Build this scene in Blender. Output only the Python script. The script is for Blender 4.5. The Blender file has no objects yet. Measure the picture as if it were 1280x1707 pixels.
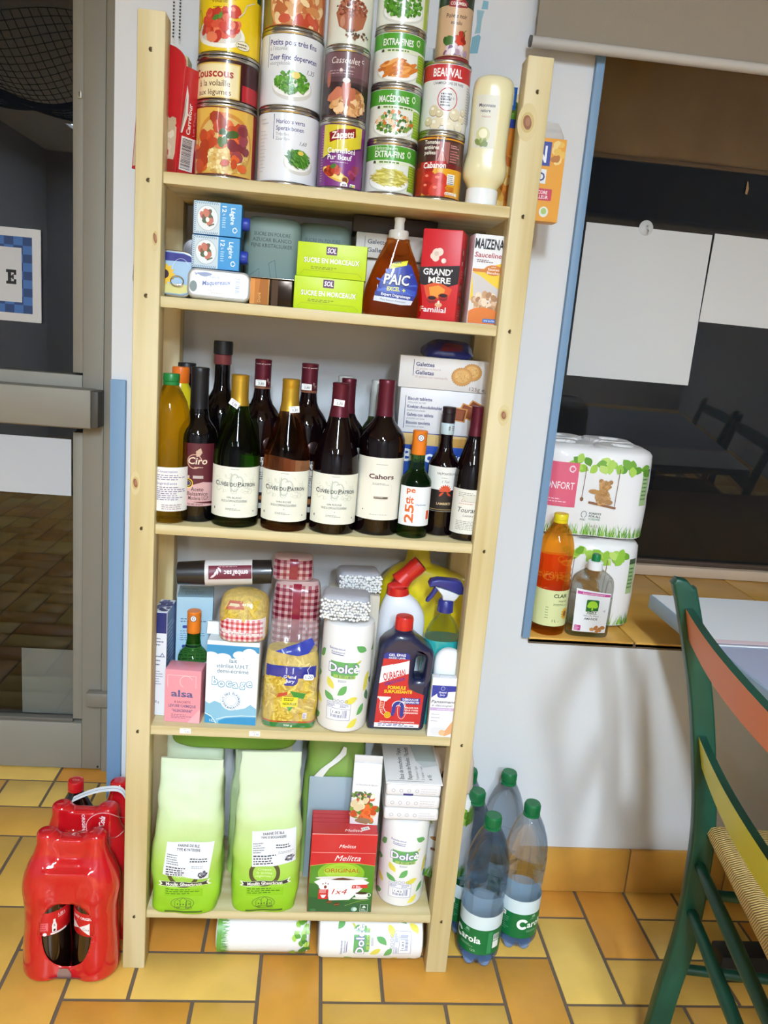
import bpy, bmesh, math, random
from mathutils import Vector, Matrix, noise
from mathutils.bvhtree import BVHTree

PI = math.pi
scene = bpy.context.scene
COL = scene.collection
rad = math.radians

# ------------------------------------------------------------------ camera, world, exposure
cam_data = bpy.data.cameras.new('camera')
cam_data.sensor_fit = 'VERTICAL'
cam_data.sensor_height = 36.0
cam_data.lens = 36.0 * 1333.4 / 1707.0
cam_data.clip_start = 0.02
cam = bpy.data.objects.new('camera', cam_data)
COL.objects.link(cam)
cam.location = (0.3094, -1.3640, 1.2548)
cam.rotation_euler = (1.3513, -0.0843, -0.0740)
scene.camera = cam

world = bpy.data.worlds.new('night')
scene.world = world
world.use_nodes = True
world.node_tree.nodes['Background'].inputs[0].default_value = (0.35, 0.4, 0.5, 1)
world.node_tree.nodes['Background'].inputs[1].default_value = 0.012

scene.view_settings.view_transform = 'Standard'
scene.view_settings.look = 'None'
scene.view_settings.gamma = 1.0
scene.view_settings.use_curve_mapping = False
scene.view_settings.exposure = 0.0
scene.cycles.use_denoising = True
scene.cycles.max_bounces = 10
scene.cycles.glossy_bounces = 5
scene.cycles.transmission_bounces = 10
scene.cycles.transparent_max_bounces = 12
scene.cycles.sample_clamp_indirect = 4.0

LAMP_POWER = 210.0         # emission of the ceiling tubes' diffusers
LAMP_SPOTS = [(0.30, -2.75, 0.0, 1.0), (0.85, -4.25, 0.0, 1.2), (-1.55, -4.25, 0.0, 0.25)]   # x, y, heading, relative strength

# ------------------------------------------------------------------ materials
def lin(c):
    if isinstance(c, str):
        c = c.lstrip('#')
        if len(c) == 3: c = ''.join(q + q for q in c)
        c = [int(c[i:i + 2], 16) / 255 for i in (0, 2, 4)]
    return [x / 12.92 if x <= 0.04045 else ((x + 0.055) / 1.055) ** 2.4 for x in c[:3]]

_mats = {}
def M(col, rough=0.5, metal=0.0, trans=0.0, ior=1.45, coat=0.0, alpha=1.0, emis=0.0, spec=0.5, bump=None, mott=None, sheen=0.0, name=None):
    """plain principled material; bump=(noise scale, strength); mott=(scale, amount) mottles the colour"""
    key = (col if isinstance(col, str) else tuple(col), rough, metal, trans, ior, coat, alpha, emis, spec, bump, mott, sheen)
    if key in _mats:
        return _mats[key]
    m = bpy.data.materials.new(name or 'surface')
    m.use_nodes = True
    nt = m.node_tree
    b = nt.nodes['Principled BSDF']
    c = lin(col)
    b.inputs['Base Color'].default_value = (*c, 1)
    b.inputs['Roughness'].default_value = rough
    b.inputs['Metallic'].default_value = metal
    b.inputs['IOR'].default_value = ior
    b.inputs['Transmission Weight'].default_value = trans
    b.inputs['Coat Weight'].default_value = coat
    b.inputs['Coat Roughness'].default_value = 0.05
    b.inputs['Alpha'].default_value = alpha
    b.inputs['Specular IOR Level'].default_value = spec
    b.inputs['Sheen Weight'].default_value = sheen
    if emis:
        b.inputs['Emission Color'].default_value = (*c, 1)
        b.inputs['Emission Strength'].default_value = emis
    if bump or mott:
        tc = nt.nodes.new('ShaderNodeTexCoord')
    if bump:
        n = nt.nodes.new('ShaderNodeTexNoise'); n.inputs['Scale'].default_value = bump[0]; n.inputs['Detail'].default_value = 4
        bp = nt.nodes.new('ShaderNodeBump'); bp.inputs['Strength'].default_value = bump[1]; bp.inputs['Distance'].default_value = 0.002
        nt.links.new(tc.outputs['Object'], n.inputs['Vector'])
        nt.links.new(n.outputs['Fac'], bp.inputs['Height']); nt.links.new(bp.outputs['Normal'], b.inputs['Normal'])
    if mott:
        n = nt.nodes.new('ShaderNodeTexNoise'); n.inputs['Scale'].default_value = mott[0]; n.inputs['Detail'].default_value = 5
        r = nt.nodes.new('ShaderNodeValToRGB')
        k = mott[1]
        r.color_ramp.elements[0].position = 0.3; r.color_ramp.elements[1].position = 0.7
        r.color_ramp.elements[0].color = (*[x * (1 - k) for x in c], 1)
        r.color_ramp.elements[1].color = (*[min(1, x * (1 + k)) for x in c], 1)
        nt.links.new(tc.outputs['Object'], n.inputs['Vector'])
        nt.links.new(n.outputs['Fac'], r.inputs['Fac']); nt.links.new(r.outputs['Color'], b.inputs['Base Color'])
    _mats[key] = m
    return m

def ramp_mat(stops, axis='z', lo=0.0, hi=1.0, rough=0.5, bump=None):
    """printed colour gradient along an object axis from lo to hi (metres, object space)"""
    m = bpy.data.materials.new('printed_gradient'); m.use_nodes = True
    nt = m.node_tree; b = nt.nodes['Principled BSDF']; b.inputs['Roughness'].default_value = rough
    tc = nt.nodes.new('ShaderNodeTexCoord'); sp = nt.nodes.new('ShaderNodeSeparateXYZ'); mr = nt.nodes.new('ShaderNodeMapRange'); r = nt.nodes.new('ShaderNodeValToRGB')
    mr.inputs['From Min'].default_value = lo; mr.inputs['From Max'].default_value = hi
    nt.links.new(tc.outputs['Object'], sp.inputs[0]); nt.links.new(sp.outputs['XYZ'.index(axis.upper())], mr.inputs['Value'])
    nt.links.new(mr.outputs[0], r.inputs['Fac']); nt.links.new(r.outputs['Color'], b.inputs['Base Color'])
    e = r.color_ramp.elements
    while len(e) < len(stops): e.new(0.5)
    for k, (p, c) in enumerate(stops): e[k].position = p; e[k].color = (*lin(c), 1)
    if bump:
        n = nt.nodes.new('ShaderNodeTexNoise'); n.inputs['Scale'].default_value = bump[0]; n.inputs['Detail'].default_value = 5
        bp = nt.nodes.new('ShaderNodeBump'); bp.inputs['Strength'].default_value = bump[1]; bp.inputs['Distance'].default_value = 0.004
        nt.links.new(tc.outputs['Object'], n.inputs['Vector']); nt.links.new(n.outputs['Fac'], bp.inputs['Height']); nt.links.new(bp.outputs['Normal'], b.inputs['Normal'])
    return m

def wood_mat(axis):
    m = bpy.data.materials.new('pine_wood'); m.use_nodes = True
    nt = m.node_tree; b = nt.nodes['Principled BSDF']; b.inputs['Roughness'].default_value = 0.55
    tc = nt.nodes.new('ShaderNodeTexCoord'); mp = nt.nodes.new('ShaderNodeMapping')
    s = [26, 26, 26]; s['XYZ'.index(axis)] = 1.3
    mp.inputs['Scale'].default_value = s
    oi = nt.nodes.new('ShaderNodeObjectInfo')
    va = nt.nodes.new('ShaderNodeVectorMath'); va.operation = 'ADD'
    ml = nt.nodes.new('ShaderNodeMath'); ml.operation = 'MULTIPLY'; ml.inputs[1].default_value = 37.0
    nt.links.new(oi.outputs['Random'], ml.inputs[0])
    n1 = nt.nodes.new('ShaderNodeTexNoise'); n1.inputs['Scale'].default_value = 1.6; n1.inputs['Detail'].default_value = 6; n1.inputs['Distortion'].default_value = 0.6
    w = nt.nodes.new('ShaderNodeTexWave'); w.wave_type = 'RINGS'; w.inputs['Scale'].default_value = 0.55; w.inputs['Distortion'].default_value = 6.0; w.inputs['Detail'].default_value = 3
    nt.links.new(tc.outputs['Object'], mp.inputs['Vector']); nt.links.new(mp.outputs[0], va.inputs[0]); nt.links.new(ml.outputs[0], va.inputs[1])
    nt.links.new(va.outputs[0], n1.inputs['Vector']); nt.links.new(va.outputs[0], w.inputs['Vector'])
    mx = nt.nodes.new('ShaderNodeMath'); mx.operation = 'MULTIPLY_ADD'; mx.inputs[1].default_value = 0.35
    m2 = nt.nodes.new('ShaderNodeMath'); m2.operation = 'MULTIPLY'; m2.inputs[1].default_value = 0.65
    nt.links.new(n1.outputs['Fac'], m2.inputs[0]); nt.links.new(w.outputs['Fac'], mx.inputs[0]); nt.links.new(m2.outputs[0], mx.inputs[2])
    r = nt.nodes.new('ShaderNodeValToRGB')
    e = r.color_ramp.elements
    e[0].position = 0.15; e[0].color = (*lin('#bda772'), 1)
    e[1].position = 0.75; e[1].color = (*lin('#d8c9a0'), 1)
    x = e.new(0.45); x.color = (*lin('#ccbb8c'), 1)
    nt.links.new(mx.outputs[0], r.inputs['Fac']); nt.links.new(r.outputs['Color'], b.inputs['Base Color'])
    bp = nt.nodes.new('ShaderNodeBump'); bp.inputs['Strength'].default_value = 0.08; bp.inputs['Distance'].default_value = 0.002
    nt.links.new(mx.outputs[0], bp.inputs['Height']); nt.links.new(bp.outputs['Normal'], b.inputs['Normal'])
    return m

def tinted(col, tint, k=0.4, ior=1.35, rough=0.03):
    """clear coloured plastic or glass: refracting surface that also lets light straight through"""
    key = ('tinted', col, tint, k, ior, rough)
    if key in _mats: return _mats[key]
    m = bpy.data.materials.new('clear_tinted'); m.use_nodes = True; nt = m.node_tree; b = nt.nodes['Principled BSDF']
    b.inputs['Base Color'].default_value = (*lin(col), 1); b.inputs['Roughness'].default_value = rough; b.inputs['IOR'].default_value = ior; b.inputs['Transmission Weight'].default_value = 1.0
    t = nt.nodes.new('ShaderNodeBsdfTransparent'); t.inputs[0].default_value = (*lin(tint), 1)
    x = nt.nodes.new('ShaderNodeMixShader'); x.inputs[0].default_value = k
    nt.links.new(b.outputs[0], x.inputs[1]); nt.links.new(t.outputs[0], x.inputs[2]); nt.links.new(x.outputs[0], nt.nodes['Material Output'].inputs['Surface'])
    _mats[key] = m; return m
STEEL = M('#c9c7c2', 0.22, 1.0)
GLASS_CLEAR = M('#f4f8f8', 0.02, trans=1.0, ior=1.45)
FILM = M('#ffffff', 0.08, alpha=0.10, coat=1.0, spec=0.8)
INK = '#22242c'

# ------------------------------------------------------------------ flat printing: shapes and letters kept in label coordinates
_glyphs = {}
def glyphs(s, bold, font='sans'):
    bold = min(bold, .026) if bold <= .06 else min(bold, .075)
    k = (s, bold)
    if k not in _glyphs:
        cu = bpy.data.curves.new('lettering', 'FONT'); cu.body = s; cu.resolution_u = 2; cu.offset = bold
        o = bpy.data.objects.new('lettering', cu)
        me = bpy.data.meshes.new_from_object(o)
        v = [(p.co.x, p.co.y) for p in me.vertices]; f = [list(p.vertices) for p in me.polygons]
        bpy.data.objects.remove(o); bpy.data.curves.remove(cu); bpy.data.meshes.remove(me)
        if not v: v = [(0, 0), (.1, 0), (0, .1)]; f = []
        _glyphs[k] = (v, f, min(p[0] for p in v), max(p[0] for p in v))
    return _glyphs[k]

class Cv:
    """a printed face: s across from the middle, t up from the bottom, metres"""
    DZ = 1.0e-5
    def __init__(s, rough=0.45, coat=0.0):
        s.pr = []; s.rough = rough; s.coat = coat; s.box = None; s.fine = set()
    def clip(s, a, b, c, d):
        s.box = (a, b, c, d); return s
    def p(s, pts, col, faces=None, rough=None):
        s.pr.append((list(pts), faces or [list(range(len(pts)))], col, rough)); return s
    def r(s, a, b, c, d, col):
        return s.p([(a, b), (c, b), (c, d), (a, d)], col)
    def e(s, cx, cy, rx, ry, col, n=24, rot=0.0):
        cr, sr = math.cos(rot), math.sin(rot)
        q = [(rx * math.cos(2 * PI * i / n), ry * math.sin(2 * PI * i / n)) for i in range(n)]
        return s.p([(cx + x * cr - y * sr, cy + x * sr + y * cr) for x, y in q], col)
    def rr(s, a, b, c, d, rad_, col, n=5):
        q = []
        for (x, y, t0) in ((c - rad_, d - rad_, 0), (a + rad_, d - rad_, 1), (a + rad_, b + rad_, 2), (c - rad_, b + rad_, 3)):
            q += [(x + rad_ * math.cos((t0 + i / n) * PI / 2), y + rad_ * math.sin((t0 + i / n) * PI / 2)) for i in range(n + 1)]
        return s.p(q, col)
    def ring(s, cx, cy, rx, ry, wd, col, n=28, a0=0.0, a1=2 * PI):
        v = []; f = []
        full = abs(a1 - a0 - 2 * PI) < 1e-6
        for i in range(n + (0 if full else 1)):
            a = a0 + (a1 - a0) * i / n
            v += [(cx + rx * math.cos(a), cy + ry * math.sin(a)), (cx + (rx - wd) * math.cos(a), cy + (ry - wd) * math.sin(a))]
        m = len(v) // 2
        for i in range(m if full else m - 1):
            j = (i + 1) % m
            f.append([2 * i, 2 * j, 2 * j + 1, 2 * i + 1])
        return s.p(v, col, f)
    def line(s, pts, wd, col):
        for (x0, y0), (x1, y1) in zip(pts, pts[1:]):
            d = math.hypot(x1 - x0, y1 - y0) or 1e-9; nx, ny = -(y1 - y0) / d * wd / 2, (x1 - x0) / d * wd / 2
            s.p([(x0 - nx, y0 - ny), (x1 - nx, y1 - ny), (x1 + nx, y1 + ny), (x0 + nx, y0 + ny)], col)
        return s
    def t(s, txt, x, y, h, col, w=None, a='c', b=0.0, it=0.0, rot=0.0, maxw=None):
        v, f, x0, x1 = glyphs(txt, b)
        k = h / 0.73; kx = k
        wd = (x1 - x0) * k
        if w: kx = k * w / wd; wd = w
        if maxw and wd > maxw: kx = k * maxw / wd; wd = maxw
        ox = {'c': -wd / 2, 'l': 0, 'r': -wd}[a]
        cr, sr = math.cos(rot), math.sin(rot)
        q = []
        for vx, vy in v:
            px = (vx - x0) * kx + ox + it * vy * k; py = vy * k
            q.append((x + px * cr - py * sr, y + px * sr + py * cr))
        return s.p(q, col, f)
    def mic(s, x, y, w, n, lh, col, seed=1, fill=0.45, a='l'):
        """n lines of text too small to read: broken hairlines downward from y"""
        g = random.Random(seed)
        for i in range(n):
            L = w * g.uniform(0.6, 1.0); yy = y - i * lh
            cx = x if a == 'l' else x - L / 2
            end = cx + L
            while cx < end:
                q = min(g.uniform(0.1, 0.3) * w * 0.5, end - cx)
                s.r(cx, yy - lh * fill, cx + q, yy, col); cx += q + w * 0.03
        return s
    def bars(s, a, b, c, d, seed=1, fg='#303078', bg='#ffffff', vert=False):
        s.r(a, b, c, d, bg); g = random.Random(seed)
        m = (d - b) * 0.06; x = a + (c - a) * .06
        if vert:
            x = b + (d - b) * .05
            while x < d - (d - b) * .07:
                q = g.uniform(.4, 1.6) * (d - b) * 0.016; s.r(a + (c - a) * .08, x, c - (c - a) * .2, x + q, fg); x += q + g.uniform(.5, 1.6) * (d - b) * .016
            return s
        while x < c - (c - a) * .08:
            q = g.uniform(.4, 1.6) * (c - a) * 0.018; s.r(x, b + (d - b) * .2, x + q, d - m, fg); x += q + g.uniform(.5, 1.6) * (c - a) * .018
        return s
    def sc(s, cx, cy, rx, ry, n, size, cols, asp=1.0, seed=1, rot=None, k=8, top=1.0):
        """a heap of food pieces inside an ellipse"""
        g = random.Random(seed)
        for i in range(n):
            a = g.uniform(0, 2 * PI); q = math.sqrt(g.random())
            px, py = cx + rx * q * math.cos(a), cy + ry * q * math.sin(a) * (top if math.sin(a) > 0 else 1)
            z = size * g.uniform(0.75, 1.25); s.fine.add(len(s.pr))
            s.e(px, py, z * asp, z, g.choice(cols), k, g.uniform(0, PI) if rot is None else rot + g.uniform(-.35, .35))
        return s
    def leaf(s, cx, cy, L, w, rot, col, vein=None):
        n = 8; q = []
        for i in range(n + 1):
            x = -1 + 2 * i / n; q.append((x * L / 2, w / 2 * (1 - x * x) * (1 + .3 * x) + .06 * L * (x * x)))
        for i in range(n - 1, 0, -1):
            x = -1 + 2 * i / n; q.append((x * L / 2, -w / 2 * (1 - x * x) * (1 - .1 * x) + .06 * L * (x * x)))
        cr, sr = math.cos(rot), math.sin(rot)
        return s.p([(cx + x * cr - y * sr, cy + x * sr + y * cr) for x, y in q], col)
    def grass(s, x0, x1, y0, h, n, cols, seed=1):
        g = random.Random(seed)
        for i in range(n):
            x = g.uniform(x0, x1); q = h * g.uniform(.4, 1); l = g.uniform(-.35, .35) * q; w = .0011
            s.p([(x - w, y0), (x + w, y0), (x + l * .4 + w * .6, y0 + q * .6), (x + l, y0 + q), (x + l * .4 - w * .4, y0 + q * .6)], g.choice(cols))
        return s

# ------------------------------------------------------------------ mesh builder
class MB:
    def __init__(s):
        s.bm = bmesh.new(); s.mats = []
    def mi(s, m):
        if m not in s.mats: s.mats.append(m)
        return s.mats.index(m)
    def add(s, vs, fs, m, smooth=False):
        i = s.mi(m); v = [s.bm.verts.new(p) for p in vs]
        for f in fs:
            if len(set(f)) < 3: continue
            try: q = s.bm.faces.new([v[k] for k in f])
            except ValueError: continue
            q.material_index = i; q.smooth = smooth
        return s
    def join(s, bm2, m, smooth=False):
        bm2.verts.index_update()
        s.add([v.co.copy() for v in bm2.verts], [[v.index for v in f.verts] for f in bm2.faces], m, smooth); bm2.free(); return s
    def box(s, c, d, m, bev=0.0, rot=None, seg=2):
        b = bmesh.new(); bmesh.ops.create_cube(b, size=1.0)
        bmesh.ops.scale(b, vec=d, verts=b.verts)
        if bev: bmesh.ops.bevel(b, geom=list(b.edges), offset=bev, segments=seg, affect='EDGES', profile=0.5)
        if rot: bmesh.ops.rotate(b, cent=(0, 0, 0), matrix=rot, verts=b.verts)
        bmesh.ops.translate(b, vec=c, verts=b.verts)
        return s.join(b, m, bool(bev))
    def lathe(s, prof, m, n=48, c=(0, 0, 0), smooth=True):
        vs = []; rows = []
        for r, z in prof:
            if r < 1e-7: rows.append([len(vs)] * n); vs.append((c[0], c[1], c[2] + z))
            else:
                rows.append(list(range(len(vs), len(vs) + n)))
                vs += [(c[0] + r * math.sin(2 * PI * i / n), c[1] - r * math.cos(2 * PI * i / n), c[2] + z) for i in range(n)]
        fs = []
        for a, b in zip(rows, rows[1:]):
            for i in range(n):
                j = (i + 1) % n
                q = []
                for k in (a[i], a[j], b[j], b[i]):
                    if k not in q: q.append(k)
                fs.append(q)
        return s.add(vs, fs, m, smooth)
    def loft(s, secs, m, n=48, cap=True, smooth=True, fn=None):
        """secs: (z, cx, cy, rx, ry, exponent) superellipse sections"""
        vs = []; fs = []
        for z, cx, cy, rx, ry, e in secs:
            for i in range(n):
                a = 2 * PI * i / n; sa, ca = math.sin(a), -math.cos(a)
                x = cx + rx * math.copysign(abs(sa) ** (2 / e), sa); y = cy + ry * math.copysign(abs(ca) ** (2 / e), ca)
                p = (x, y, z)
                vs.append(fn(p) if fn else p)
        k = len(secs)
        for a in range(k - 1):
            for i in range(n):
                j = (i + 1) % n
                fs.append([a * n + i, a * n + j, (a + 1) * n + j, (a + 1) * n + i])
        if cap:
            fs.append(list(range(n))[::-1]); fs.append(list(range((k - 1) * n, k * n)))
        return s.add(vs, fs, m, smooth)
    def tube(s, pts, r, m, n=10, cap=True, flat=1.0):
        pts = [Vector(p) for p in pts]; vs = []; fs = []
        rs = r if isinstance(r, (list, tuple)) else [r] * len(pts)
        up = Vector((0, 0, 1))
        for i, p in enumerate(pts):
            d = (pts[min(i + 1, len(pts) - 1)] - pts[max(i - 1, 0)]).normalized()
            ref = up if abs(d.z) < 0.95 else Vector((0, 1, 0))
            u = d.cross(ref).normalized(); w = u.cross(d).normalized()
            for k in range(n):
                a = 2 * PI * k / n
                vs.append(p + (u * math.cos(a) * flat + w * math.sin(a)) * rs[i])
        for i in range(len(pts) - 1):
            for k in range(n):
                j = (k + 1) % n
                fs.append([i * n + k, i * n + j, (i + 1) * n + j, (i + 1) * n + k])
        if cap: fs += [list(range(n))[::-1], list(range((len(pts) - 1) * n, len(pts) * n))]
        return s.add(vs, fs, m, True)
    def prism(s, outer, depth, m, holes=(), bev=0.0, plane='xz', y0=0.0, seg=2):
        """outline (x, z) given a thickness along y, rounded edges"""
        cu = bpy.data.curves.new('outline', 'CURVE'); cu.dimensions = '2D'; cu.fill_mode = 'BOTH'
        for pts in (outer, *holes):
            sp = cu.splines.new('POLY'); sp.points.add(len(pts) - 1); sp.use_cyclic_u = True
            for a, q in zip(sp.points, pts): a.co = (q[0], q[1], 0, 1)
        cu.extrude = depth / 2 - bev; cu.bevel_depth = bev; cu.bevel_resolution = seg; cu.offset = -bev
        o = bpy.data.objects.new('outline', cu); me = bpy.data.meshes.new_from_object(o)
        b = bmesh.new(); b.from_mesh(me); bmesh.ops.remove_doubles(b, verts=b.verts, dist=1e-6)
        for v in b.verts:
            x, z, d = v.co
            v.co = (x, y0 - d, z) if plane == 'xz' else ((y0 + d, x, z) if plane == 'yz' else (x, z, y0 + d))
        bmesh.ops.recalc_face_normals(b, faces=b.faces)
        bpy.data.objects.remove(o); bpy.data.curves.remove(cu); bpy.data.meshes.remove(me)
        return s.join(b, m, True)
    def bvh(s):
        return BVHTree.FromBMesh(s.bm)
    # printing
    def _print(s, cv, fmap, ss=None, ts=None, layers=False):
        b = bmesh.new(); mm = []
        done = []
        for k, (pts, faces, col, rough) in enumerate(cv.pr):
            hz = (k + 1) * Cv.DZ
            if layers:                                      # uneven surface: only stacked shapes get thicker, by more
                x0, x1 = min(p[0] for p in pts), max(p[0] for p in pts); y0, y1 = min(p[1] for p in pts), max(p[1] for p in pts)
                hz = max([q[4] for q in done if q[0] < x1 and q[1] > x0 and q[2] < y1 and q[3] > y0], default=0) + (1.2e-5 if k in cv.fine else 1.5e-4)
                done.append((x0, x1, y0, y1, hz))
            m = M(col, cv.rough if rough is None else rough, coat=cv.coat)
            if m not in mm: mm.append(m)
            v = [b.verts.new((x, y, hz)) for x, y in pts]
            for f in faces:
                if len(set(f)) < 3: continue
                try: q = b.faces.new([v[i] for i in f])
                except ValueError: continue
                q.material_index = mm.index(m)
        if cv.box:
            for ax, co, sg in ((0, cv.box[0], -1), (0, cv.box[1], 1), (1, cv.box[2], -1), (1, cv.box[3], 1)):
                pc = [0, 0, 0]; pn = [0, 0, 0]; pc[ax] = co; pn[ax] = sg
                bmesh.ops.bisect_plane(b, geom=list(b.verts) + list(b.edges) + list(b.faces), dist=1e-7, plane_co=pc, plane_no=pn, clear_outer=True)
        for step, ax in ((ss, 0), (ts, 1)):
            if not step or not b.verts: continue
            lo = min(v.co[ax] for v in b.verts); hi = max(v.co[ax] for v in b.verts)
            for k in range(math.ceil(lo / step + 1e-4), math.floor(hi / step - 1e-4) + 1):
                co = [0, 0, 0]; no = [0, 0, 0]; co[ax] = k * step; no[ax] = 1
                bmesh.ops.bisect_plane(b, geom=list(b.verts) + list(b.edges) + list(b.faces), dist=1e-7, plane_co=co, plane_no=no)
        b.verts.index_update()
        idx = [s.mi(m) for m in mm]
        vv = [s.bm.verts.new(fmap(*v.co)) for v in b.verts]
        for f in b.faces:
            try: q = s.bm.faces.new([vv[v.index] for v in f.verts])
            except ValueError: continue
            q.material_index = idx[f.material_index]; q.smooth = layers
        b.free(); return s
    def flat(s, cv, o, ux=(1, 0, 0), uy=(0, 0, 1), lift=0.0002):
        o, ux, uy = Vector(o), Vector(ux), Vector(uy); nn = ux.cross(uy).normalized()
        return s._print(cv, lambda a, b, z: o + ux * a + uy * b + nn * (z + lift))
    def wrap(s, cv, r, z0, n=48, c=(0, 0), ang=0.0, lift=0.0002):
        """print round an upright cylinder; r may be a function of height"""
        rf = r if callable(r) else (lambda t: r)
        r0 = rf(0.02) if callable(r) else r
        st = 2 * PI * r0 / n
        def fm(a, b, z):
            q = a / r0 + ang; k = math.floor((a / st) + 1e-4)
            a0 = k * st / r0; a1 = (k + 1) * st / r0
            t = (a / st) - k
            rr = rf(b) + z + lift
            x = (math.sin(a0 + ang) * (1 - t) + math.sin(a1 + ang) * t) * rr; y = -(math.cos(a0 + ang) * (1 - t) + math.cos(a1 + ang) * t) * rr
            return (c[0] + x, c[1] + y, z0 + b)
        return s._print(cv, fm, ss=st, ts=0.01 if callable(r) else None)
    def cast(s, cv, o, bvh, ux=(1, 0, 0), uy=(0, 0, 1), step=0.004, lift=0.0004, far=0.3):
        """print onto an uneven surface: each point drops onto it along the label's normal"""
        o, ux, uy = Vector(o), Vector(ux), Vector(uy); nn = ux.cross(uy).normalized()
        def fm(a, b, z):
            p = o + ux * a + uy * b
            h = bvh.ray_cast(p + nn * far, -nn)
            q = h[0]
            if q is None:
                q = bvh.find_nearest(p)[0]
                return q + nn * (z + lift)
            return q + nn * (z + lift)
        return s._print(cv, fm, ss=step, ts=step, layers=True)
    def obj(s, name, parent=None, sharp=0.7, recalc=False):
        me = bpy.data.meshes.new(name)
        if recalc: bmesh.ops.recalc_face_normals(s.bm, faces=s.bm.faces)
        s.bm.to_mesh(me); s.bm.free()
        for m in s.mats: me.materials.append(m)
        me.set_sharp_from_angle(angle=sharp)
        o = bpy.data.objects.new(name, me); COL.objects.link(o)
        if parent: o.parent = parent
        return o

def tag(o, label=None, cat=None, group=None, kind=None):
    if label: o['label'] = label
    if cat: o['category'] = cat
    if group: o['group'] = group
    if kind: o['kind'] = kind
    return o
def thing(name, label, cat, loc=(0, 0, 0), rot=0.0, group=None, tilt=(0, 0)):
    o = bpy.data.objects.new(name, None); COL.objects.link(o)
    o.empty_display_size = 0.05
    o.location = loc; o.rotation_euler = (tilt[0], tilt[1], rot)
    return tag(o, label, cat, group)
def place(o, loc, rot=0.0, tilt=(0, 0)):
    o.location = loc; o.rotation_euler = (tilt[0], tilt[1], rot); return o
def structure(o): o['kind'] = 'structure'; return o
def copy_thing(src, loc, rot=0.0, label=None, tilt=(0, 0), group=None):
    def cp(o, parent):
        c = o.copy(); COL.objects.link(c)
        if parent is not None: c.parent = parent
        for ch in list(o.children): cp(ch, c)
        return c
    kids = list(src.children)
    r = src.copy(); COL.objects.link(r)
    for ch in kids: cp(ch, r)
    r.location = loc; r.rotation_euler = (tilt[0], tilt[1], rot)
    if label: r['label'] = label
    if group: r['group'] = group
    return r
# ------------------------------------------------------------------ the room
WY = 0.262          # wall behind the shelving
GY = 0.836          # window glass
DY = 0.707          # door leaf, room side
WALL = M('#dcdcdd', 0.85, bump=(90, 0.12))
CEIL = M('#cfcfd0', 0.9)
BACKW = M('#96969a', 0.9)
ALU = M('#908b80', 0.55, 0.15, bump=(600, 0.05))
ALU_D = M('#6b675f', 0.5, 0.2)
BLUE = M('#7797b8', 0.5, bump=(60, 0.08))
RX0, RX1, RY0, RZ1 = -2.3, 3.1, -5.2, 2.62

mb = MB()
t = 0.45
def wbox(mb, x0, x1, y0, y1, z0, z1, m): mb.box(((x0 + x1) / 2, (y0 + y1) / 2, (z0 + z1) / 2), (x1 - x0, y1 - y0, z1 - z0), m)
wbox(mb, -0.098, 0.802, WY, 0.90, -0.02, RZ1, WALL)
wbox(mb, 0.802, 2.55, WY, 0.90, -0.02, 0.622, WALL)
wbox(mb, 0.802, 2.55, WY, 0.90, 2.03, RZ1, WALL)
wbox(mb, 2.55, RX1 + .1, WY, 0.90, -0.02, RZ1, WALL)
wbox(mb, -1.35, -0.098, WY, 0.90, 2.20, RZ1, WALL)
wbox(mb, RX0 - .1, -1.35, WY, 0.90, -0.02, RZ1, WALL)
structure(mb.obj('wall_back'))
for nm, b in (('wall_left', (RX0 - .1, RX0, RY0, WY, 0, RZ1)), ('wall_right', (RX1, RX1 + .1, RY0, WY, 0, RZ1)), ('wall_front', (RX0 - .1, RX1 + .1, RY0 - .1, RY0, 0, RZ1))):
    mb = MB(); wbox(mb, *b, BACKW); structure(mb.obj(nm))
mb = MB(); wbox(mb, RX0 - .1, RX1 + .1, RY0 - .1, 0.95, RZ1, RZ1 + .1, CEIL); structure(mb.obj('ceiling'))

# floor: square and double tiles on a 12 cm module, as in the photo near the shelf, freely mixed elsewhere
U = 0.1206; FX, FY = 0.992, 0.0455
taken = {}
def tile(i, j, w, h):
    for a in range(i, i + w):
        for b in range(j, j + h): taken[(a, b)] = (i, j, w, h)
for q in ((-1, 0, 1, 1), (-1, -1, 1, 2), (0, 0, 1, 2), (1, 1, 1, 1), (1, 0, 2, 1), (0, -1, 2, 1), (-1, -2, 2, 1), (-2, -2, 1, 2), (-3, 0, 2, 1), (-4, -1, 2, 1), (-5, -1, 1, 1),
          (-6, -2, 1, 2), (-8, -1, 2, 1), (-9, -1, 1, 1), (-9, -2, 2, 1), (-7, -2, 1, 1), (-5, -2, 2, 1), (-3, -2, 1, 1), (-9, 0, 2, 1), (-7, 0, 2, 1), (-5, 0, 2, 1), (-10, -2, 1, 2), (-11, -1, 1, 2),
          (-10, 0, 1, 1), (1, -2, 2, 1), (2, -1, 2, 1), (2, 1, 2, 1), (-1, 1, 1, 1), (-12, 4, 1, 1), (-11, 4, 1, 1), (-10, 4, 1, 1), (-12, 3, 2, 1), (-10, 3, 2, 1), (-11, 1, 1, 2), (-12, 1, 1, 2), (-10, 1, 2, 1),
          (-10, 2, 1, 1), (-13, 5, 2, 1), (-11, 5, 2, 1), (-9, 5, 2, 1), (-9, 4, 1, 1)):
    tile(*q)
gen = random.Random(7)
I0, I1, J0, J1 = -28, 18, -44, 8
for j in range(J0, J1):
    for i in range(I0, I1):
        if (i, j) in taken: continue
        opts = [(1, 1)]
        if (i + 1, j) not in taken and i + 1 < I1: opts += [(2, 1)] * 3
        if (i, j + 1) not in taken and j + 1 < J1: opts += [(1, 2)] * 3
        tile(i, j, *gen.choice(opts))
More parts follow.
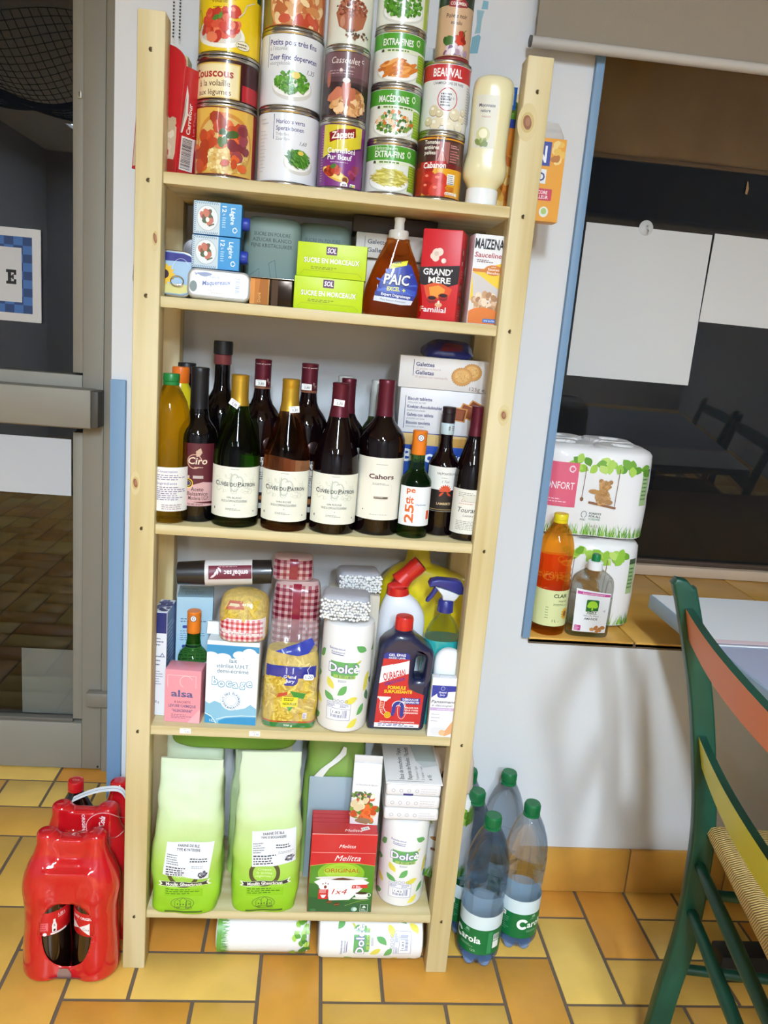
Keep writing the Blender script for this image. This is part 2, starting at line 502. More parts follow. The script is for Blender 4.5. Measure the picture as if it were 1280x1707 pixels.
TILES = [M(c, 0.32, mott=(9, 0.10), bump=(40, 0.10), spec=0.45) for c in ('#dfa84c', '#d4983f', '#e2b95e', '#dbac50', '#cd8d39')]
GROUT = M('#6a5a4a', 0.9)
mb = MB()
mb.add([(RX0, RY0, -.003), (RX1, RY0, -.003), (RX1, 1.0, -.003), (RX0, 1.0, -.003)], [[0, 1, 2, 3]], GROUT)
for (i, j, w, h) in sorted(set(taken.values())):
    g = 0.0038; bvl = 0.0022
    x0, x1 = FX + i * U + g, FX + (i + w) * U - g; y0, y1 = FY + j * U + g, FY + (j + h) * U - g
    x0, x1, y0, y1 = max(x0, RX0 + .001), min(x1, RX1 - .001), max(y0, RY0 + .001), min(y1, 0.99)
    if x1 - x0 < .01 or y1 - y0 < .01: continue
    lo = [(x0, y0), (x1, y0), (x1, y1), (x0, y1)]; hi = [(x0 + bvl, y0 + bvl), (x1 - bvl, y0 + bvl), (x1 - bvl, y1 - bvl), (x0 + bvl, y1 - bvl)]
    vs = [(*p, -.003) for p in lo] + [(*p, -.0012) for p in lo] + [(*p, 0) for p in hi]
    fs = [[8, 9, 10, 11]]
    for k in range(4):
        n = (k + 1) % 4; fs += [[k, n, n + 4, k + 4], [k + 4, n + 4, n + 8, k + 8]]
    mb.add(vs, fs, gen.choice(TILES))
structure(mb.obj('floor'))

# tile plinth along the wall under the window
PL = M('#cb9340', 0.3, mott=(9, 0.12), bump=(40, 0.08))
mb = MB(); x = -0.098
while x < 2.9:
    mb.box((x + .121, WY - .005, .0575), (.2395, .010, .113), PL, .0015); x += .2425
mb.box((1.4, WY - .003, .057), (3.0, .006, .112), GROUT)
structure(mb.obj('baseboard_back'))

# window: tiled sill, blue trim, frame, glass, shutter
SILL = M('#e0aa50', 0.28, mott=(8, 0.10), bump=(40, 0.06))
mb = MB(); x = 0.803
mb.box((1.676, .545, .624), (1.746, .57, .010), GROUT)
while x < 2.54:
    w = min(.2385, 2.548 - x); mb.box((x + w / 2, .545, .6275), (w, .57, .012), SILL, .0015); x += .2425
structure(mb.obj('trim_3'))
mb = MB(); mb.box((.7935, WY - .006, 1.34), (.017, .014, 1.412), BLUE, .002)
structure(mb.obj('trim_1'))
mb = MB(); mb.box((-.0830, WY - .004, .562), (.030, .012, 1.122), BLUE, .002)
structure(mb.obj('trim_2'))
win = bpy.data.objects.new('window_1', None); COL.objects.link(win); structure(win); win.location = (.80, GY, .63)
FRAME = M('#c2ab93', 0.45); FRAME2 = M('#b7a188', 0.45)
def framebox(name, x0, x1, y0, y1, z0, z1, m):
    mb = MB(); mb.box(((x0 + x1) / 2 - .80, (y0 + y1) / 2 - GY, (z0 + z1) / 2 - .63), (x1 - x0, y1 - y0, z1 - z0), m, .003); return mb.obj(name, win)
framebox('frame_bottom', .802, 2.55, GY - .030, GY + .03, .634, .664, FRAME)
framebox('frame_bottom', .802, 2.55, GY - .012, GY + .02, .664, .678, M('#4b3b30', .4))
framebox('frame_top', .802, 2.55, GY - .03, GY + .03, 2.0, 2.03, FRAME)
framebox('frame_side', 2.51, 2.55, GY - .03, GY + .03, .664, 2.0, FRAME)
framebox('frame_side', .803, .815, GY - .03, GY + .03, .664, 2.0, FRAME)
PANE = M('#eef2f4', 0.0, trans=1.0, ior=1.5)
framebox('glass_pane', .815, 2.51, GY, GY + .006, .676, 2.0, PANE)
# brown shutter just outside the glass, standing in for a ceiling reflection
sh = thing('reflection_board', 'brown shutter lowered a little behind the top of the window', 'board', (1.66, .875, 1.76))
mb = MB()
mb.box((0, .004, .140), (1.74, .012, .27), M('#e6b478', 0.45, mott=(2.2, 0.35)), .002)  # broad mottling paints uneven brightness into the brown
mb.obj('board_face', sh)
mb = MB(); mb.box((0, 0, .0), (1.74, .022, .012), M('#b59069', .4), .003); mb.obj('bottom_rail', sh)  # strip added for the bright line along the lower edge

# door: glazed aluminium leaf
door = bpy.data.objects.new('door_1', None); COL.objects.link(door); structure(door); door.location = (-.2, DY, 0)
def dbox(name, x0, x1, y0, y1, z0, z1, m, bev=.002, parent=None):
    mb = MB(); mb.box(((x0 + x1) / 2 + .2, (y0 + y1) / 2 - DY, (z0 + z1) / 2), (x1 - x0, y1 - y0, z1 - z0), m, bev); return mb.obj(name, parent or door)
dbox('stile', -.2795, -.2285, DY, DY + .05, .004, 2.12, ALU)
dbox('glazing_bead', -.3045, -.2800, DY + .004, DY + .045, .152, .945, ALU)
dbox('glazing_bead', -.3045, -.2800, DY + .004, DY + .045, 1.095, 2.06, ALU)
dbox('bottom_rail', -1.10, -.280, DY, DY + .05, .004, .141, ALU)
dbox('glazing_bead', -1.08, -.3045, DY + .004, DY + .045, .141, .152, ALU_D)
dbox('mid_rail', -1.10, -.280, DY, DY + .05, .955, 1.090, ALU)
dbox('top_rail', -1.10, -.280, DY, DY + .05, 2.06, 2.12, ALU)
dbox('stile', -1.15, -1.10, DY, DY + .05, .004, 2.12, ALU)
dbox('door_frame', -.2265, -.1985, DY - .006, DY + .06, 0, 2.16, ALU)
dbox('door_frame', -.1960, -.0985, DY + .012, DY + .07, 0, 2.20, ALU_D)
dbox('door_frame', -.1985, -.180, DY + .004, DY + .06, 0, 2.18, M('#7d786d', .55, .1))
dbox('door_frame', -1.35, -.1985, DY - .006, DY + .06, 2.125, 2.20, ALU)
dbox('door_frame', -1.35, -1.152, DY - .006, DY + .06, 0, 2.125, ALU)
dbox('glass_pane', -1.10, -.3000, DY + .022, DY + .028, 1.085, 2.07, PANE, 0)
dbox('glass_pane', -1.10, -.3000, DY + .022, DY + .028, .140, .960, PANE, 0)
pb = dbox('push_bar', -1.05, -.243, DY - .062, DY, .966, 1.060, ALU, .003)
dbox('push_bar_cap', -.243, -.2255, DY - .060, DY, .968, 1.058, M('#4b4843', .5), .003)
lk = dbox('floor_lock', -.262, -.190, DY - .028, DY, .205, .245, M('#8d887e', .45, .3), .003)
mb = MB(); mb.lathe([(0, 0), (.003, 0), (.003, .002), (0, .002)], M('#2a2826', .5), 12)
o = mb.obj('screw_hole', door); o.location = (-.036, -.0005, .012); o.rotation_euler = (PI / 2, 0, 0)
mb = MB(); mb.box((0, 0, 0), (.010, .004, .018), M('#a9a394', .35, .6), .002); mb.box((0, -.003, 0), (.003, .004, .010), ALU_D)
o = mb.obj('latch_plate', door); o.location = (-.088, .001, 1.735)

# outside the door and the window: night, nothing but a terrace floor
mb = MB(); wbox(mb, -3, 5, .951, 3.5, -.06, -.01, M('#3a3733', .9)); structure(mb.obj('trim_4'))

# roller blind above the window
rb = thing('roller_blind', 'beige fabric roller blind with white bottom bar above the window', 'blind', (1.4, .226, 1.79))
mb = MB(); mb.box((.019, 0, .32), (1.52, .002, .62), M('#8d8478', .9, bump=(500, .15))); mb.obj('fabric', rb)
mb = MB(); mb.tube([(-.748, 0, .006), (.78, 0, .006)], .0095, M('#b9b5b0', .5), 16); mb.obj('bottom_bar', rb)
mb = MB(); mb.tube([(-.752, 0, .006), (-.748, 0, .006)], .0098, M('#4a4744', .5), 16); mb.obj('end_cap', rb)
mb = MB(); mb.tube([(-.75, .012, .66), (.78, .012, .66)], .026, M('#8d8478', .9), 20); mb.obj('roller', rb)

# bead chains of another blind, hanging past the top of the left post
ch = thing('bead_chain', 'pair of thin dark bead chains hanging behind top of left post', 'chain', (.0135, .245, 1.74))
for sx in (-.0055, .0055):
    mb = MB()
    for k in range(60): mb.lathe([(0, -.002), (.0016, -.0008), (.0016, .0008), (0, .002)], M('#4c4a48', .4, .5), 8, (sx, 0, k * .0055))
    mb.obj('chain_strand', ch)

# blue paint marks on the wall behind the jars
mb = MB()
cv = Cv(.6)
cv.p([(-.012, 0), (.003, .002), (.006, .03), (.002, .034), (-.01, .028)], '#79a8b8').p([(-.006, .034), (.004, .036), (.005, .06), (.008, .074), (-.006, .074), (-.004, .05)], '#8fb4c0').p([(.002, .076), (.014, .077), (.014, .09), (.004, .091)], '#7fb0c2')
mb.flat(cv, (.558, WY, 1.775)); o = mb.obj('trim_5'); structure(o)
# ------------------------------------------------------------------ pine shelving
PINE_V, PINE_H = wood_mat('Z'), wood_mat('X')
PW, SW, SD, SH = .0425, .6437, .247, 1.70
BT = .018
SZ = [1.475, 1.284, .900, .518, .1266]           # tops of the boards, highest first
unit = thing('shelving_unit', 'tall unpainted pine shelving unit with five shelves against white wall', 'shelf', (0, 0, 0))
KNOT = '#8a5a38'
def post(x0, y0, knots, screws):
    mb = MB(); mb.box((PW / 2, PW / 2, SH / 2), (PW, PW, SH), PINE_V, .0025)
    cv = Cv(.6)
    for (s, z, rx, rz) in knots:
        cv.e(s, z, rx * 2.0, rz * 2.6, '#cdbd8e').e(s, z, rx * 1.35, rz * 1.4, '#bfa870').e(s, z, rx * .85, rz, '#8a5a3c', 14, .2).e(s + .001, z + .001, rx * .5, rz * .6, '#9c7054')
    if cv.pr: mb.flat(cv, (PW / 2, 0, 0))
    o = mb.obj('post', unit); o.location = (x0, y0, 0)
    for z in screws:
        m2 = MB(); m2.lathe([(0, .0003), (.0018, .0002), (.0032, .0008), (.0036, 0)], M('#6b5a40', .4, .6), 12); m2.box((0, 0, .0006), (.004, .0008, .0006), M('#2a221a', .5)); 
        s = m2.obj('screw', o); s.location = (PW / 2, -.0002, z); s.rotation_euler = (PI / 2, 0, .4)
    return o
scr = [1.645, 1.458, 1.282, .893, .510, .118]
post(0, 0, [(.012, 1.372, .003, .008), (-.012, .972, .004, .008)], scr)
post(SW - PW, 0, [(-.011, 1.602, .008, .011), (.006, 1.135, .005, .007)], [1.648, 1.46, 1.276, .89, .508, .12])
post(0, SD - PW, [], [])
post(SW - PW, SD - PW, [], [])
for k, z in enumerate(SZ):
    mb = MB()
    mb.box(((SW) / 2, .0095 + .118, z - BT / 2), (SW - 2 * PW + .001, .237, BT), PINE_H, .0015)
    bd = mb.obj('shelf_board', unit)
    if k == 3:
        for (x, s) in ((.105, '3,30'), (.232, '2,30')):
            m2 = MB(); m2.box((0, 0, 0), (.020, .0006, .010), M('#f2f2f0', .5))
            cv = Cv(.5); cv.mic(-.004, .0035, .010, 1, .002, '#9a9aa0', 3).t(s, .003, -.0035, .0042, '#8a8a95', w=.009); m2.flat(cv, (0, -.0003, 0))
            q = m2.obj('price_label', bd); q.location = (x, .0090, z - .008)

# ------------------------------------------------------------------ table under the window
tb = thing('table', 'white topped table with blue grey edge below the window', 'table', (1.055, .25, 0))
TX, TYL = .83, 1.25
mb = MB(); mb.box((TX / 2, -TYL / 2, .735), (TX, TYL, .030), M('#93a7bd', .4), .003); mb.obj('tabletop', tb)
mb = MB(); mb.box((TX / 2 + .001, -.140, .7506), (TX - .006, .272, .0012), M('#eef0f4', .35)); 
mb.box((TX / 2, -.2700, .7513), (TX - .006, .018, .0012), M('#e6cfd4', .4)); mb.box((TX / 2, -.2820, .7508), (TX - .006, .006, .0012), M('#8a8aa0', .4)); mb.box((TX / 2, -.2880, .7508), (TX - .006, .005, .0014), M('#f4f4f8', .4)); mb.box((TX / 2, -.66, .7503), (TX - .006, .73, .0008), M('#a9afc8', .35))
mb.obj('painted_top', tb)
BLK = M('#191716', .5)
for sy in (-.24, -.82):
    mb = MB(); mb.box((TX / 2, sy, .035), (TX - .32, .05, .05), BLK, .004); mb.obj('foot_bar', tb)
    for sx in (.2, TX - .2):
        mb = MB(); mb.box((sx, sy, .0055), (.05, .055, .011), BLK, .004); mb.obj('foot_pad', tb)
    mb = MB(); mb.box((TX / 2, sy, .39), (.07, .05, .665), BLK, .004); mb.obj('leg', tb)
mb = MB(); mb.box((TX / 2, -.53, .16), (.05, .54, .03), BLK, .003); mb.obj('crossbar', tb)

# ------------------------------------------------------------------ painted ladder-back chairs with rush seats
GREEN = M('#0d4433', .38, mott=(14, .18)); ORANGE = M('#d9793a', .42); YELLOW = M('#cfd02e', .4); GREY_EDGE = M('#5d635f', .4)
RUSH = bpy.data.materials.new('rush'); RUSH.use_nodes = True
nt = RUSH.node_tree; b = nt.nodes['Principled BSDF']; b.inputs['Roughness'].default_value = .6
tc = nt.nodes.new('ShaderNodeTexCoord'); wv = nt.nodes.new('ShaderNodeTexWave'); wv.inputs['Scale'].default_value = 62; wv.inputs['Distortion'].default_value = .8; wv.bands_direction = 'Y'
rp = nt.nodes.new('ShaderNodeValToRGB'); rp.color_ramp.elements[0].color = (*lin('#8f6c34'), 1); rp.color_ramp.elements[1].color = (*lin('#dcbc78'), 1)
bp = nt.nodes.new('ShaderNodeBump'); bp.inputs['Strength'].default_value = .6; bp.inputs['Distance'].default_value = .002
nt.links.new(tc.outputs['Object'], wv.inputs['Vector']); nt.links.new(wv.outputs['Fac'], rp.inputs['Fac']); nt.links.new(rp.outputs['Color'], b.inputs['Base Color']); nt.links.new(wv.outputs['Fac'], bp.inputs['Height']); nt.links.new(bp.outputs['Normal'], b.inputs['Normal'])

def catmull(pts, n=6):
    out = []
    for i in range(len(pts) - 1):
        p0, p1, p2, p3 = pts[max(i - 1, 0)], pts[i], pts[i + 1], pts[min(i + 2, len(pts) - 1)]
        for k in range(n):
            u = k / n
            out.append(tuple(.5 * (2 * b + (c - a) * u + (2 * a - 5 * b + 4 * c - d) * u * u + (3 * b - a - 3 * c + d) * u ** 3) for a, b, c, d in zip(p0, p1, p2, p3)))
    out.append(tuple(pts[-1])); return out
PROFILE = [(-.012, 0), (.002, .13), (.018, .25), (.022, .36), (.018, .475), (-.004, .615), (-.026, .72), (-.062, .845), (-.078, .893)]   # back post seen from the side: x, z
def px_at(z):
    for (xa, za), (xb, zb) in zip(PROFILE, PROFILE[1:]):
        if za <= z <= zb: return xa + (xb - xa) * (z - za) / (zb - za)
    return PROFILE[-1][0]
def make_chair(label, group):
    """faces +x; origin on the floor at the middle of the back legs"""
    c = thing('chair', label, 'chair', (0, 0, 0), 0, group)
    CW = .42
    cl = catmull(PROFILE, 6)
    L = [(x - .019, z) for x, z in cl]; R = [(x + .019, z) for x, z in cl]
    top = cl[-1]
    outline = L[:-1] + [(top[0] - .020, top[1] - .002), (top[0] - .013, top[1] + .008), (top[0] + .004, top[1] + .006), (top[0] + .016, top[1] - .006)] + R[:-1][::-1]
    for sy in (-1, 1):
        mb = MB(); mb.prism(outline, .026, GREEN, bev=.004); o = mb.obj('back_leg', c); o.location = (0, sy * (CW / 2 - .030), 0); o.rotation_euler = (-sy * rad(3.6), 0, 0)
    for nm, zc, hh, m in (('top_slat', .825, .062, ORANGE), ('lower_slat', .605, .066, YELLOW)):
        mb = MB(); n = 20; vs = []; fs = []
        for i in range(n + 1):
            u = i / n; hw = CW / 2 - .030 + zc * .063; y = (-hw + .006) + (2 * hw - .012) * u; bow = -.013 * math.sin(PI * u)
            half = hh / 2 * (.86 + .14 * math.sin(PI * u))
            for (dx, z) in ((-.006, zc - half), (-.006, zc + half), (.007, zc + half + .001), (.007, zc - half)):
                vs.append((px_at(zc) + bow + dx - .002 - (z - zc) * .25, y, z))
        for i in range(n):
            a = 4 * i; b2 = a + 4
            for k in range(4): fs.append([a + k, a + (k + 1) % 4, b2 + (k + 1) % 4, b2 + k])
        fs += [[0, 1, 2, 3], [4 * n + 3, 4 * n + 2, 4 * n + 1, 4 * n]]
        mb.add(vs, [f for k, f in enumerate(fs) if k % 4 == 0 or k >= 4 * n], m, True); mb.add(vs, [f for k, f in enumerate(fs) if k % 4 and k < 4 * n], GREEN, True)
        mb.obj(nm, c, recalc=True)
    mb = MB()
    n = 26; vs = []; fs = []
    # rush seat: rounded slab with four woven quarters dipping towards the middle
    prof = [(-.5, -.5)]
    def ring(inset, z, bulge=0):
        x0, x1, yb, yf = .026, .405, CW / 2 - .006, CW / 2 + .03
        pts = []
        m = 8
        q = [(x0 + inset, -yb + inset), (x1 - inset, -yf + inset), (x1 - inset, yf - inset), (x0 + inset, yb - inset)]
        for k in range(4):
            a, b2 = q[k], q[(k + 1) % 4]
            for i in range(m): pts.append((a[0] + (b2[0] - a[0]) * i / m, a[1] + (b2[1] - a[1]) * i / m, z))
        return pts
    rings = [ring(.02, .438), ring(.003, .446), ring(-.003, .458), ring(.002, .470), ring(.016, .477), ring(.05, .476), ring(.10, .472), ring(.16, .468)]
    k = len(rings[0]); vs = [p for r in rings for p in r]
    for a in range(len(rings) - 1):
        for i in range(k):
            j = (i + 1) % k; fs.append([a * k + i, a * k + j, (a + 1) * k + j, (a + 1) * k + i])
    fs += [list(range(k))[::-1], list(range((len(rings) - 1) * k, len(rings) * k))]
    mb.add(vs, fs, RUSH, True); mb.obj('rush_seat', c)
    for sy in (-1, 1):
        mb = MB(); mb.tube([(.385, sy * (CW / 2 + .012), 0), (.385, sy * (CW / 2 + .012), .445)], [.015, .018], GREEN, 14); mb.obj('front_leg', c)
        for z in (.17, .33):
            mb = MB(); mb.tube([(px_at(z) + .005, sy * CW / 2, z), (.385, sy * (CW / 2 + .012), z)], .0095, GREEN, 12); mb.obj('side_stretcher', c)
    for z in (.305, .395):
        hw = CW / 2 - .030 + z * .063
        mb = MB(); mb.tube([(px_at(z), -hw, z), (px_at(z), -.0, z), (px_at(z), hw, z)], [.0095, .012, .0095], GREEN, 14); mb.obj('back_stretcher', c)
    mb = MB(); mb.tube([(.385, -CW / 2, .24), (.385, CW / 2, .24)], .0105, GREEN, 12); mb.obj('front_stretcher', c)
    return c
ch0 = make_chair('green wooden chair with orange and yellow back slats and rush seat', 'painted chairs at the table')
place(ch0, (.972, -.370, 0), rad(-10))
copy_thing(ch0, (1.98, -.12, 0), PI, 'green painted chair across the table nearest the window, seen in the window reflection')
copy_thing(ch0, (1.98, -.70, 0), PI - .1, 'green painted chair across the table farther from the window, seen in the reflection')

# ------------------------------------------------------------------ ceiling lamps
def ceiling_lamp(x, y, deg, label, power):
    l = thing('ceiling_lamp', label, 'lamp', (x, y, RZ1 - .075), rad(deg), 'ceiling tube lamps')
    mb = MB(); mb.box((0, 0, .060), (.22, 1.26, .03), M('#e8e8e8', .5), .004)
    for q in (-.105, .105): mb.box((q, 0, .030), (.010, 1.26, .06), M('#e8e8e8', .5))
    for q in (-.625, .625): mb.box((0, q, .030), (.20, .010, .06), M('#e8e8e8', .5))
    mb.obj('housing', l)
    mb = MB(); mb.box((0, 0, .030), (.20, 1.235, .010), M('#dcefff', .5, emis=power)); mb.obj('diffuser', l)
for (x, y, d, p), s in zip(LAMP_SPOTS, ('behind the viewer, in the middle of the room', 'farthest from the shelving, at the back of the room', 'on the left side of the room')):
    ceiling_lamp(x, y, d, 'long white ceiling tube lamp ' + s, LAMP_POWER * p)

# decorative fishing net under the ceiling (shows in the door glass)
net = thing('fishing_net', 'dark decorative fishing net slung under the ceiling, reflected in door glass', 'net', (-1.25, -1.9, 2.45))
mb = MB(); NET = M('#26241f', .9)
def npt(u, v): return ((u - .5) * 1.3, (v - .5) * 1.7, -.20 * math.sin(PI * u) * math.sin(PI * v) - .03 * math.sin(9 * u + 4 * v))
for k in range(35):
    for swap in (0, 1):
        pts = [npt(*((k / 34, i / 24) if not swap else (i / 24, k / 34))) for i in range(25)]
        mb.tube(pts, .0022, NET, 3)
mb.obj('mesh', net)
mb = MB(); mb.tube([npt(0, i / 20) for i in range(21)], .012, NET, 6); mb.tube([npt(i / 20, .6) for i in range(21)], .014, NET, 6); mb.obj('rope', net)
# ------------------------------------------------------------------ grocery builders
def can(label, x, y, z, r, h, paper, cv, rot=0.0, group=None, name='tin_can', cat='can', lid=None, ribs=True):
    c = thing(name, label, cat, (x, y, z), rot, group)
    mb = MB()
    mb.lathe([(0, .002), (r - .004, .002), (r - .003, 0), (r - .0005, .0004), (r, .002), (r - .0006, .0042), (r - .0022, .0055), (r - .0022, h - .0055), (r - .0006, h - .0042), (r, h - .002), (r - .0005, h - .0004), (r - .003, h), (r - .004, h - .003), (0, h - .003)], STEEL if not lid else lid, 48)
    mb.obj('can_body', c)
    mb = MB(); rl = r - .0012
    pr = [(rl - .0003, .0058), (rl, .0066), (rl, h - .0066), (rl - .0003, h - .0058)]
    mb.lathe(pr, M(paper, .32, coat=.35), 48); cv.clip(-1, 1, .0068, h - .0068)
    mb.wrap(cv, rl, 0, 48)
    mb.obj('paper_label', c)
    return c

def carton(name, label, cat, x, y, z, w, d, h, base, rot=0.0, front=None, right=None, left=None, top=None, group=None, tilt=(0, 0), bev=.0012, rough=.4, flap=None, obj_parent=None):
    mb = MB(); mb.box((0, 0, h / 2), (w, d, h), M(base, rough), bev)
    for q, a in ((front, w), (right, d), (left, d)):
        if q: q.clip(-a / 2 + .0005, a / 2 - .0005, .0005, h - .0005)
    if front: mb.flat(front, (0, -d / 2, 0))
    if right: mb.flat(right, (w / 2, 0, 0), (0, 1, 0))
    if left: mb.flat(left, (-w / 2, 0, 0), (0, -1, 0))
    if top: mb.flat(top, (0, -d / 2, h), (1, 0, 0), (0, 1, 0))
    if flap:                                            # glued flap folded over the top edge
        mb.box((0, d * .1, h + .0005), (w * .98, d * .7, .001), M(flap, rough), .0003)
    o = mb.obj(name); place(o, (x, y, z), rot, tilt)
    return tag(o, label, cat, group)

def sticker(text, parent, loc, rot, w=.019, h=.011, lean=0.0):
    mb = MB(); mb.box((0, 0, 0), (w, .0005, h), M('#f4f4f2', .5))
    cv = Cv(.5); cv.mic(-w * .35, h * .36, w * .6, 1, .0016, '#9a9aa4', 5).t(text, w * .05, -h * .28, h * .42, '#33384a', maxw=w * .75)
    mb.flat(cv, (0, -.00025, 0)); o = mb.obj('price_sticker', parent); o.location = loc; o.rotation_euler = (rot[0], lean, rot[1])
    return o

def burgundy(r, h):
    n = r * .355
    return [(0, .004), (r * .5, .003), (r * .86, 0), (r * .97, .002), (r, .007), (r, h * .44), (r * .985, h * .48), (r * .93, h * .54), (r * .82, h * .60), (r * .66, h * .67), (r * .50, h * .74), (r * .405, h * .80), (n, h * .85), (n * .98, h * .95), (n * .98, h - .002), (n * .9, h), (0, h)]
def bordeaux(r, h, neck=.355, sh=.62):
    n = r * neck
    return [(0, .004), (r * .5, .003), (r * .86, 0), (r * .97, .002), (r, .007), (r, h * sh), (r * .98, h * (sh + .03)), (r * .90, h * (sh + .062)), (r * .74, h * (sh + .095)), (r * .54, h * (sh + .128)), (n * 1.12, h * (sh + .165)), (n, h * (sh + .21)), (n * .98, h * .95), (n * .98, h - .002), (n * .9, h), (0, h)]
def prof_r(prof, z):
    for (ra, za), (rb, zb) in zip(prof[1:], prof[2:]):
        if za <= z <= zb and zb > za: return ra + (rb - ra) * (z - za) / (zb - za)
    return prof[4][0]

def wine(label, x, y, z, prof, glass, foil, foil_z, lab, lz, lh, rot=0.0, group=None, paper='#ecebdc', lang=1.35, foil_cv=None, name='wine_bottle', screw=None, tall_label=True, liquid=None):
    """bottle > capsule, label; the label wraps lang radians each side of the front"""
    c = thing(name, label, 'bottle', (x, y, z), rot, group)
    h = prof[-1][1]; r = max(p[0] for p in prof)
    mb = MB(); mb.lathe(prof, glass, 56); mb.obj('bottle_glass', c)
    if foil:
        mb = MB(); g = .0006
        ring_z = h - .011
        zs = [foil_z + (h - foil_z) * k / 10 for k in range(11)]
        pr = [(prof_r(prof, foil_z) , foil_z)] + [(prof_r(prof, q) + g, q) for q in zs[:-1]] + [(prof_r(prof, h * .97) + .0010, h - .010), (prof_r(prof, h * .97) + .0012, h - .001), (prof_r(prof, h * .97), h + .0008), (0, h + .001)]
        pr = sorted(set(pr[:-1]), key=lambda q: q[1]) + [pr[-1]]
        mb.lathe(pr, foil, 40)
        if foil_cv: mb.wrap(foil_cv, lambda t: prof_r(prof, min(foil_z + t, h * .96)) + g, foil_z, 40)
        mb.obj('capsule', c)
    if lab:
        mb = MB(); n = 56; m = M(paper, .55); st = 2 * PI / n; k = max(2, round(lang / st))
        rr = r + .0004
        vs = [(rr * math.sin(i * st), -rr * math.cos(i * st), q) for i in range(-k, k + 1) for q in (lz, lz + lh)]
        mb.add(vs, [[2 * i, 2 * i + 2, 2 * i + 3, 2 * i + 1] for i in range(2 * k)], m, True)
        lab.clip(-k * st * rr, k * st * rr, .0004, lh - .0004); mb.wrap(lab, rr, lz, n); mb.obj('label', c)
    return c

def soft_bag(secs, m, n=72, amp=.0015, freq=28, seed=0):
    """filled bag: sections with creases pressed in by noise"""
    def fn(p):
        v = Vector(p); q = Vector((p[0] * freq + seed, p[1] * freq, p[2] * freq))
        d = noise.noise(q) + .5 * noise.noise(q * 2.3) + .8 * abs(noise.noise(q * .7)) - .3
        dirv = Vector((p[0], p[1], 0)); L = dirv.length
        return v + (dirv / L if L > 1e-6 else Vector()) * d * amp
    mb = MB(); mb.loft(secs, m, n, fn=fn); return mb
def interp_secs(keys, n):
    """keys: (z, rx, ry, e) or (z,cx,cy,rx,ry,e); smooth to n sections"""
    keys = [k if len(k) == 6 else (k[0], 0, 0, k[1], k[2], k[3]) for k in keys]
    return catmull(keys, max(1, n // (len(keys) - 1)))

def kitchen_roll_cv(r):
    """leaf printed kitchen roll film, 0.215 tall"""
    c = Cv(.35, coat=.5); G, Yl, V = '#3fa535', '#e8dc1e', '#3b3f8f'
    for (x, t, a, col) in ((.026, .168, -.5, G), (-.030, .098, -1.0, Yl), (-.004, .086, .9, G), (-.031, .072, -.6, G), (.014, .067, .25, Yl), (.036, .046, .95, G), (.020, .020, .7, Yl), (.046, .108, 1.1, Yl), (.050, .072, -1.2, '#2f7d3a'),
                           (-.056, .150, .8, G), (-.058, .060, -.8, Yl), (.066, .165, .4, G), (.064, .098, -.5, '#2f7d3a'), (-.068, .105, .3, G), (.044, .094, 1.2, Yl), (-.062, .022, .4, G)):
        c.leaf(x, t, .026, .013, a, col)
    c.t('Essuie-tout', -.021, .1655, .0046, V, w=.032, b=.012); c.t('Keukenrol', -.019, .1592, .0038, V, w=.026, b=.012); c.p([(-.034, .1575), (-.008, .1572), (-.006, .1557), (-.030, .1560)], V)
    c.p([(-.029, .112), (-.032, .143), (.019, .143), (.024, .136), (.022, .118), (-.02, .111)], G)
    c.t('Dolcè', -.005, .1225, .0165, V, w=.061, b=.10); c.t('Dolcè', -.005, .1225, .0165, '#ffffff', w=.059, b=.035)
    c.p([(.018, .1425), (.027, .1475), (.026, .142), (.021, .1395)], '#c8c832')
    c.rr(-.024, .1105, .018, .1175, .002, '#9ac43a'); c.t('3', -.014, .112, .0052, '#26356e', b=.02); c.mic(-.009, .117, .008, 3, .0018, '#26356e', 2); c.t('- 6', .004, .112, .0052, '#26356e', b=.02); c.mic(.009, .117, .006, 3, .0018, '#26356e', 4)
    c.mic(-.014, .1075, .022, 2, .0024, '#55586e', 8)
    c.p([(-.032, .062), (.014, .060), (.013, .028), (-.031, .027)], '#f4f4f8'); c.line([(-.032, .062), (.014, .060), (.013, .028), (-.031, .027), (-.032, .062)], .0006, V)
    for k in range(4): c.ring(-.018 + k * .0075, .066, .003, .0032, .0006, V, 12)
    c.line([(-.031, .052), (.013, .050)], .0006, V); c.mic(-.030, .059, .018, 3, .002, V, 11); c.mic(-.006, .059, .018, 3, .002, V, 12)
    c.bars(-.025, .029, .010, .050, 5, V, '#ffffff')
    c.rr(-.022, .039, -.002, .049, .003, '#fbfbfb'); c.t('1,83', -.012, .0415, .0048, '#2b3a6a', w=.014, b=.01)
    return c
def green_leaf_roll_cv(r):
    c = Cv(.35, coat=.5)
    for a in range(-2, 3):
        c.grass(a * .034 - .017, a * .034 + .017, .012, .020, 40, ['#5aa336', '#3f8f2c', '#77b848'], 20 + a)
    c.r(-.085, .004, .085, .013, '#5fa03c')
    for (x, t, q) in ((.034, .168, 1), (.040, .150, 1), (-.014, .176, 1), (-.030, .165, 1), (-.006, .158, 0), (.004, .172, 0), (-.040, .178, 1), (.018, .178, 1)):
        for d in (0, 1.1, 2.3): c.leaf(x + .007 * math.cos(d), t + .007 * math.sin(d), .015, .010, d, random.Random(int(x * 999 + d * 7)).choice(['#8dbb3a', '#5d9a2e', '#a9cf56', '#3c7a30']))
    c.line([(-.05, .183), (-.02, .180), (.01, .184), (.05, .180)], .0008, '#4a4a30')
    return c
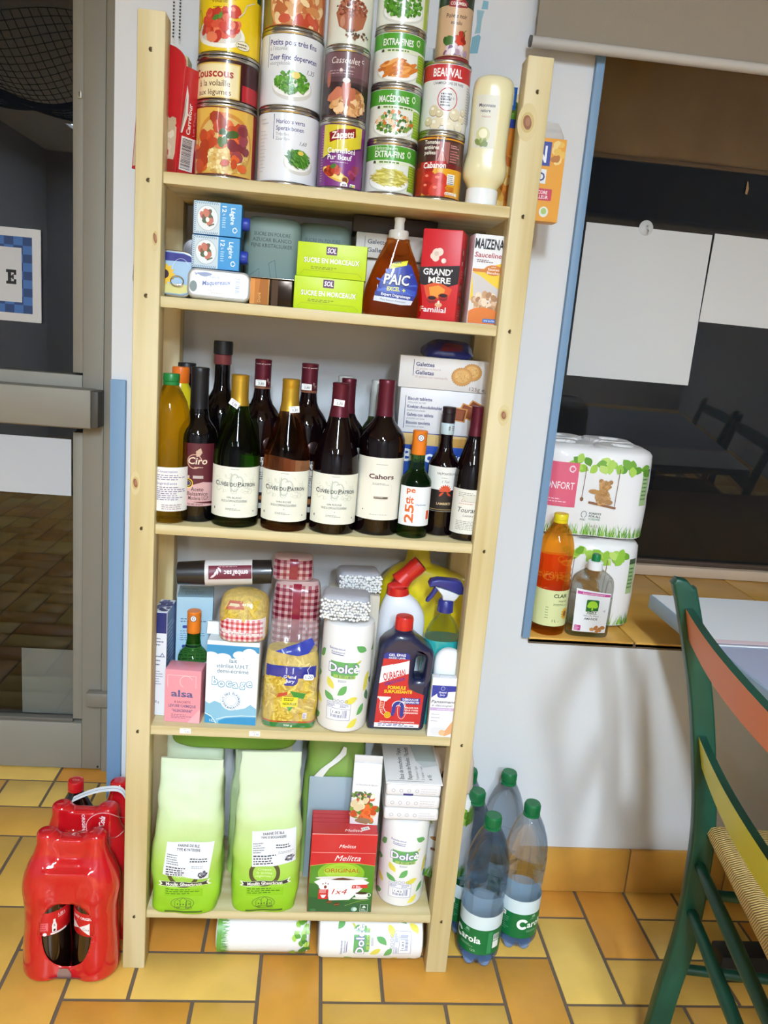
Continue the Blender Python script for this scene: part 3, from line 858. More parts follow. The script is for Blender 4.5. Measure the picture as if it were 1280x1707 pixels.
def make_roll(name, label, cat, cvf, r=.0505, h=.21, wrap=True, group=None):
    """paper roll in clear film; stands upright"""
    c = thing(name, label, cat, (0, 0, 0), 0, group)
    mb = MB()
    mb.lathe([(.018, .012), (.021, .004), (r * .8, .001), (r * .95, .004), (r, .012), (r, h - .012), (r * .95, h - .004), (r * .8, h - .001), (.021, h - .004), (.018, h - .012)], M('#f2f0ee', .75, bump=(160, .12)), 64)
    mb.wrap(cvf(r), r, 0, 64); mb.obj('paper_roll', c)
    mb = MB(); mb.lathe([(.018, .02), (.018, h - .02)], M('#b8a184', .8), 24); mb.obj('cardboard_core', c)
    if wrap:
        def fn(p):
            v = Vector(p); return v * 1.0 + Vector((p[0], p[1], 0)).normalized() * (.0012 * noise.noise(v * 45) + .0008)
        mb = MB()
        secs = [(-.002 if False else .0005, 0, 0, r * .78, r * .78, 2), (.003, 0, 0, r * .97, r * .97, 2), (.014, 0, 0, r + .0012, r + .0012, 2), (h * .5, 0, 0, r + .0012, r + .0012, 2), (h - .014, 0, 0, r + .0012, r + .0012, 2), (h - .002, 0, 0, r * .95, r * .95, 2), (h + .002, 0, 0, r * .6, r * .6, 2)]
        mb.loft(secs, FILM, 56, cap=True, fn=fn); mb.obj('clear_film', c)
    return c
# ================================================================== top shelf: tins and packets
Z1 = SZ[0]
H = .1135; R = .0506
# couscous kit: two tins one on the other
c = Cv(.3, .3)
c.r(-.16, .006, .16, .1055, '#8e1f22'); c.r(-.052, .006, .058, .1055, '#dcb04c')
c.e(.004, .052, .050, .046, '#c98a3a', 40); c.e(.004, .050, .046, .042, '#d9b56c', 40)
c.sc(.004, .030, .042, .022, 120, .0028, ['#e9cf86', '#dcb968', '#f0dda0', '#c99a48'], 1.3, 3)
c.sc(.0, .066, .036, .024, 26, .0085, ['#c9552a', '#b8441f', '#d86a34', '#9e3a20'], 1.3, 4)
c.sc(.030, .054, .014, .022, 9, .0075, ['#7e3038', '#93404a', '#c0502c'], 1.2, 5); c.sc(-.034, .034, .012, .020, 10, .008, ['#c24a22', '#d8652c', '#a83a1c'], 1.2, 6)
c.sc(.010, .060, .012, .016, 7, .005, ['#55702c', '#3d5a22', '#f4efe0', '#ffffff'], 1.6, 7); c.sc(.020, .022, .02, .008, 5, .006, ['#d9622c', '#c04a22'], 1.5, 8)
can('tin printed with chicken couscous dish, bottom left on the top shelf', .129, .071, Z1, R, .111, '#8e1f22', c)
c = Cv(.3, .3)
c.r(-.16, .004, .16, .0665, '#3a0f16'); c.r(.030, .004, .075, .030, '#b3202c'); c.r(-.075, .006, .026, .058, '#d9b34a'); c.r(-.07, .008, .024, .056, '#ecd9a0'); c.r(-.066, .010, .0215, .0535, '#f0e0b0')
c.t('Couscous', -.021, .037, .0125, '#a3271e', w=.072, b=.03); c.t('à la volaille', -.017, .024, .0095, '#5b2a1c', w=.054, b=.005); c.t('aux légumes', -.017, .0115, .0085, '#5b2a1c', w=.058, b=.005)
can('short dark red tin with cream couscous lettering panel', .129, .070, Z1 + .1115, .0502, .068, '#3a0f16', c)
c = Cv(.3, .3)
c.r(-.16, .005, .16, .109, '#ecc91c'); c.r(.058, .005, .085, .109, '#d9b312'); c.r(.052, .086, .066, .1, '#1f4a3a')
c.t('Ravioli', -.012, .082, .016, '#2c2410', w=.06, b=.02); c.t('volaille', -.012, .073, .0065, '#5b4a10', w=.025); c.mic(-.022, .068, .02, 2, .003, '#5b4a10', 3)
c.e(-.012, .030, .042, .020, '#f4f1e6', 32, -.08); c.e(-.012, .033, .036, .017, '#d8d2c4', 32, -.08)
c.sc(-.012, .040, .030, .017, 38, .0065, ['#c8402e', '#d4573c', '#b83224', '#e07a58'], 1.35, 11); c.sc(-.016, .056, .018, .008, 14, .0055, ['#cc4630', '#d86448', '#b83224'], 1.3, 12); c.e(.012, .062, .010, .0095, '#c43c28'); c.e(.009, .065, .004, .003, '#e28064')
c.leaf(-.017, .052, .014, .007, .4, '#4b7a2e'); c.leaf(-.009, .055, .012, .006, 1.2, '#5b8a36'); c.line([(.018, .055), (.026, .063), (.031, .075), (.046, .083)], .0016, '#d8d2bc')
c.e(.027, .017, .012, .0068, '#8a7a22'); c.e(.027, .017, .0114, .0062, '#f2ead0'); c.mic(.018, .0195, .018, 2, .004, '#5b4a20', 5); c.ring(-.052, .052, .008, .015, .0018, '#b3a012')
can('tall yellow tin showing ravioli in tomato sauce, at top of left stack', .130, .070, Z1 + .18, .0502, H, '#ecc91c', c)
# peas and beans
def plate(c, x, y, rx, ry): c.e(x + .001, y - .003, rx * 1.05, ry, '#cfcdc8', 32); c.e(x, y, rx, ry * .85, '#f4f3ef', 32)
c = Cv(.3, .3)
c.r(-.16, .005, .16, .109, '#e6e7ec'); c.r(-.0235, .068, -.0225, .105, '#2d2f6e')
c.t('Haricots verts', -.019, .0915, .0068, '#32347c', a='l', w=.047, b=.012); c.t('Sperziebonen', -.019, .0815, .0068, '#32347c', a='l', w=.046, b=.012); c.t('Très fins', -.019, .0735, .005, '#8a8a92', a='l', w=.022); c.t('Zeer fijne', -.019, .0668, .005, '#8a8a92', a='l', w=.024)
c.t('1,60', .0265, .062, .006, '#303048', w=.012, it=.3)
c.e(.022, .033, .026, .015, '#b9c79a', 32, -.1); plate(c, .021, .036, .024, .016)
c.e(.020, .042, .018, .013, '#3a6a22', 24); c.sc(.020, .041, .019, .013, 150, .0045, ['#3f7a22', '#55912e', '#2f6418', '#6aa33c', '#487f28'], .22, 21, rot=1.0, k=6); c.e(.023, .050, .005, .0032, '#dfc65a')
c.mic(-.049, .098, .018, 2, .006, '#9a9aa6', 3, .18); c.mic(-.049, .080, .017, 12, .0055, '#b4b4be', 4, .16)
can('large white tin of green beans, bottom tin of second stack', .232, .071, Z1, R, H, '#e6e7ec', c)
c = Cv(.3, .3)
c.r(-.16, .005, .16, .109, '#e4e6ea'); c.r(-.0395, .060, -.0385, .105, '#2d2f6e')
c.t('Petits pois très fins', -.036, .0915, .0082, '#32347c', a='l', w=.080, b=.015); c.t('à l’étuvée', -.036, .084, .006, '#8a8a92', a='l', w=.030); c.t('Zeer fijne doperwten', -.036, .0705, .0082, '#32347c', a='l', w=.082, b=.015); c.t('voorgekookt', -.036, .063, .006, '#8a8a92', a='l', w=.038)
c.t('1,35', .034, .054, .007, '#303048', w=.013, it=.3)
plate(c, .004, .034, .032, .019); c.sc(.004, .039, .028, .0165, 190, .0024, ['#4f8f2a', '#63a336', '#3d7a20', '#76b046', '#568f30'], 1, 22); c.e(.009, .049, .007, .005, '#e3cd62')
can('large white tin with plate of peas, middle of second stack', .231, .071, Z1 + H, R, H, '#e4e6ea', c)
c = Cv(.3, .3)
c.r(-.16, .005, .16, .109, '#b9683c'); c.r(-.075, .005, -.034, .109, '#8a7a3a'); c.e(.006, .040, .046, .050, '#d89a60', 36)
c.sc(.008, .040, .042, .046, 110, .0055, ['#e6bd8a', '#d8a468', '#c98650', '#eccfa0', '#b8683c'], 1.9, 31); c.sc(.012, .016, .03, .008, 7, .007, ['#b8432a', '#c4553a', '#a33a26'], 1.5, 32); c.sc(.012, .062, .02, .01, 6, .008, ['#c98a70', '#b87560'], 1.7, 33)
can('large tin with picture of beans in brown sauce, top of second stack', .231, .070, Z1 + 2 * H, .05, H, '#b9683c', c)
# small tins, third stack
h2, r2 = .1055, .0382
c = Cv(.28, .4)
c.r(-.13, .005, .13, .101, '#6b2a6e'); c.r(-.040, .005, .05, .101, '#7a2f7c'); c.p([(-.034, .101), (.036, .101), (.036, .066), (.010, .058), (-.018, .054), (-.034, .046)], '#d9c832'); c.p([(-.034, .049), (-.018, .057), (.010, .061), (.036, .069), (.036, .066), (.010, .058), (-.018, .054), (-.034, .046)], '#4f1a56')
c.p([(-.021, .072), (-.023, .087), (-.006, .092), (.010, .0935), (.021, .096), (.023, .083), (.006, .078), (-.010, .076)], '#8e1c22'); c.t('Zapetti', 0, .0795, .0105, '#f4efe0', w=.037, b=.03, it=.12, rot=.10)
c.t('Cannelloni', -.001, .0565, .0082, '#ffffff', w=.047, b=.015); c.t('Pur Bœuf', -.003, .0465, .0082, '#ffffff', w=.041, b=.015); c.mic(-.018, .043, .03, 1, .002, '#d8c0d8', 2)
c.e(-.010, .024, .024, .008, '#d9b03c', 24, -.42); c.e(-.012, .026, .020, .006, '#efd17a', 24, -.42); c.sc(-.013, .030, .016, .007, 26, .0036, ['#b83a1e', '#c9502a', '#8a2a14'], 1.2, 41); c.e(.008, .016, .0062, .0062, '#d9b050'); c.e(.008, .016, .0045, .0045, '#7a3a1e'); c.leaf(-.012, .036, .012, .007, .3, '#4b7a2e')
c.sc(.024, .030, .008, .010, 10, .005, ['#8a3050', '#6e2440', '#a34468'], 1, 42); c.e(.007, .008, .006, .0058, '#f2f2f2'); c.e(.0055, .009, .0009, .0014, '#333344'); c.e(.009, .009, .0009, .0014, '#333344')
c.r(.017, .0035, .0275, .0115, '#f0f0f0')
for k, q in enumerate(('#2a8a4a', '#8fc04a', '#e8d23a', '#e08a2a')): c.r(.018 + k * .0022, .005, .0199 + k * .0022, .010, q)
c.mic(-.037, .09, .006, 20, .004, '#b89ab8', 8, .3)
can('purple and yellow tin with cannelloni picture, bottom of third stack', .320, .058, Z1, r2, h2, '#6b2a6e', c, name='tin_can')
c = Cv(.28, .4)
c.r(-.13, .005, .13, .101, '#705057'); c.r(-.13, .005, .13, .060, '#3a2a2c'); c.r(-.05, .056, .05, .064, '#5a4046')
c.t('Cassoulet', -.004, .083, .0098, '#f0e6e2', w=.048, it=.2); c.t('pur porc', .006, .0775, .0036, '#d8c8c6', w=.012); c.mic(-.03, .073, .045, 2, .004, '#b8a0a0', 6, .3); c.p([(-.012, .0705), (-.007, .0705), (-.007, .074), (-.0095, .076), (-.012, .074)], '#e8d8d4'); c.t('C', .026, .087, .005, '#e8e0e0', b=.03)
c.e(.006, .028, .034, .024, '#1c1618', 32); c.e(.006, .028, .031, .021, '#8a5a38', 32); c.sc(.006, .027, .028, .019, 75, .0042, ['#e0b07c', '#d09a62', '#ecc898', '#b87a48'], 1.7, 51); c.sc(-.002, .040, .020, .010, 9, .0062, ['#c9785c', '#b8654a'], 2.2, 52); c.e(-.030, .060, .004, .012, '#a35a48'); c.e(.0, .058, .006, .004, '#d8d0c8')
can('brown tin with bean and sausage stew, middle of third stack', .320, .057, Z1 + h2, .0372, h2, '#705057', c)
c = Cv(.28, .4)
c.r(-.13, .005, .13, .101, '#dfe0d2'); c.r(-.13, .082, .13, .101, '#9ab06a'); c.e(.002, .050, .026, .006, '#8a5038', 28); c.p([(-.025, .05), (-.018, .030), (-.006, .024), (.010, .024), (.021, .030), (.028, .05)], '#a8664a'); c.sc(.0015, .056, .024, .013, 150, .0019, ['#8a4a38', '#a05a42', '#74392a', '#b57258'], 1.2, 61); c.sc(.012, .020, .020, .007, 26, .0016, ['#6e4a3a', '#8a5a44', '#4f3a2c'], 1.2, 62); c.e(-.012, .036, .004, .008, '#c08870')
can('pale green tin with bowl of brown lentils, top of third stack', .320, .057, Z1 + 2 * h2, .0368, h2, '#dfe0d2', c)
# vegetable tins, fourth stack
h3, r3 = .0825, .0425
def veg(label, k, title, sub, draw, dt=0):
    c = Cv(.28, .4)
    c.r(-.14, .005, .14, .078, '#e9ebe2'); c.p([(-.14, .050), (-.14, .078), (.14, .078), (.14, .046), (.03, .0535), (-.03, .0535)], '#4b9a2c'); c.r(.030, .010, .064, .05, '#7fae2c'); c.mic(.032, .048, .026, 9, .004, '#c9d23a', 3 + k, .3)
    c.t(title, -.006, .058, .0098, '#f4f6ee', w=.050 if len(title) > 8 else .036, b=.03); 
    if sub: c.t(sub, -.012, .069, .0055, '#eef4e0', w=.038, b=.005)
    c.ring(.029, .0655, .0045, .005, .0014, '#dff0d0', 16, 1.0, 5.2); c.ring(.030, .0655, .0025, .003, .001, '#dff0d0', 12, -2.2, 2.2)
    c.r(-.034, .0475, .030, .0525, '#dfe6c8'); c.mic(-.022, .0515, .05, 1, .004, '#5a7a3a', k + 1, .6); c.p([(-.033, .048), (-.028, .048), (-.028, .051), (-.0305, .053), (-.033, .051)], '#333a2a')
    c.e(-.004, .021, .036, .0165, '#d4d6d0', 32); c.e(-.004, .022, .034, .015, '#f6f6f2', 32); draw(c)
    return can(label, .403, .062, Z1 + dt, r3, h3, '#e9ebe2', c)
veg('green tin of yellow wax beans, bottom of fourth stack', 0, 'EXTRA-FINS', 'Haricots beurre', lambda c: c.e(-.003, .026, .028, .012, '#b8ac4a', 24).sc(-.003, .027, .028, .012, 110, .0090, ['#d9d06a', '#c9be52', '#e6de88', '#b8ac44'], .16, 71, rot=1.4, k=6))
veg('green tin of diced mixed vegetables, second from bottom of fourth stack', 1, 'MACÉDOINE', None, lambda c: c.sc(-.003, .028, .031, .016, 95, .0031, ['#d9823a', '#c96a2a', '#5a8a2e', '#e0b88a', '#7aa04a', '#ecd0a8', '#3f6a22'], 1.2, 72, k=4), h3)
veg('green tin of baby carrots, third from bottom of fourth stack', 2, 'EXTRA-FINES', None, lambda c: c.e(-.003, .025, .027, .011, '#cf7c34', 24).sc(-.003, .026, .027, .012, 60, .009, ['#e09248', '#d07a30', '#eaa860', '#c06a28'], .3, 73, rot=1.9, k=7), 2 * h3)
c = Cv(.28, .4)
c.r(-.14, .005, .14, .078, '#e9ebe2'); c.r(.036, .006, .07, .078, '#b9cf5a'); c.e(-.002, .024, .036, .018, '#d4d6d0', 32); c.e(-.002, .026, .034, .0165, '#f6f6f2', 32); c.sc(-.002, .034, .031, .019, 190, .0025, ['#5a9a30', '#4a8824', '#6cab40', '#3a761c'], 1, 74)
can('white and green tin of peas, top of fourth stack', .403, .062, Z1 + 3 * h3, r3, h3, '#e9ebe2', c)
# fifth stack
c = Cv(.28, .4)
c.r(-.13, .005, .13, .099, '#6e1a1e'); c.r(-.034, .005, .13, .050, '#e2a31e'); c.p([(-.13, .005), (-.034, .005), (-.012, .05), (-.13, .05)], '#a3241c'); c.r(-.13, .058, .13, .094, '#4a2a26'); c.r(-.13, .0935, .13, .099, '#d99a20'); c.r(.010, .060, .034, .090, '#5a3a34'); c.r(-.012, .058, .010, .090, '#a0605c')
for k in range(6): c.p([(-.012 + .0036 * k, .058), (-.0102 + .0036 * k, .058), (-.002, .082), (-.003, .082)], random.Random(k).choice(['#c98a7a', '#7a3a40', '#8a4a3a']))
c.mic(.012, .086, .018, 2, .003, '#e8b0b0', 3); c.mic(.012, .078, .020, 5, .004, '#c98080', 4)
c.t('Tomates', -.020, .086, .0060, '#f4efe0', w=.026, b=.02); c.t('entières', -.020, .078, .0060, '#f4efe0', w=.026, b=.02); c.t('pelées', -.022, .070, .0060, '#f4efe0', w=.020, b=.02)
c.p([(-.038, .048), (-.038, .058), (.006, .061), (.006, .052)], '#b81f22'); c.t('Cabanon', -.013, .0495, .0092, '#f8f4ee', w=.038, b=.04, it=.1, rot=.05)
for (x, y, r, q) in ((-.020, .032, .013, '#b8281c'), (-.002, .030, .014, '#c4321f'), (-.022, .018, .012, '#a82318'), (-.004, .014, .0145, '#cc3a22')): c.e(x, y, r, r * .92, q); c.e(x - r * .3, y + r * .4, r * .25, r * .16, '#e88068')
c.r(.010, .026, .024, .042, '#f0ece6'); c.mic(.0115, .040, .011, 5, .003, '#6a6a7a', 5); c.rr(.008, .0095, .032, .014, .001, '#f4f0e4'); c.mic(.009, .0125, .021, 2, .002, '#a33', 6); c.mic(.010, .022, .02, 3, .0025, '#c8402a', 8)
h5a, h5b = .1025, .1090
can('red and yellow tin of peeled tomatoes, bottom of fifth stack', .484, .059, Z1, .0392, h5a, '#6e1a1e', c)
c = Cv(.28, .4)
c.r(-.13, .005, .13, .104, '#e4e4e4'); c.r(-.13, .079, .13, .104, '#c03034'); c.t('BEAUVAL', -.004, .0845, .0125, '#f8f4f2', w=.049, b=.035); c.t('CHAMPIGNONS DE PARIS', -.001, .0725, .0042, '#444450', w=.052, b=.01)
c.ring(-.001, .051, .0165, .0175, .0014, '#b8343c', 36); c.mic(-.012, .060, .023, 5, .0042, '#50505c', 7, .55, ); c.t('mondée à', -.001, .0515, .0038, '#6a6a78', w=.022)
for k, (x, y, r) in enumerate(((-.022, .034, .0085), (-.006, .022, .0105), (.013, .030, .0095), (.027, .026, .0075), (-.018, .014, .0095), (.006, .012, .010), (.022, .013, .0085), (-.012, .030, .006), (.029, .036, .006), (-.030, .018, .007))): c.e(x, y - .001, r, r, '#a89a78', 20); c.e(x, y, r * .95, r * .95, random.Random(k).choice(['#e0d6b8', '#d4c8a4', '#ece4cc']), 20); c.e(x - r * .25, y + r * .3, r * .35, r * .25, '#f6f1e2')
c.mic(.034, .074, .010, 14, .004, '#9a9aa8', 9, .3); c.bars(.044, .02, .054, .07, 3, '#555560', '#e8e8e8', True)
can('white mushroom tin with red band, middle of fifth stack', .484, .060, Z1 + h5a, .0394, h5b, '#e4e4e4', c)
c = Cv(.28, .5)
c.r(-.1, .004, .1, .108, '#c9a888'); c.p([(-.1, .078), (.1, .078), (.1, .108), (-.1, .108)], '#22382c'); c.r(-.1, .100, .1, .108, '#8a2a2e')
c.p([(-.015, .0765), (-.0155, .083), (-.009, .088), (0, .0905), (.009, .088), (.0155, .083), (.015, .0765), (0, .0745)], '#8e2630'); c.t('COLUMBIA', 0, .0785, .0048, '#f0e4d8', w=.026, b=.02); c.e(0, .0868, .005, .002, '#c98a4a')
c.t('Poivre noir', -.001, .0605, .0066, '#2e2018', w=.034, b=.012); c.t('moulu', -.001, .051, .0056, '#2e2018', w=.017, b=.012)
c.sc(.009, .030, .007, .009, 12, .0042, ['#b02a20', '#c83a28', '#8e2018'], 1.3, 91); c.sc(-.008, .026, .008, .007, 12, .004, ['#3f6a2e', '#55803a', '#2e5522'], 1.4, 92); c.sc(0, .012, .02, .006, 22, .0045, ['#cdbcc8', '#a890a8', '#7a5a78', '#e4dae0'], 1.3, 93); c.line([(.012, .036), (.014, .043), (.017, .045)], .0012, '#55803a')
can('slim spice tub of ground black pepper, top of fifth stack', .487, .050, Z1 + h5a + h5b, .0292, .112, '#c9a888', c, lid=M('#7a2a2c', .4), name='spice_tub', cat='spice tub')
# glass jar behind the pepper
j = thing('glass_jar', 'clear glass jar behind the pepper tub on the tin stacks', 'jar', (.462, .135, Z1))
mb = MB(); mb.lathe([(0, .001), (.032, .001), (.035, .005), (.035, .20), (.030, .21), (.028, .235), (.026, .236), (.026, .21), (.032, .198), (.032, .006), (0, .005)], GLASS_CLEAR, 40); mb.obj('jar_glass', j)
mb = MB(); mb.lathe([(0, .232), (.0295, .232), (.030, .234), (.030, .250), (.028, .252), (0, .252)], M('#d8d8d4', .4), 32); mb.obj('jar_lid', j)

# red ready meal sleeve leaning at the left
rp_ = thing('food_sleeve', 'red cardboard food sleeve with barcode, leaning behind left post', 'food box', (.0575, .0265, Z1 + .001), rad(-34), tilt=(0, rad(5.5)))
w, d, h = .098, .042, .158
c = Cv(.35, .3)
c.r(-.002, 0, 0, .15, '#b01c24')
mb = MB(); RD = M('#b91d26', .35, coat=.3)
arch = [(-w, 0), (0, 0), (0, h)] + [(-w / 2 + w / 2 * math.cos(a), h + .030 * math.sin(a)) for a in [PI * k / 12 for k in range(1, 12)]] + [(-w, h)]
mb.prism(arch, .003, RD, bev=.0006, y0=.0015)
mb.box((-w / 2, d / 2 + .002, h / 2), (w, d - .002, h), RD, .0012)
c = Cv(.35, .3)
c.p([(-w + .002, .004), (-.012, .004), (-.005, .03), (-.006, .068), (-.022, .080), (-.034, .092), (-.05, .10), (-w + .002, .104)], '#cbb9a2'); c.sc(-.045, .05, .034, .034, 26, .008, ['#d8c8b0', '#c4ae92', '#e0d4c0'], 1.5, 101); c.p([(-w + .002, .004), (-.003, .004), (-.003, .020), (-.03, .022)], '#9a2c26'); c.leaf(-.05, .034, .022, .009, 1.2, '#4a6a2a')
c.p([(-.055, .118), (-.038, .130), (-.038, .118), (-.054, .104)], '#d8d0cc'); c.rr(-.027, .020, -.018, .036, .003, '#d8a8a0'); c.rr(-.026, .021, -.019, .035, .003, '#a8302c'); c.e(-.0225, .025, .003, .003, '#f0e0dc')
mb.flat(c, (0, 0, 0))
c = Cv(.35, .3)
c.bars(-d / 2 + .006, .008, d / 2 - .006, .058, 9, '#22242a', '#eeeceb', True); c.t('Carrefour', .002, .062, .0085, '#f4ecea', a='l', w=.046, b=.03, rot=PI / 2); c.t('Les Chefs', .012, .062, .0050, '#e89a9a', a='l', w=.036, rot=PI / 2)
c.p([(-d / 2 + .002, .062), (-d / 2 + .006, .062), (-d / 2 + .015, .09), (-d / 2 + .013, .118), (-d / 2 + .008, .132), (-d / 2 + .006, .10)], '#e8e4e0'); c.p([(-d / 2 + .002, .062), (-d / 2 + .0035, .062), (-d / 2 + .009, .09), (-d / 2 + .009, .12), (-d / 2 + .006, .10)], '#9a9490')
mb.flat(c, (0, d / 2, 0), (0, 1, 0)); mb.obj('cardboard', rp_)

# upside down sauce bottle
sb = thing('sauce_bottle', 'upside down pale mayonnaise squeeze bottle with white cap', 'bottle', (.5585, .050, Z1), rad(-8), tilt=(0, rad(.8)))
MAYO = M('#e2dab0', .25, coat=.6)
mb = MB(); mb.loft(catmull([(.026, 0, 0, .024, .020, 2), (.034, 0, 0, .028, .022, 2.1), (.044, 0, 0, .0345, .025, 2.2), (.058, 0, 0, .0365, .026, 2.3), (.072, 0, 0, .0345, .0255, 2.4), (.084, 0, 0, .0325, .025, 2.6), (.12, 0, 0, .0325, .025, 2.7), (.165, 0, 0, .0335, .0255, 2.6), (.185, 0, 0, .033, .025, 2.4), (.196, 0, 0, .029, .022, 2.2), (.201, 0, 0, .020, .015, 2.1), (.2025, 0, 0, .008, .006, 2)], 4), MAYO, 56)
bv = mb.bvh(); c = Cv(.4)
c.rr(-.026, .088, .010, .168, .003, '#d6d3c4'); c.t('Mayonnaise', -.008, .150, .0052, '#3a3f5a', w=.026, b=.015); c.t('nature', -.010, .142, .0052, '#3a3f5a', w=.016, b=.015); c.t('maison', -.008, .134, .0038, '#b87a80', w=.014); c.e(-.010, .108, .011, .012, '#c9c894'); c.e(-.010, .110, .007, .007, '#e9e4c4'); c.sc(-.010, .096, .011, .003, 10, .003, ['#7a8a4a', '#94a25e'], 1.6, 111)
mb.cast(c, (0, -.04, 0), bv); mb.obj('bottle_body', sb)
mb = MB(); mb.lathe([(0, 0), (.0255, 0), (.0268, .001), (.0262, .026), (.0250, .0275), (0, .0275)], M('#f1f0ee', .35), 40); mb.obj('cap', sb)

# packets right of the sauce
def pasta_pack(name, label, x, y, w, h, rot, cvf, top, base, n=.03):
    cvf.clip(-w / 2 + .001, w / 2 - .001, .001, h - .001)
    p = thing(name, label, 'packet', (x, y, Z1), rot)
    mb = MB(); mb.box((0, 0, h / 2), (w, n, h), M(base, .4), .003); mb.flat(cvf, (0, -n / 2, 0)); s = Cv(.4); mb.obj('carton', p)
    mb = soft_bag(interp_secs([(h * .9, w * .47, n * .46, 4), (h * 1.05, w * .46, n * .4, 3), (h * 1.13, w * .40, n * .16, 2.5), (h * 1.2, w * .34, n * .04, 2.5)], 16), top, 40, .002, 60, 3); mb.obj('bag_top', p)
    return p
c = Cv(.35, .2)
c.r(-.035, .001, .035, .137, '#e08a2c'); c.r(-.034, .001, -.010, .134, '#28429a'); c.r(-.034, .06, -.014, .10, '#3a66b8'); c.mic(-.032, .125, .018, 5, .008, '#c8d4f0', 3, .5); c.mic(-.032, .098, .014, 5, .007, '#8ab0e0', 4, .4); c.r(-.030, .034, -.016, .056, '#d8dce8'); c.e(-.022, .018, .006, .0075, '#e8eaf2', 6); c.r(-.0255, .0165, -.0185, .0200, '#28429a')
c.sc(.012, .05, .016, .04, 24, .006, ['#e9b04a', '#d0742a', '#f0c878'], 1.5, 121)
pk = pasta_pack('pasta_packet', 'blue and orange pasta packet with green top behind the sauce bottle', .590, .098, .070, .152, rad(8), c, M('#5d9a34', .3, coat=.4), '#28429a')
mb = MB(); c = Cv(.3); c.r(-.012, 0, .020, .035, '#2a66b4'); c.t('d', .008, .008, .018, '#e8f0f8', w=.014, b=.05); mb.flat(c, (-.005, -.0165, .165)); mb.obj('front_label', pk)
c = Cv(.35, .2)
c.r(-.049, .001, .049, .141, '#e59c1e'); c.r(-.030, .094, .022, .134, '#2b3f96'); c.t('N', .006, .100, .028, '#f4f4f6', w=.018, b=.05); c.p([(-.03, .066), (.018, .064), (.018, .088), (-.03, .090)], '#ecebea'); c.t('CO', .003, .069, .014, '#2b2f6e', w=.026, b=.03); c.rr(-.010, .036, .032, .056, .002, '#c83a50'); c.t('ENCORE', .011, .047, .0058, '#f8e8ea', w=.026, b=.02); c.t('MEILLEUR', .011, .039, .0058, '#f8e8ea', w=.030, b=.02)
c.e(.021, .017, .0085, .009, '#e6e8d8'); c.e(.021, .018, .005, .0055, '#a8c06a'); c.sc(.036, .118, .010, .016, 12, .005, ['#b8701e', '#e8b84c', '#f0cf80'], 1.5, 131); c.sc(-.010, .028, .012, .012, 12, .006, ['#f0dc94', '#e8cc70', '#d8b050'], 1.4, 132); c.sc(-.016, .044, .008, .012, 8, .005, ['#b84a24', '#c86838'], 1.4, 133)
pasta_pack('bread_packet', 'orange packet sticking out behind right post above the wall', .668, .150, .098, .141, rad(0), c, M('#d8d4d0', .15, alpha=.55, coat=.6), '#e59c1e')
# ================================================================== second shelf
Z2 = SZ[1]
# oval tin with sunflower and ring pull, standing on edge behind the left post
ov = thing('fish_tin', 'oval blue fish tin with sunflower and ring pull, standing behind left post', 'tin', (.038, .062, Z2), rad(0), tilt=(rad(-6), rad(2)))
def rr_pts(w, h, r, n=8, cx=0, cy=0):
    q = []
    for (x, y, k) in ((w / 2 - r, h / 2 - r, 0), (-w / 2 + r, h / 2 - r, 1), (-w / 2 + r, -h / 2 + r, 2), (w / 2 - r, -h / 2 + r, 3)):
        q += [(cx + x + r * math.cos((k + i / n) * PI / 2), cy + y + r * math.sin((k + i / n) * PI / 2)) for i in range(n + 1)]
    return q
mb = MB(); mb.prism(rr_pts(.104, .076, .024, 8, 0, .039), .024, STEEL, bev=.002); mb.obj('tin_body', ov)
mb = MB(); mb.prism(rr_pts(.098, .070, .021, 8, 0, .039), .003, M('#a9c4de', .25, .3), bev=.001, y0=-.0125)
c = Cv(.25, .4)
c.p([(x, y) for x, y in rr_pts(.094, .066, .019, 8, 0, .039)], '#a8c6e2'); c.p([(-.047, .056), (.047, .060), (.046, .068), (.030, .072), (-.030, .072), (-.046, .064)], '#2c2c86'); c.p([(-.047, .02), (.047, .022), (.040, .010), (.028, .006), (-.028, .006), (-.042, .012)], '#e2d68a')
for k in range(14): c.leaf(-.0 + .011 * math.cos(k * PI / 7), .036 + .011 * math.sin(k * PI / 7), .014, .006, k * PI / 7, '#f0c020')
c.e(0, .036, .0075, .0075, '#3a1c2c', 20); c.ring(.026, .046, .014, .018, .0005, '#e4eef6', 24, .5, 3.5); c.t('Filets', -.018, .022, .006, '#3a3a20', w=.02, b=.02); c.mic(-.026, .017, .02, 2, .003, '#55552e', 3)
mb.flat(c, (0, -.0141, 0)); mb.obj('printed_lid', ov)
mb = MB(); mb.tube([(.022 + .0105 * math.cos(a), -.0165, .026 + .0085 * math.sin(a)) for a in [2 * PI * k / 20 for k in range(21)]], .0012, STEEL, 8); mb.prism(rr_pts(.010, .005, .002, 4, .026, .020), .0015, STEEL, bev=.0003, y0=-.0165); mb.obj('ring_pull', ov)
# plain tin standing behind the cream bricks
pt = thing('fish_tin', 'plain grey rounded tin standing upright behind the blue cream cartons', 'tin', (.098, .150, Z2), rad(4))
mb = MB(); mb.prism(rr_pts(.09, .105, .02, 8, 0, .0525), .026, M('#8f8d90', .35, .7), bev=.002); mb.obj('tin_body', pt)
mb = MB(); mb.prism(rr_pts(.082, .097, .017, 8, 0, .0525), .002, M('#9a989c', .3, .8), bev=.0006, y0=-.0136); mb.obj('tin_lid', pt)
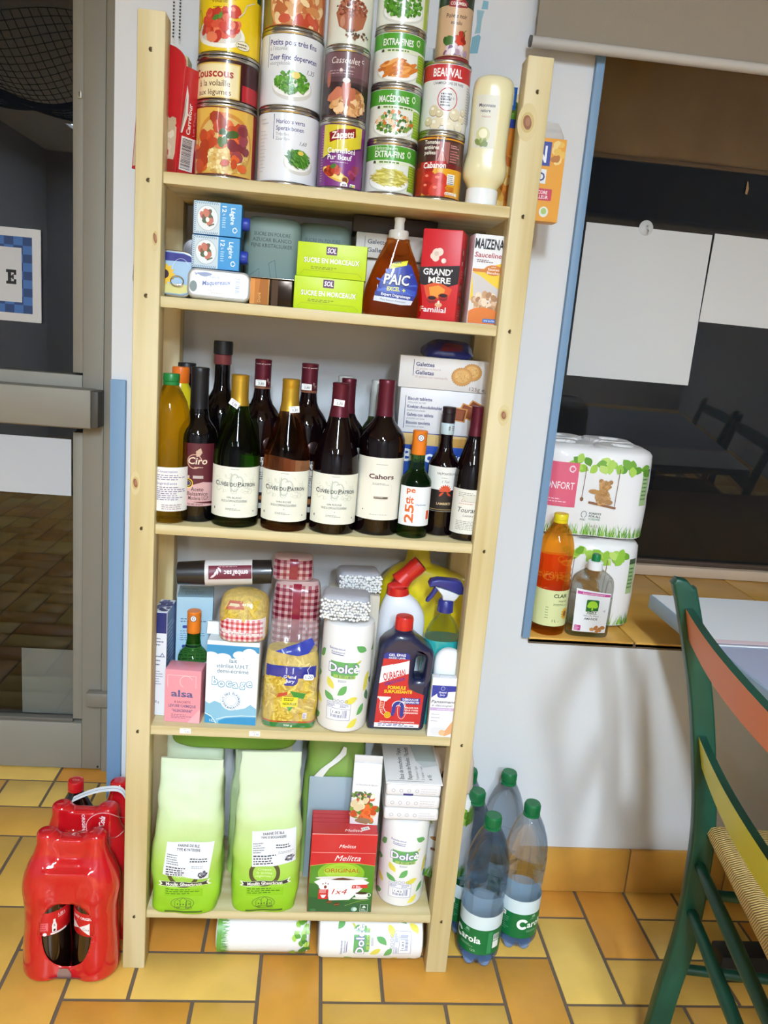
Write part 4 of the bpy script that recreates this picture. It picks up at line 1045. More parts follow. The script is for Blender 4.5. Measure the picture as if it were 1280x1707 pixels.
# mackerel tin on its long edge
mk = thing('fish_tin', 'long pale rounded mackerel tin lying on its edge, front left', 'tin', (.1325, .034, Z2), rad(3), tilt=(rad(-10), rad(.6)))
mb = MB(); mb.prism(rr_pts(.103, .049, .014, 8, 0, .0245), .026, M('#d3d3d2', .25, .55), bev=.004); mb.obj('tin_body', mk)
mb = MB(); mb.prism(rr_pts(.095, .041, .011, 8, 0, .0245), .0016, M('#d9dadb', .28, .2), bev=.0005, y0=-.0135)
c = Cv(.3, .3)
c.r(-.044, .0065, .036, .0425, '#dfe0e0'); c.t('Filets de', -.008, .0335, .0044, '#3d4a8a', w=.016, it=.2); c.t('Maquereaux', -.004, .0235, .0074, '#26348c', w=.046, b=.03, it=.15, rot=.12); c.t('au Vin blanc', -.002, .0135, .0054, '#9a8a6a', w=.032, it=.25, rot=.1); c.mic(-.012, .0105, .03, 1, .003, '#a39a86', 3)
c.leaf(-.024, .0385, .026, .007, .0, '#5a648e'); c.p([(-.038, .0395), (-.034, .039), (-.038, .036), (-.041, .042)], '#5a648e'); c.e(-.041, .018, .006, .009, '#3a4a34'); c.bars(.026, .008, .036, .038, 5, '#3a3f7a', '#dcdcdc', True)
c.t('e', .041, .010, .006, '#303040')
mb.flat(c, (0, -.0145, 0)); mb.obj('printed_lid', mk)
# cream bricks lying on their sides, on the mackerel tin
def cream(label, z, x=.1235):
    p = thing('cream_carton', label, 'carton', (x, .073, z), rad(2), group='light cream cartons')
    mb = MB(); mb.box((0, 0, .0265), (.079, .060, .053), M('#2f86c4', .35, coat=.3), .0025)
    c = Cv(.3, .3)
    c.r(-.0385, .001, .004, .052, '#c9d6dc')
    for k in range(16): c.line([(-.0385, .002 + k * .0031), (-.0345, .0045 + k * .0031)], .0009, '#2a5f86')
    for k in range(12): c.line([(-.034 + k * .003, .0015), (-.032 + k * .003, .005)], .0009, '#3a7aa0'); c.line([(-.034 + k * .003, .0515), (-.032 + k * .003, .048)], .0009, '#3a7aa0')
    c.e(-.016, .0265, .0175, .0200, '#a9b6bc', 32); c.e(-.016, .0265, .0165, .019, '#e6e9ea', 32); c.sc(-.015, .028, .009, .009, 12, .0045, ['#c07058', '#d89a80', '#8a4a3a', '#4a5a34'], 1.5, 141); c.e(-.016, .024, .003, .004, '#f4f1ea'); c.line([(-.014, .014), (-.005, .018)], .0022, '#4a5a3c')
    c.r(.004, .001, .0385, .052, '#3a93d0')
    c.t('Légère', .0215, .0455, .0075, '#e8f2fa', a='l', w=.026, rot=-PI / 2, b=.02); c.t('12', .0075, .0475, .0070, '#e8f2fa', a='l', w=.010, rot=-PI / 2, b=.02); c.t('%', .0085, .036, .004, '#e8f2fa', a='l', rot=-PI / 2); c.mic(.008, .030, .008, 5, .0036, '#bfe0f4', 7); c.ring(.029, .011, .0042, .0045, .0014, '#e6f0f8', 16, 1.0, 5.2); c.ring(.0305, .011, .0024, .003, .001, '#e6f0f8', 12, -2.2, 2.2)
    mb.flat(c, (0, -.03, 0))
    c = Cv(.3, .3); c.r(-.028, .002, .028, .051, '#3586bf'); mb.flat(c, (.0395, 0, 0), (0, 1, 0)); mb.obj('carton_body', p)
    mb = MB(); mb.lathe([(0, 0), (.0105, 0), (.011, .001), (.0105, .011), (.0095, .0125), (0, .0125)], M('#2a3fa4', .35), 28); o = mb.obj('screw_cap', p); o.location = (.0395, -.012, .024); o.rotation_euler = (0, PI / 2, 0)
    return p
cream('upper light cream carton lying on its side with blue cap', Z2 + .051 + .0535)
cream('lower light cream carton lying on the mackerel tin', Z2 + .051, .1225)
# sugar bags at the back
def sugar(label, x, y, text, w=.10, h=.150, rot=0):
    p = thing('sugar_bag', label, 'bag', (x, y, Z2), rad(rot))
    mb = soft_bag(interp_secs([(0, w * .47, .030, 4), (.004, w * .5, .034, 5), (h * .5, w * .5, .035, 5), (h * .86, w * .49, .034, 4.5), (h * .96, w * .45, .028, 3.5), (h, w * .38, .02, 3)], 26), M('#71857f', .5, bump=(30, .2)), 64, .0015, 35, x * 50)
    bv = mb.bvh(); c = Cv(.5)
    for k, q in enumerate(text): c.t(q, 0, .117 - .0095 * k, .0062, '#2b3a40', w=w * (.62 + .04 * k))
    c.line([(-.03, .02), (-.036, .05), (-.02, .062), (-.018, .03)], .0008, '#44606a'); c.line([(.004, .03), (-.004, .072), (.006, .078), (.012, .04)], .0008, '#44606a'); c.e(.010, .036, .014, .010, '#a9b2be'); c.e(.004, .037, .007, .0085, '#86629a'); c.e(.012, .038, .005, .006, '#b8a0bc'); c.line([(.022, .02), (.034, .05)], .0008, '#44606a')
    mb.cast(c, (0, -.06, 0), bv); mb.obj('paper_bag', p); return p
sugar('grey green sugar bag with three lines of dark lettering behind gold block', .212, .125, ['SUCRE EN POUDRE', 'AZUCAR BLANCO', 'FIJNE KRISTALSUIKER'])
sugar('grey green sugar bag behind the lime green sugar boxes', .300, .150, ['SUCRE EN POUDRE', 'AZUCAR BLANCO'], rot=-3)
# gold foil block
g = thing('gold_packet', 'gold and black foil packet between mackerel tin and sugar boxes', 'packet', (.221, .052, Z2), rad(-6))
mb = MB(); mb.box((0, 0, .0215), (.072, .05, .043), M('#2a1c10', .2, .6), .002)
c = Cv(.15, .8); c.r(-.035, .001, -.003, .042, '#a8682a'); c.r(-.035, .001, -.027, .042, '#d9924a'); c.p([(-.027, .001), (-.022, .001), (-.018, .042), (-.027, .042)], '#c07a34'); c.t('Doré', -.017, .012, .005, '#d8a860', w=.016, rot=PI / 2, b=.02); c.r(-.004, .001, -.003, .042, '#e0b060'); c.r(.001, .001, .012, .042, '#4a2f16')
mb.flat(c, (0, -.025, 0)); mb.obj('foil_body', g)
mb = MB(); mb.box((0, 0, .0443), (.076, .054, .0016), M('#b9c6d0', .15, .9), .0006); mb.obj('foil_top', g)
# lime green sugar cube boxes
def sol():
    c = Cv(.35, .25)
    c.rr(-.010, .0365, .008, .0495, .001, '#5a2a5e'); c.t('SOL', -.001, .0395, .0080, '#f4f2f6', w=.015, b=.05, it=.12); c.t('SUCRE EN MORCEAUX', 0, .0225, .0082, '#6a7a10', w=.093, b=.05); c.t('SUCRE EN MORCEAUX', 0, .0228, .0080, '#f6f6e4', w=.092, b=.03); c.mic(-.034, .0165, .058, 2, .0026, '#7a8a14', 7, .5)
    c.line([(-.052, .003), (-.045, .010), (.045, .010), (.052, .003)], .0005, '#8aa010'); return c
carton('sugar_box', 'lower lime green sugar cube box of the pair', 'sugar box', .3135, .052, Z2, .115, .062, .0525, '#bcd614', rad(1.5), sol(), group='lime green sugar cube boxes', bev=.0008)
carton('sugar_box', 'upper lime green sugar cube box, stacked crookedly on the other', 'sugar box', .318, .055, Z2 + .053, .115, .062, .0545, '#bcd614', rad(-3.5), sol(), group='lime green sugar cube boxes', bev=.0008)
# biscuit boxes behind the washing up liquid
def gal():
    c = Cv(.35); c.r(-.1, .001, -.058, .03, '#d0ccc4'); c.r(-.060, .002, -.0592, .036, '#2b2f5e'); c.t('Galettes', -.055, .024, .0075, '#3a3a48', a='l', w=.040, b=.02); c.t('Galletas', -.055, .010, .0075, '#3a3a48', a='l', w=.040, b=.02); return c
carton('biscuit_box', 'white biscuit box mostly hidden behind the orange washing up liquid', 'biscuit box', .432, .165, Z2 + .1, .15, .09, .042, '#d9d5cc', 0, gal())
carton('biscuit_box', 'dark box lying on the hidden white biscuit box', 'biscuit box', .425, .170, Z2 + .1425, .15, .09, .028, '#3a332f', 0)
carton('biscuit_box', 'white box at the back supporting the hidden biscuit boxes', 'biscuit box', .432, .175, Z2, .15, .09, .0995, '#cfcabf', 0)
# washing up liquid
wl = thing('dish_soap_bottle', 'orange washing up liquid bottle with blue oval label', 'bottle', (.4255, .052, Z2), rad(3))
ORL = tinted('#f0984c', '#eeac68', .3, 1.36)
mb = MB()
mb.loft(catmull([(0, 0, 0, .044, .020, 3), (.004, 0, 0, .0505, .0245, 3), (.02, 0, 0, .0525, .026, 2.9), (.042, 0, 0, .0500, .0255, 2.8), (.07, 0, 0, .0420, .0235, 2.7), (.095, 0, 0, .0325, .0205, 2.5), (.112, 0, 0, .0245, .018, 2.3), (.122, 0, 0, .0205, .0165, 2.1), (.128, 0, 0, .0195, .016, 2)], 5), ORL, 64)
bv = mb.bvh(); mb.obj('bottle_body', wl)
mb = MB(); c = Cv(.35, .3); lab = [(-.036, .026), (.026, .021), (.034, .040), (.036, .058), (.022, .086), (-.010, .088), (-.024, .066)]
lab2 = [(-.038, .024), (.010, .020), (.027, .021), (.036, .040), (.037, .056), (.024, .084), (.014, .090), (-.008, .088), (-.026, .062)]
c.p(lab2, '#2c3a9c'); c.p([(-.034, .032), (.030, .028), (.034, .044), (.0, .05), (-.031, .044)], '#3c55b8')
for k in range(9): c.p([(0, .05), (.036 * math.cos(k * .7), .052 + .03 * math.sin(k * .7)), (.034 * math.cos(k * .7 + .12), .052 + .028 * math.sin(k * .7 + .12))], '#4a66c4')
c.p([(-.037, .024), (.010, .020), (.027, .021), (.030, .028), (-.036, .032)], '#d8dce8'); c.t('Plus besoin d’essuyer', -.004, .0245, .0032, '#44506a', w=.044, rot=-.05); c.p([(-.036, .0325), (.030, .0285), (.033, .036), (-.035, .0395)], '#2c3a8e'); c.t('Expert Dégraissage', 0, .0325, .0046, '#f4f6fa', w=.050, b=.015, rot=-.05)
c.t('PAIC', -.001, .052, .0175, '#1c2250', w=.044, b=.08, it=.12); c.t('PAIC', -.001, .0525, .0170, '#f4f6fc', w=.043, b=.02, it=.12); c.t('EXCEL', -.005, .042, .0065, '#e4e84a', w=.022, b=.03, it=.1); c.t('+', .013, .040, .008, '#e4e84a', b=.06)
c.p([(-.013, .077), (.015, .085), (.017, .093), (-.010, .086)], '#e2dc2c'); c.t('100%', .000, .0865, .0038, '#3a3a1a', w=.012, rot=.25, b=.02); c.mic(-.008, .083, .018, 1, .002, '#3a3a1a', 3)
mb.cast(c, (0, -.05, 0), bv); mb.obj('label', wl)
mb = MB(); mb.lathe([(0, .126), (.0168, .126), (.0172, .128), (.0165, .140), (.0155, .1415), (.0088, .142), (.0082, .155), (.0095, .160), (.009, .162), (0, .162)], M('#e4ded4', .3, trans=.25), 32); mb.obj('cap', wl)
# red coffee brick
c = Cv(.35, .25)
c.p([(-.034, .086), (.034, .092), (.033, .062), (.010, .054), (-.034, .058)], '#241a1c'); c.t('GRAND’', -.003, .0745, .0105, '#f6f4f2', w=.050, b=.04); c.t('MÈRE', .001, .0615, .0098, '#f6f4f2', w=.038, b=.04)
for (x, y, r) in ((-.008, .110, .0075), (-.013, .105, .0055), (-.003, .112, .0065), (-.009, .102, .006), (.005, .098, .0042)): c.e(x, y, r, r, '#ead9cc', 16)
c.e(-.008, .109, .004, .004, '#d8c0b0', 14); c.e(.004, .098, .0025, .003, '#f4eae0', 12)
c.p([(-.025, .056), (-.018, .035), (.018, .036), (.024, .053), (.008, .060), (-.008, .062)], '#d9562a'); c.p([(-.016, .054), (-.012, .038), (.010, .038), (.012, .052), (0, .058)], '#e89a3c')
for (x, y) in ((-.009, .036), (.010, .041)): c.e(x, y - .002, .0082, .0062, '#8a1a1c'); c.e(x, y, .0088, .0044, '#b02a24'); c.e(x, y + .0005, .0068, .003, '#2a1410')
c.e(.003, .026, .0062, .004, '#d8a882'); c.e(.003, .030, .002, .003, '#f0e0d0'); c.t('Familial', -.006, .0135, .0092, '#f6eeec', w=.045, b=.015)
cr = Cv(.35, .25); 
cr.rr(-.018, .098, -.004, .122, .004, '#3a1a1c'); cr.e(-.011, .115, .004, .005, '#e8d8d0'); cr.e(-.011, .097, .005, .004, '#e8e0d8')
for k in range(4): cr.r(-.02 + .016 * (k % 2), .050 - .022 * (k // 2), -.008 + .016 * (k % 2), .066 - .022 * (k // 2), '#6a1a1e'); cr.e(-.014 + .016 * (k % 2), .058 - .022 * (k // 2), .003, .005, '#d8c0b0')
cr.mic(-.02, .085, .03, 3, .005, '#e8a0a0', 5, .4); cr.mic(-.02, .020, .03, 3, .004, '#e8a0a0', 6, .4)
carton('coffee_packet', 'bright red coffee packet with black name band', 'coffee', .5075, .062, Z2, .068, .064, .149, '#c8202a', rad(-17), c, cr, bev=.003)
# white and yellow starch box
c = Cv(.35, .25)
c.r(-.026, .001, .026, .146, '#e8e8ea'); c.p([(-.026, .001), (.026, .001), (.026, .104), (.010, .098), (-.026, .085)], '#ecc83a'); c.p([(-.026, .03), (.026, .026), (.026, .001), (-.026, .001)], '#d9762c'); c.e(0, .030, .028, .020, '#dcd6d2', 30); c.p([(-.026, .085), (-.012, .080), (.008, .068), (.022, .060), (.024, .04), (-.02, .04)], '#c9c4c4'); c.sc(.0, .036, .022, .016, 46, .0045, ['#d8b89a', '#c09872', '#e8d4bc', '#a87c58'], 1.3, 151); c.e(0, .018, .026, .010, '#d8782e', 24)
c.t('MAIZENA', -.001, .124, .0165, '#1c1a20', w=.050, b=.03); c.t('Sauceline', -.002, .110, .0085, '#a8242c', w=.046, it=.15, b=.01); c.mic(-.02, .106, .03, 2, .0028, '#6a3a3a', 3); c.e(.010, .090, .016, .0085, '#c9782e', 24); c.r(-.026, .086, -.004, .091, '#c9782e'); c.t('pour', .010, .0945, .0026, '#f4ead8', w=.008); c.t('Sauces', .010, .0895, .0042, '#f8f0e4', w=.020, b=.01); c.t('Blanches', .010, .0838, .0042, '#f8f0e4', w=.022, b=.01)
c.rr(.0, .0035, .023, .010, .001, '#3a6ab4'); c.t('SANS GLUTEN', .0115, .0052, .003, '#f4f6fa', w=.019, b=.01)
carton('starch_box', 'white and yellow cornflour box beside the right post', 'food box', .5785, .056, Z2, .054, .05, .147, '#dfdfe2', rad(2), c, bev=.0008)
# ================================================================== third shelf: bottles and biscuits
Z3 = SZ[2]
RED = M('#0d0406', .05, spec=.45)
GREENG = tinted('#78ac54', '#8ab860', .35, 1.36)
ROSEG = tinted('#e0a078', '#e2b48c', .32, 1.36)
FOIL_R = M('#5e1a2a', .35, .4); FOIL_G = M('#c39a33', .38, .7); FOIL_B = M('#17161a', .4, .1); FOIL_W = M('#c9cac4', .4)
def cuvee(third):
    c = Cv(.55)
    g = random.Random(4); O = '#b9bdae'
    for k in range(46):
        x, y = g.uniform(-.035, .035), g.uniform(.043, .077)
        if abs(x) > .014 or True: c.ring(x, y, g.uniform(.002, .0055), g.uniform(.002, .0045), .0004, O, 14, g.uniform(0, 6), g.uniform(6.2, 9.5))
    c.ring(-.001, .062, .009, .016, .0022, '#c3c7b8', 24, .6, 5.6); c.ring(.006, .064, .008, .010, .0018, '#c3c7b8', 20, -2.0, 2.4); c.r(-.008, .046, -.0055, .078, '#c3c7b8')
    c.t('C', -.0343, .0555, .0085, '#26282c', w=.0075, b=.01); c.t('UVÉE DU', -.0135, .0555, .0066, '#26282c', w=.032, b=.01); c.t('P', .0075, .0555, .0085, '#26282c', w=.0055, b=.01); c.t('ATRON', .024, .0555, .0066, '#26282c', w=.026, b=.01)
    c.t(third, -.001, .034, .0034, '#3a3c40', w=.026); c.t('VIN DE LA COMMUNAUTÉ EUROPÉENNE', -.001, .0275, .0042, '#50524e', w=.046); c.e(0, .0225, .0008, .0008, '#50524e', 8); c.mic(-.015, .0165, .028, 2, .0022, '#8a8c84', 3, .4); c.mic(-.008, .086, .016, 1, .002, '#8a8c84', 5, .4); c.r(-.040, .012, -.0375, .016, '#50524e'); c.e(.036, .011, .001, .0015, '#22242a', 10)
    return c
bA = burgundy(.0412, .264)
w1 = wine('wine bottle of white wine in green glass, gold neck foil, front row', .1725, .054, Z3, bA, GREENG, FOIL_G, .212, cuvee('VIN BLANC'), .0195, .0895, rad(4), 'wine bottles in the front row')
sticker('3,30', w1, (-.008, -.0175, .216), (rad(-8), rad(-25)), lean=rad(28))
w2 = wine('wine bottle of pink rosé, gold neck foil, front row centre', .2605, .047, Z3, bA, ROSEG, FOIL_G, .210, cuvee('VIN ROSÉ'), .0195, .0895, rad(1), 'wine bottles in the front row')
sticker('3,30', w2, (.008, -.0172, .214), (rad(-8), rad(25)), lean=rad(-4))
w3 = wine('dark red wine bottle with cream ornament label, right of the rosé', .3475, .050, Z3, bA, RED, FOIL_R, .206, cuvee('VIN ROUGE'), .0195, .0895, rad(3), 'wine bottles in the front row')
sticker('2,70', w3, (-.003, -.0155, .231), (rad(-1), rad(-10)), lean=rad(4))
c = Cv(.55)
c.t('Cahors', -.001, .0745, .0085, '#4a2420', w=.046, b=.03); c.mic(-.016, .0665, .032, 2, .002, '#6a6258', 3, .4); c.r(-.0125, .0385, .0135, .0425, '#6a5a4a'); c.mic(-.0115, .0415, .023, 1, .002, '#d8d0c0', 4); c.mic(-.012, .1005, .024, 1, .002, '#9a9286', 5, .4); c.mic(-.018, .010, .036, 1, .002, '#9a9286', 6, .4); c.r(-.033, .016, -.031, .018, '#50483e'); c.ring(0, .055, .02, .02, .0004, '#dcd6c6', 20)
wine('straight sided red wine bottle with tall cream label, right of the dark red one', .4285, .063, Z3, bordeaux(.0412, .275, .35, .60), RED, FOIL_R, .212, c, .030, .112, rad(2), 'wine bottles in the front row', paper='#ebe6d8')
# balsamic vinegar pair
c = Cv(.5)
c.p([(-.032, .0), (.032, 0), (.032, .090), (.022, .104), (0, .110), (-.022, .104), (-.032, .090)], '#571a26'); c.p([(-.032, 0), (.032, 0), (.032, .042), (.010, .044), (-.016, .036), (-.032, .026)], '#c9a0a0'); c.ring(-.006, .080, .013, .013, .0016, '#c9a08a', 26, .3, 5.4); c.t('Ciro', -.001, .0755, .0125, '#e4d2bc', w=.034, b=.02, it=.15); c.mic(-.006, .0705, .022, 1, .003, '#d8b8a4', 3, .5); c.p([(-.004, .098), (.004, .104), (.007, .096), (.003, .090), (-.003, .088)], '#c9a890')
c.r(-.032, .050, -.014, .055, '#b8a8a4'); c.r(-.008, .050, .010, .055, '#b8a8a4'); c.e(-.016, .041, .0085, .0085, '#e6c032', 24); c.ring(-.016, .041, .007, .007, .0022, '#2a2418', 22); c.e(-.016, .041, .0042, .0042, '#3a3260', 16); c.t('Aceto', .000, .0275, .0072, '#3a2026', w=.022, b=.01); c.t('Balsamico', .001, .0195, .0072, '#3a2026', w=.036, b=.01); c.t('di Modena I.G.P.', .000, .0115, .0072, '#3a2026', w=.044, b=.01); c.p([(-.01, .008), (.030, .004), (.030, .009)], '#571a26'); c.mic(-.024, .005, .045, 2, .002, '#50343a', 5)
VIN = M('#080506', .05, spec=.45)
bv_ = bordeaux(.0345, .270, .44, .55)
wine('balsamic vinegar bottle with maroon label and black cap, front of left end', .1015, .070, Z3, bv_, VIN, FOIL_B, .200, c, .030, .112, rad(10), 'vinegar bottles', paper='#571a26', lang=.95, name='vinegar_bottle')
b2 = wine('tall dark vinegar bottle with black cap standing behind the balsamic', .128, .165, Z3, bordeaux(.040, .315, .36, .56), VIN, None, 0, None, 0, 0, 0, 'vinegar bottles', name='vinegar_bottle')
mb = MB(); mb.lathe([(.016, .292), (.0175, .293), (.0178, .312), (.017, .3165), (0, .3168)], M('#1b1a1c', .45), 32); mb.obj('cap', b2)
mb = MB(); mb.lathe([(.0152, .274), (.0162, .276), (.0162, .291), (.0152, .292)], M('#7a3a3c', .3), 32); mb.obj('neck_band', b2)
b3 = wine('dark bottle with flat black cap at back left corner', .062, .172, Z3, bordeaux(.036, .268, .36, .56), VIN, None, 0, None, 0, 0, 0, 'vinegar bottles', name='vinegar_bottle')
mb = MB(); mb.lathe([(.013, .252), (.0165, .253), (.0165, .270), (.016, .271), (0, .2712)], M('#1b1a1c', .45), 32); mb.obj('cap', b3)
# cooking oil at the left end
OIL = tinted('#ecd050', '#f0dc80', .42, 1.36)
def oil_bottle(label, x, y, z, h, r, cap, lab, rot=0, lcol='#eceae6', oilm=OIL, cat='bottle'):
    o = thing('oil_bottle', label, cat, (x, y, z), rot)
    pr = [(0, .006), (r * .5, .004), (r * .8, 0), (r * .97, .004), (r, .012), (r, h * .42), (r * .97, h * .43), (r, h * .455), (r * .95, h * .48), (r * .99, h * .50), (r * .93, h * .525), (r * .97, h * .55), (r * .91, h * .575), (r * .95, h * .60), (r * .96, h * .65), (r * .98, h * .70), (r * .93, h * .755), (r * .80, h * .82), (r * .60, h * .875), (r * .42, h * .915), (r * .34, h * .935), (r * .34, h * .955), (0, h * .955)]
    mb = MB(); mb.lathe(pr, oilm, 48); mb.obj('bottle_body', o)
    mb = MB(); mb.lathe([(r * .38, h * .925), (r * .40, h * .928), (r * .40, h * .945), (r * .37, h * .948), (r * .40, h * .952), (r * .41, h * .996), (r * .39, h), (0, h)], cap, 28); mb.obj('cap', o)
    mb = MB(); n = 48; k = 15; st = 2 * PI / n; rr = r + .0004; lz, lh = h * .09, h * .30
    mb.add([(rr * math.sin(i * st), -rr * math.cos(i * st), q) for i in range(-k, k + 1) for q in (lz, lz + lh)], [[2 * i, 2 * i + 2, 2 * i + 3, 2 * i + 1] for i in range(2 * k)], M(lcol, .45), True)
    mb.wrap(lab, rr, lz, n); mb.obj('label', o); return o
c = Cv(.45); c.t('Conservation', -.012, .068, .0048, '#7a5a9a', w=.034, it=.1); c.mic(-.03, .064, .055, 3, .0036, '#6a5a8a', 3, .35); c.t('Ingrédients', -.012, .047, .0048, '#7a5a9a', w=.034, it=.1); c.mic(-.03, .043, .056, 7, .0036, '#6a5a8a', 4, .35); c.mic(-.02, .012, .04, 3, .0034, '#8a6a6a', 5, .35)
oil_bottle('yellow cooking oil bottle with green cap behind left post', .0565, .046, Z3, .258, .0345, M('#1f7a3a', .35), c, rad(25))
c = Cv(.45)
y2 = thing('lemon_juice_bottle', 'yellow plastic bottle with orange cap behind the green capped oil', 'bottle', (.060, .118, Z3))
mb = MB(); mb.lathe([(0, .002), (.030, 0), (.034, .004), (.034, .165), (.030, .195), (.021, .222), (.0145, .236), (.0135, .245), (0, .245)], M('#d8c81e', .3, coat=.4), 40); mb.obj('bottle_body', y2)
mb = MB(); mb.lathe([(.0150, .238), (.0155, .239), (.0155, .262), (.0145, .266), (0, .266)], M('#e8731e', .4), 32); mb.obj('cap', y2)
# second row red wines
c = Cv(.55); c.r(-.04, .03, .04, .095, '#e4e4de'); c.t('MAZET', .016, .078, .0085, '#2a2a2c', w=.046, b=.03); c.t('ROCHE', .016, .089, .0065, '#2a2a2c', w=.040, b=.03); c.r(-.04, .010, .04, .030, '#26181a'); c.e(.014, .020, .016, .005, '#b8743a'); c.mic(-.02, .068, .05, 4, .004, '#7a7a74', 5, .4); c.ring(.02, .055, .012, .009, .0006, '#8a8a84', 22)
fz = Cv(.4); fz.t('ROCHE MAZET', .0, .042, .0038, '#d8c8c0', w=.032, b=.02); fz.t('R', .0095, .013, .0065, '#b8a09a', w=.005); fz.t('M', .0125, .009, .0060, '#b8a09a', w=.005); fz.r(-.03, .0015, .03, .0022, '#c99a6a'); fz.r(-.03, .0035, .03, .0039, '#c99a6a')
bR = bordeaux(.038, .290, .385, .60)
for (lb, x, y, rr_) in (('red wine bottle behind the white wine, maroon capsule with price tag', .2055, .128, 8), ('red wine bottle behind the rosé, maroon capsule with price tag', .2905, .118, 2)):
    w4 = wine(lb, x, y, Z3, bR, RED, FOIL_R, .238, c, .022, .095, rad(rr_), 'wine bottles in the second row', paper='#e4e4de', foil_cv=fz)
    sticker('3,80', w4, (-.0045, -.0152, .249), (0, rad(-16)))
    mb = MB(); mb.lathe([(0, -.001), (.0105, -.0008), (.0115, 0), (.0105, .0008), (0, .001)], M('#4a3a38', .3, .8), 28); o = mb.obj('medal_seal', w4); o.location = (.014, -.0362, .142); o.rotation_euler = (PI / 2 - .1, 0, .38)
c = Cv(.55); c.r(-.05, .002, .05, .10, '#e2e0d6'); c.mic(-.02, .08, .04, 4, .006, '#77756c', 3, .4)
wine('red wine bottle behind the dark red one, plain pale label', .3635, .132, Z3, bordeaux(.0363, .268, .36, .6), RED, FOIL_R, .205, c, .05, .095, 0, 'wine bottles in the second row', paper='#e2e0d6')
OLV = tinted('#8a9a6a', '#a0b080', .3, 1.36)
for k, (x, y, h, lb) in enumerate(((.290, .2085, .262, 'pale green bottle with white foil at the back behind the second red wine'), (.3590, .2080, .268, 'pale green bottle with white foil at the back behind the dark red wine'), (.4225, .2060, .265, 'olive bottle with white foil directly behind the straight sided red wine'), (.4290, .1370, .262, 'white capped olive bottle just behind the straight sided red wine'))):
    wine(lb, x, y, Z3, bordeaux(.0335 if k < 2 else .029, h, .42, .58), OLV, FOIL_W, h * .74, None, 0, 0, 0, 'pale green bottles at the back')
# small bottles at the right
c = Cv(.5)
c.t('pe', -.0115, .0605, .0105, '#d8682a', w=.0165, b=.06); c.t('tit', -.0125, .0405, .0140, '#d8682a', w=.0150, b=.06); c.t('25', -.0045, .005, .0165, '#d8682a', a='l', w=.034, b=.05, rot=PI / 2); c.t('Chardonnay', .0085, .0375, .0032, '#3a4a7a', w=.021, b=.01); c.r(.022, .012, .030, .028, '#d8501e')
w5 = wine('small green bottle with orange cap and white label with orange letters', .4935, .047, Z3, bordeaux(.0285, .192, .44, .50), GREENG, M('#e07a1e', .4), .150, c, .024, .071, rad(2), 'small bottles beside right post', paper='#eceff2', lang=1.2)
mb = MB(); cc = Cv(.4); cc.e(0, 0, .0062, .0062, '#f0f0ee'); cc.ring(0, 0, .0062, .0062, .0012, '#4a4a6a'); cc.ring(0, 0, .003, .003, .001, '#3a4a7a', 12); mb.flat(cc, (0, -.0135, .181)); mb.obj('round_sticker', w5)
petit = w5
c = Cv(.5); c.r(-.03, 0, .03, .040, '#221a18'); c.t('VALPOLICELLA', 0, .068, .0042, '#3a3630', w=.034, b=.01); c.mic(-.008, .0625, .016, 1, .002, '#8a867c', 3); c.t('I Tini', 0, .053, .005, '#6a5a50', w=.013, it=.3)
for k in range(9): c.leaf(.001 + .0055 * math.cos(k * PI / 8 + 0), .0385 + .0055 * math.sin(k * PI / 8), .0135, .0042, k * PI / 8, '#c8502e')
c.leaf(-.006, .032, .012, .004, -2.4, '#b84526'); c.leaf(.008, .032, .012, .004, -.7, '#b84526'); c.t('LAMBERTI', 0, .0125, .0045, '#c9b084', w=.026, b=.02); c.r(-.03, .003, .03, .0042, '#9a8450')
w6 = wine('small dark red bottle with white and black label, pale neck band', .5465, .080, Z3, bordeaux(.0292, .235, .40, .52), RED, M('#1f1218', .4), .200, c, .047, .082, rad(3), 'small bottles beside right post', paper='#e6e5e0')
mb = MB(); mb.lathe([(.0119, .186), (.0124, .187), (.0124, .206), (.0119, .207)], M('#bcd0d8', .45), 28)
cc = Cv(.4); cc.bars(-.001, .004, .004, .014, 3, '#333', '#d8e0e2', True); cc.mic(.006, .013, .008, 3, .003, '#667', 2); mb.wrap(cc, .0125, .1885, 28); mb.obj('neck_band', w6)
c = Cv(.5); c.mic(-.022, .076, .04, 3, .003, '#9a968c', 3, .4); c.t('Domaine', .0, .059, .005, '#a87a6a', w=.03, it=.25); c.mic(-.02, .056, .04, 1, .002, '#c06a5a', 4); c.t('Touraine', .0, .040, .0095, '#34302c', w=.044, it=.25); c.t('GAMAY', .0, .032, .0036, '#55504a', w=.02); c.mic(-.022, .024, .044, 6, .003, '#a09c92', 5, .4); c.e(.006, .066, .02, .006, '#d8d4c8')
wine('small red wine bottle touching the right post, maroon foil, cream label', .5935, .052, Z3, burgundy(.0298, .242), RED, FOIL_R, .190, c, .014, .082, rad(-6), 'small bottles beside right post', paper='#e6e3da', lang=1.3)
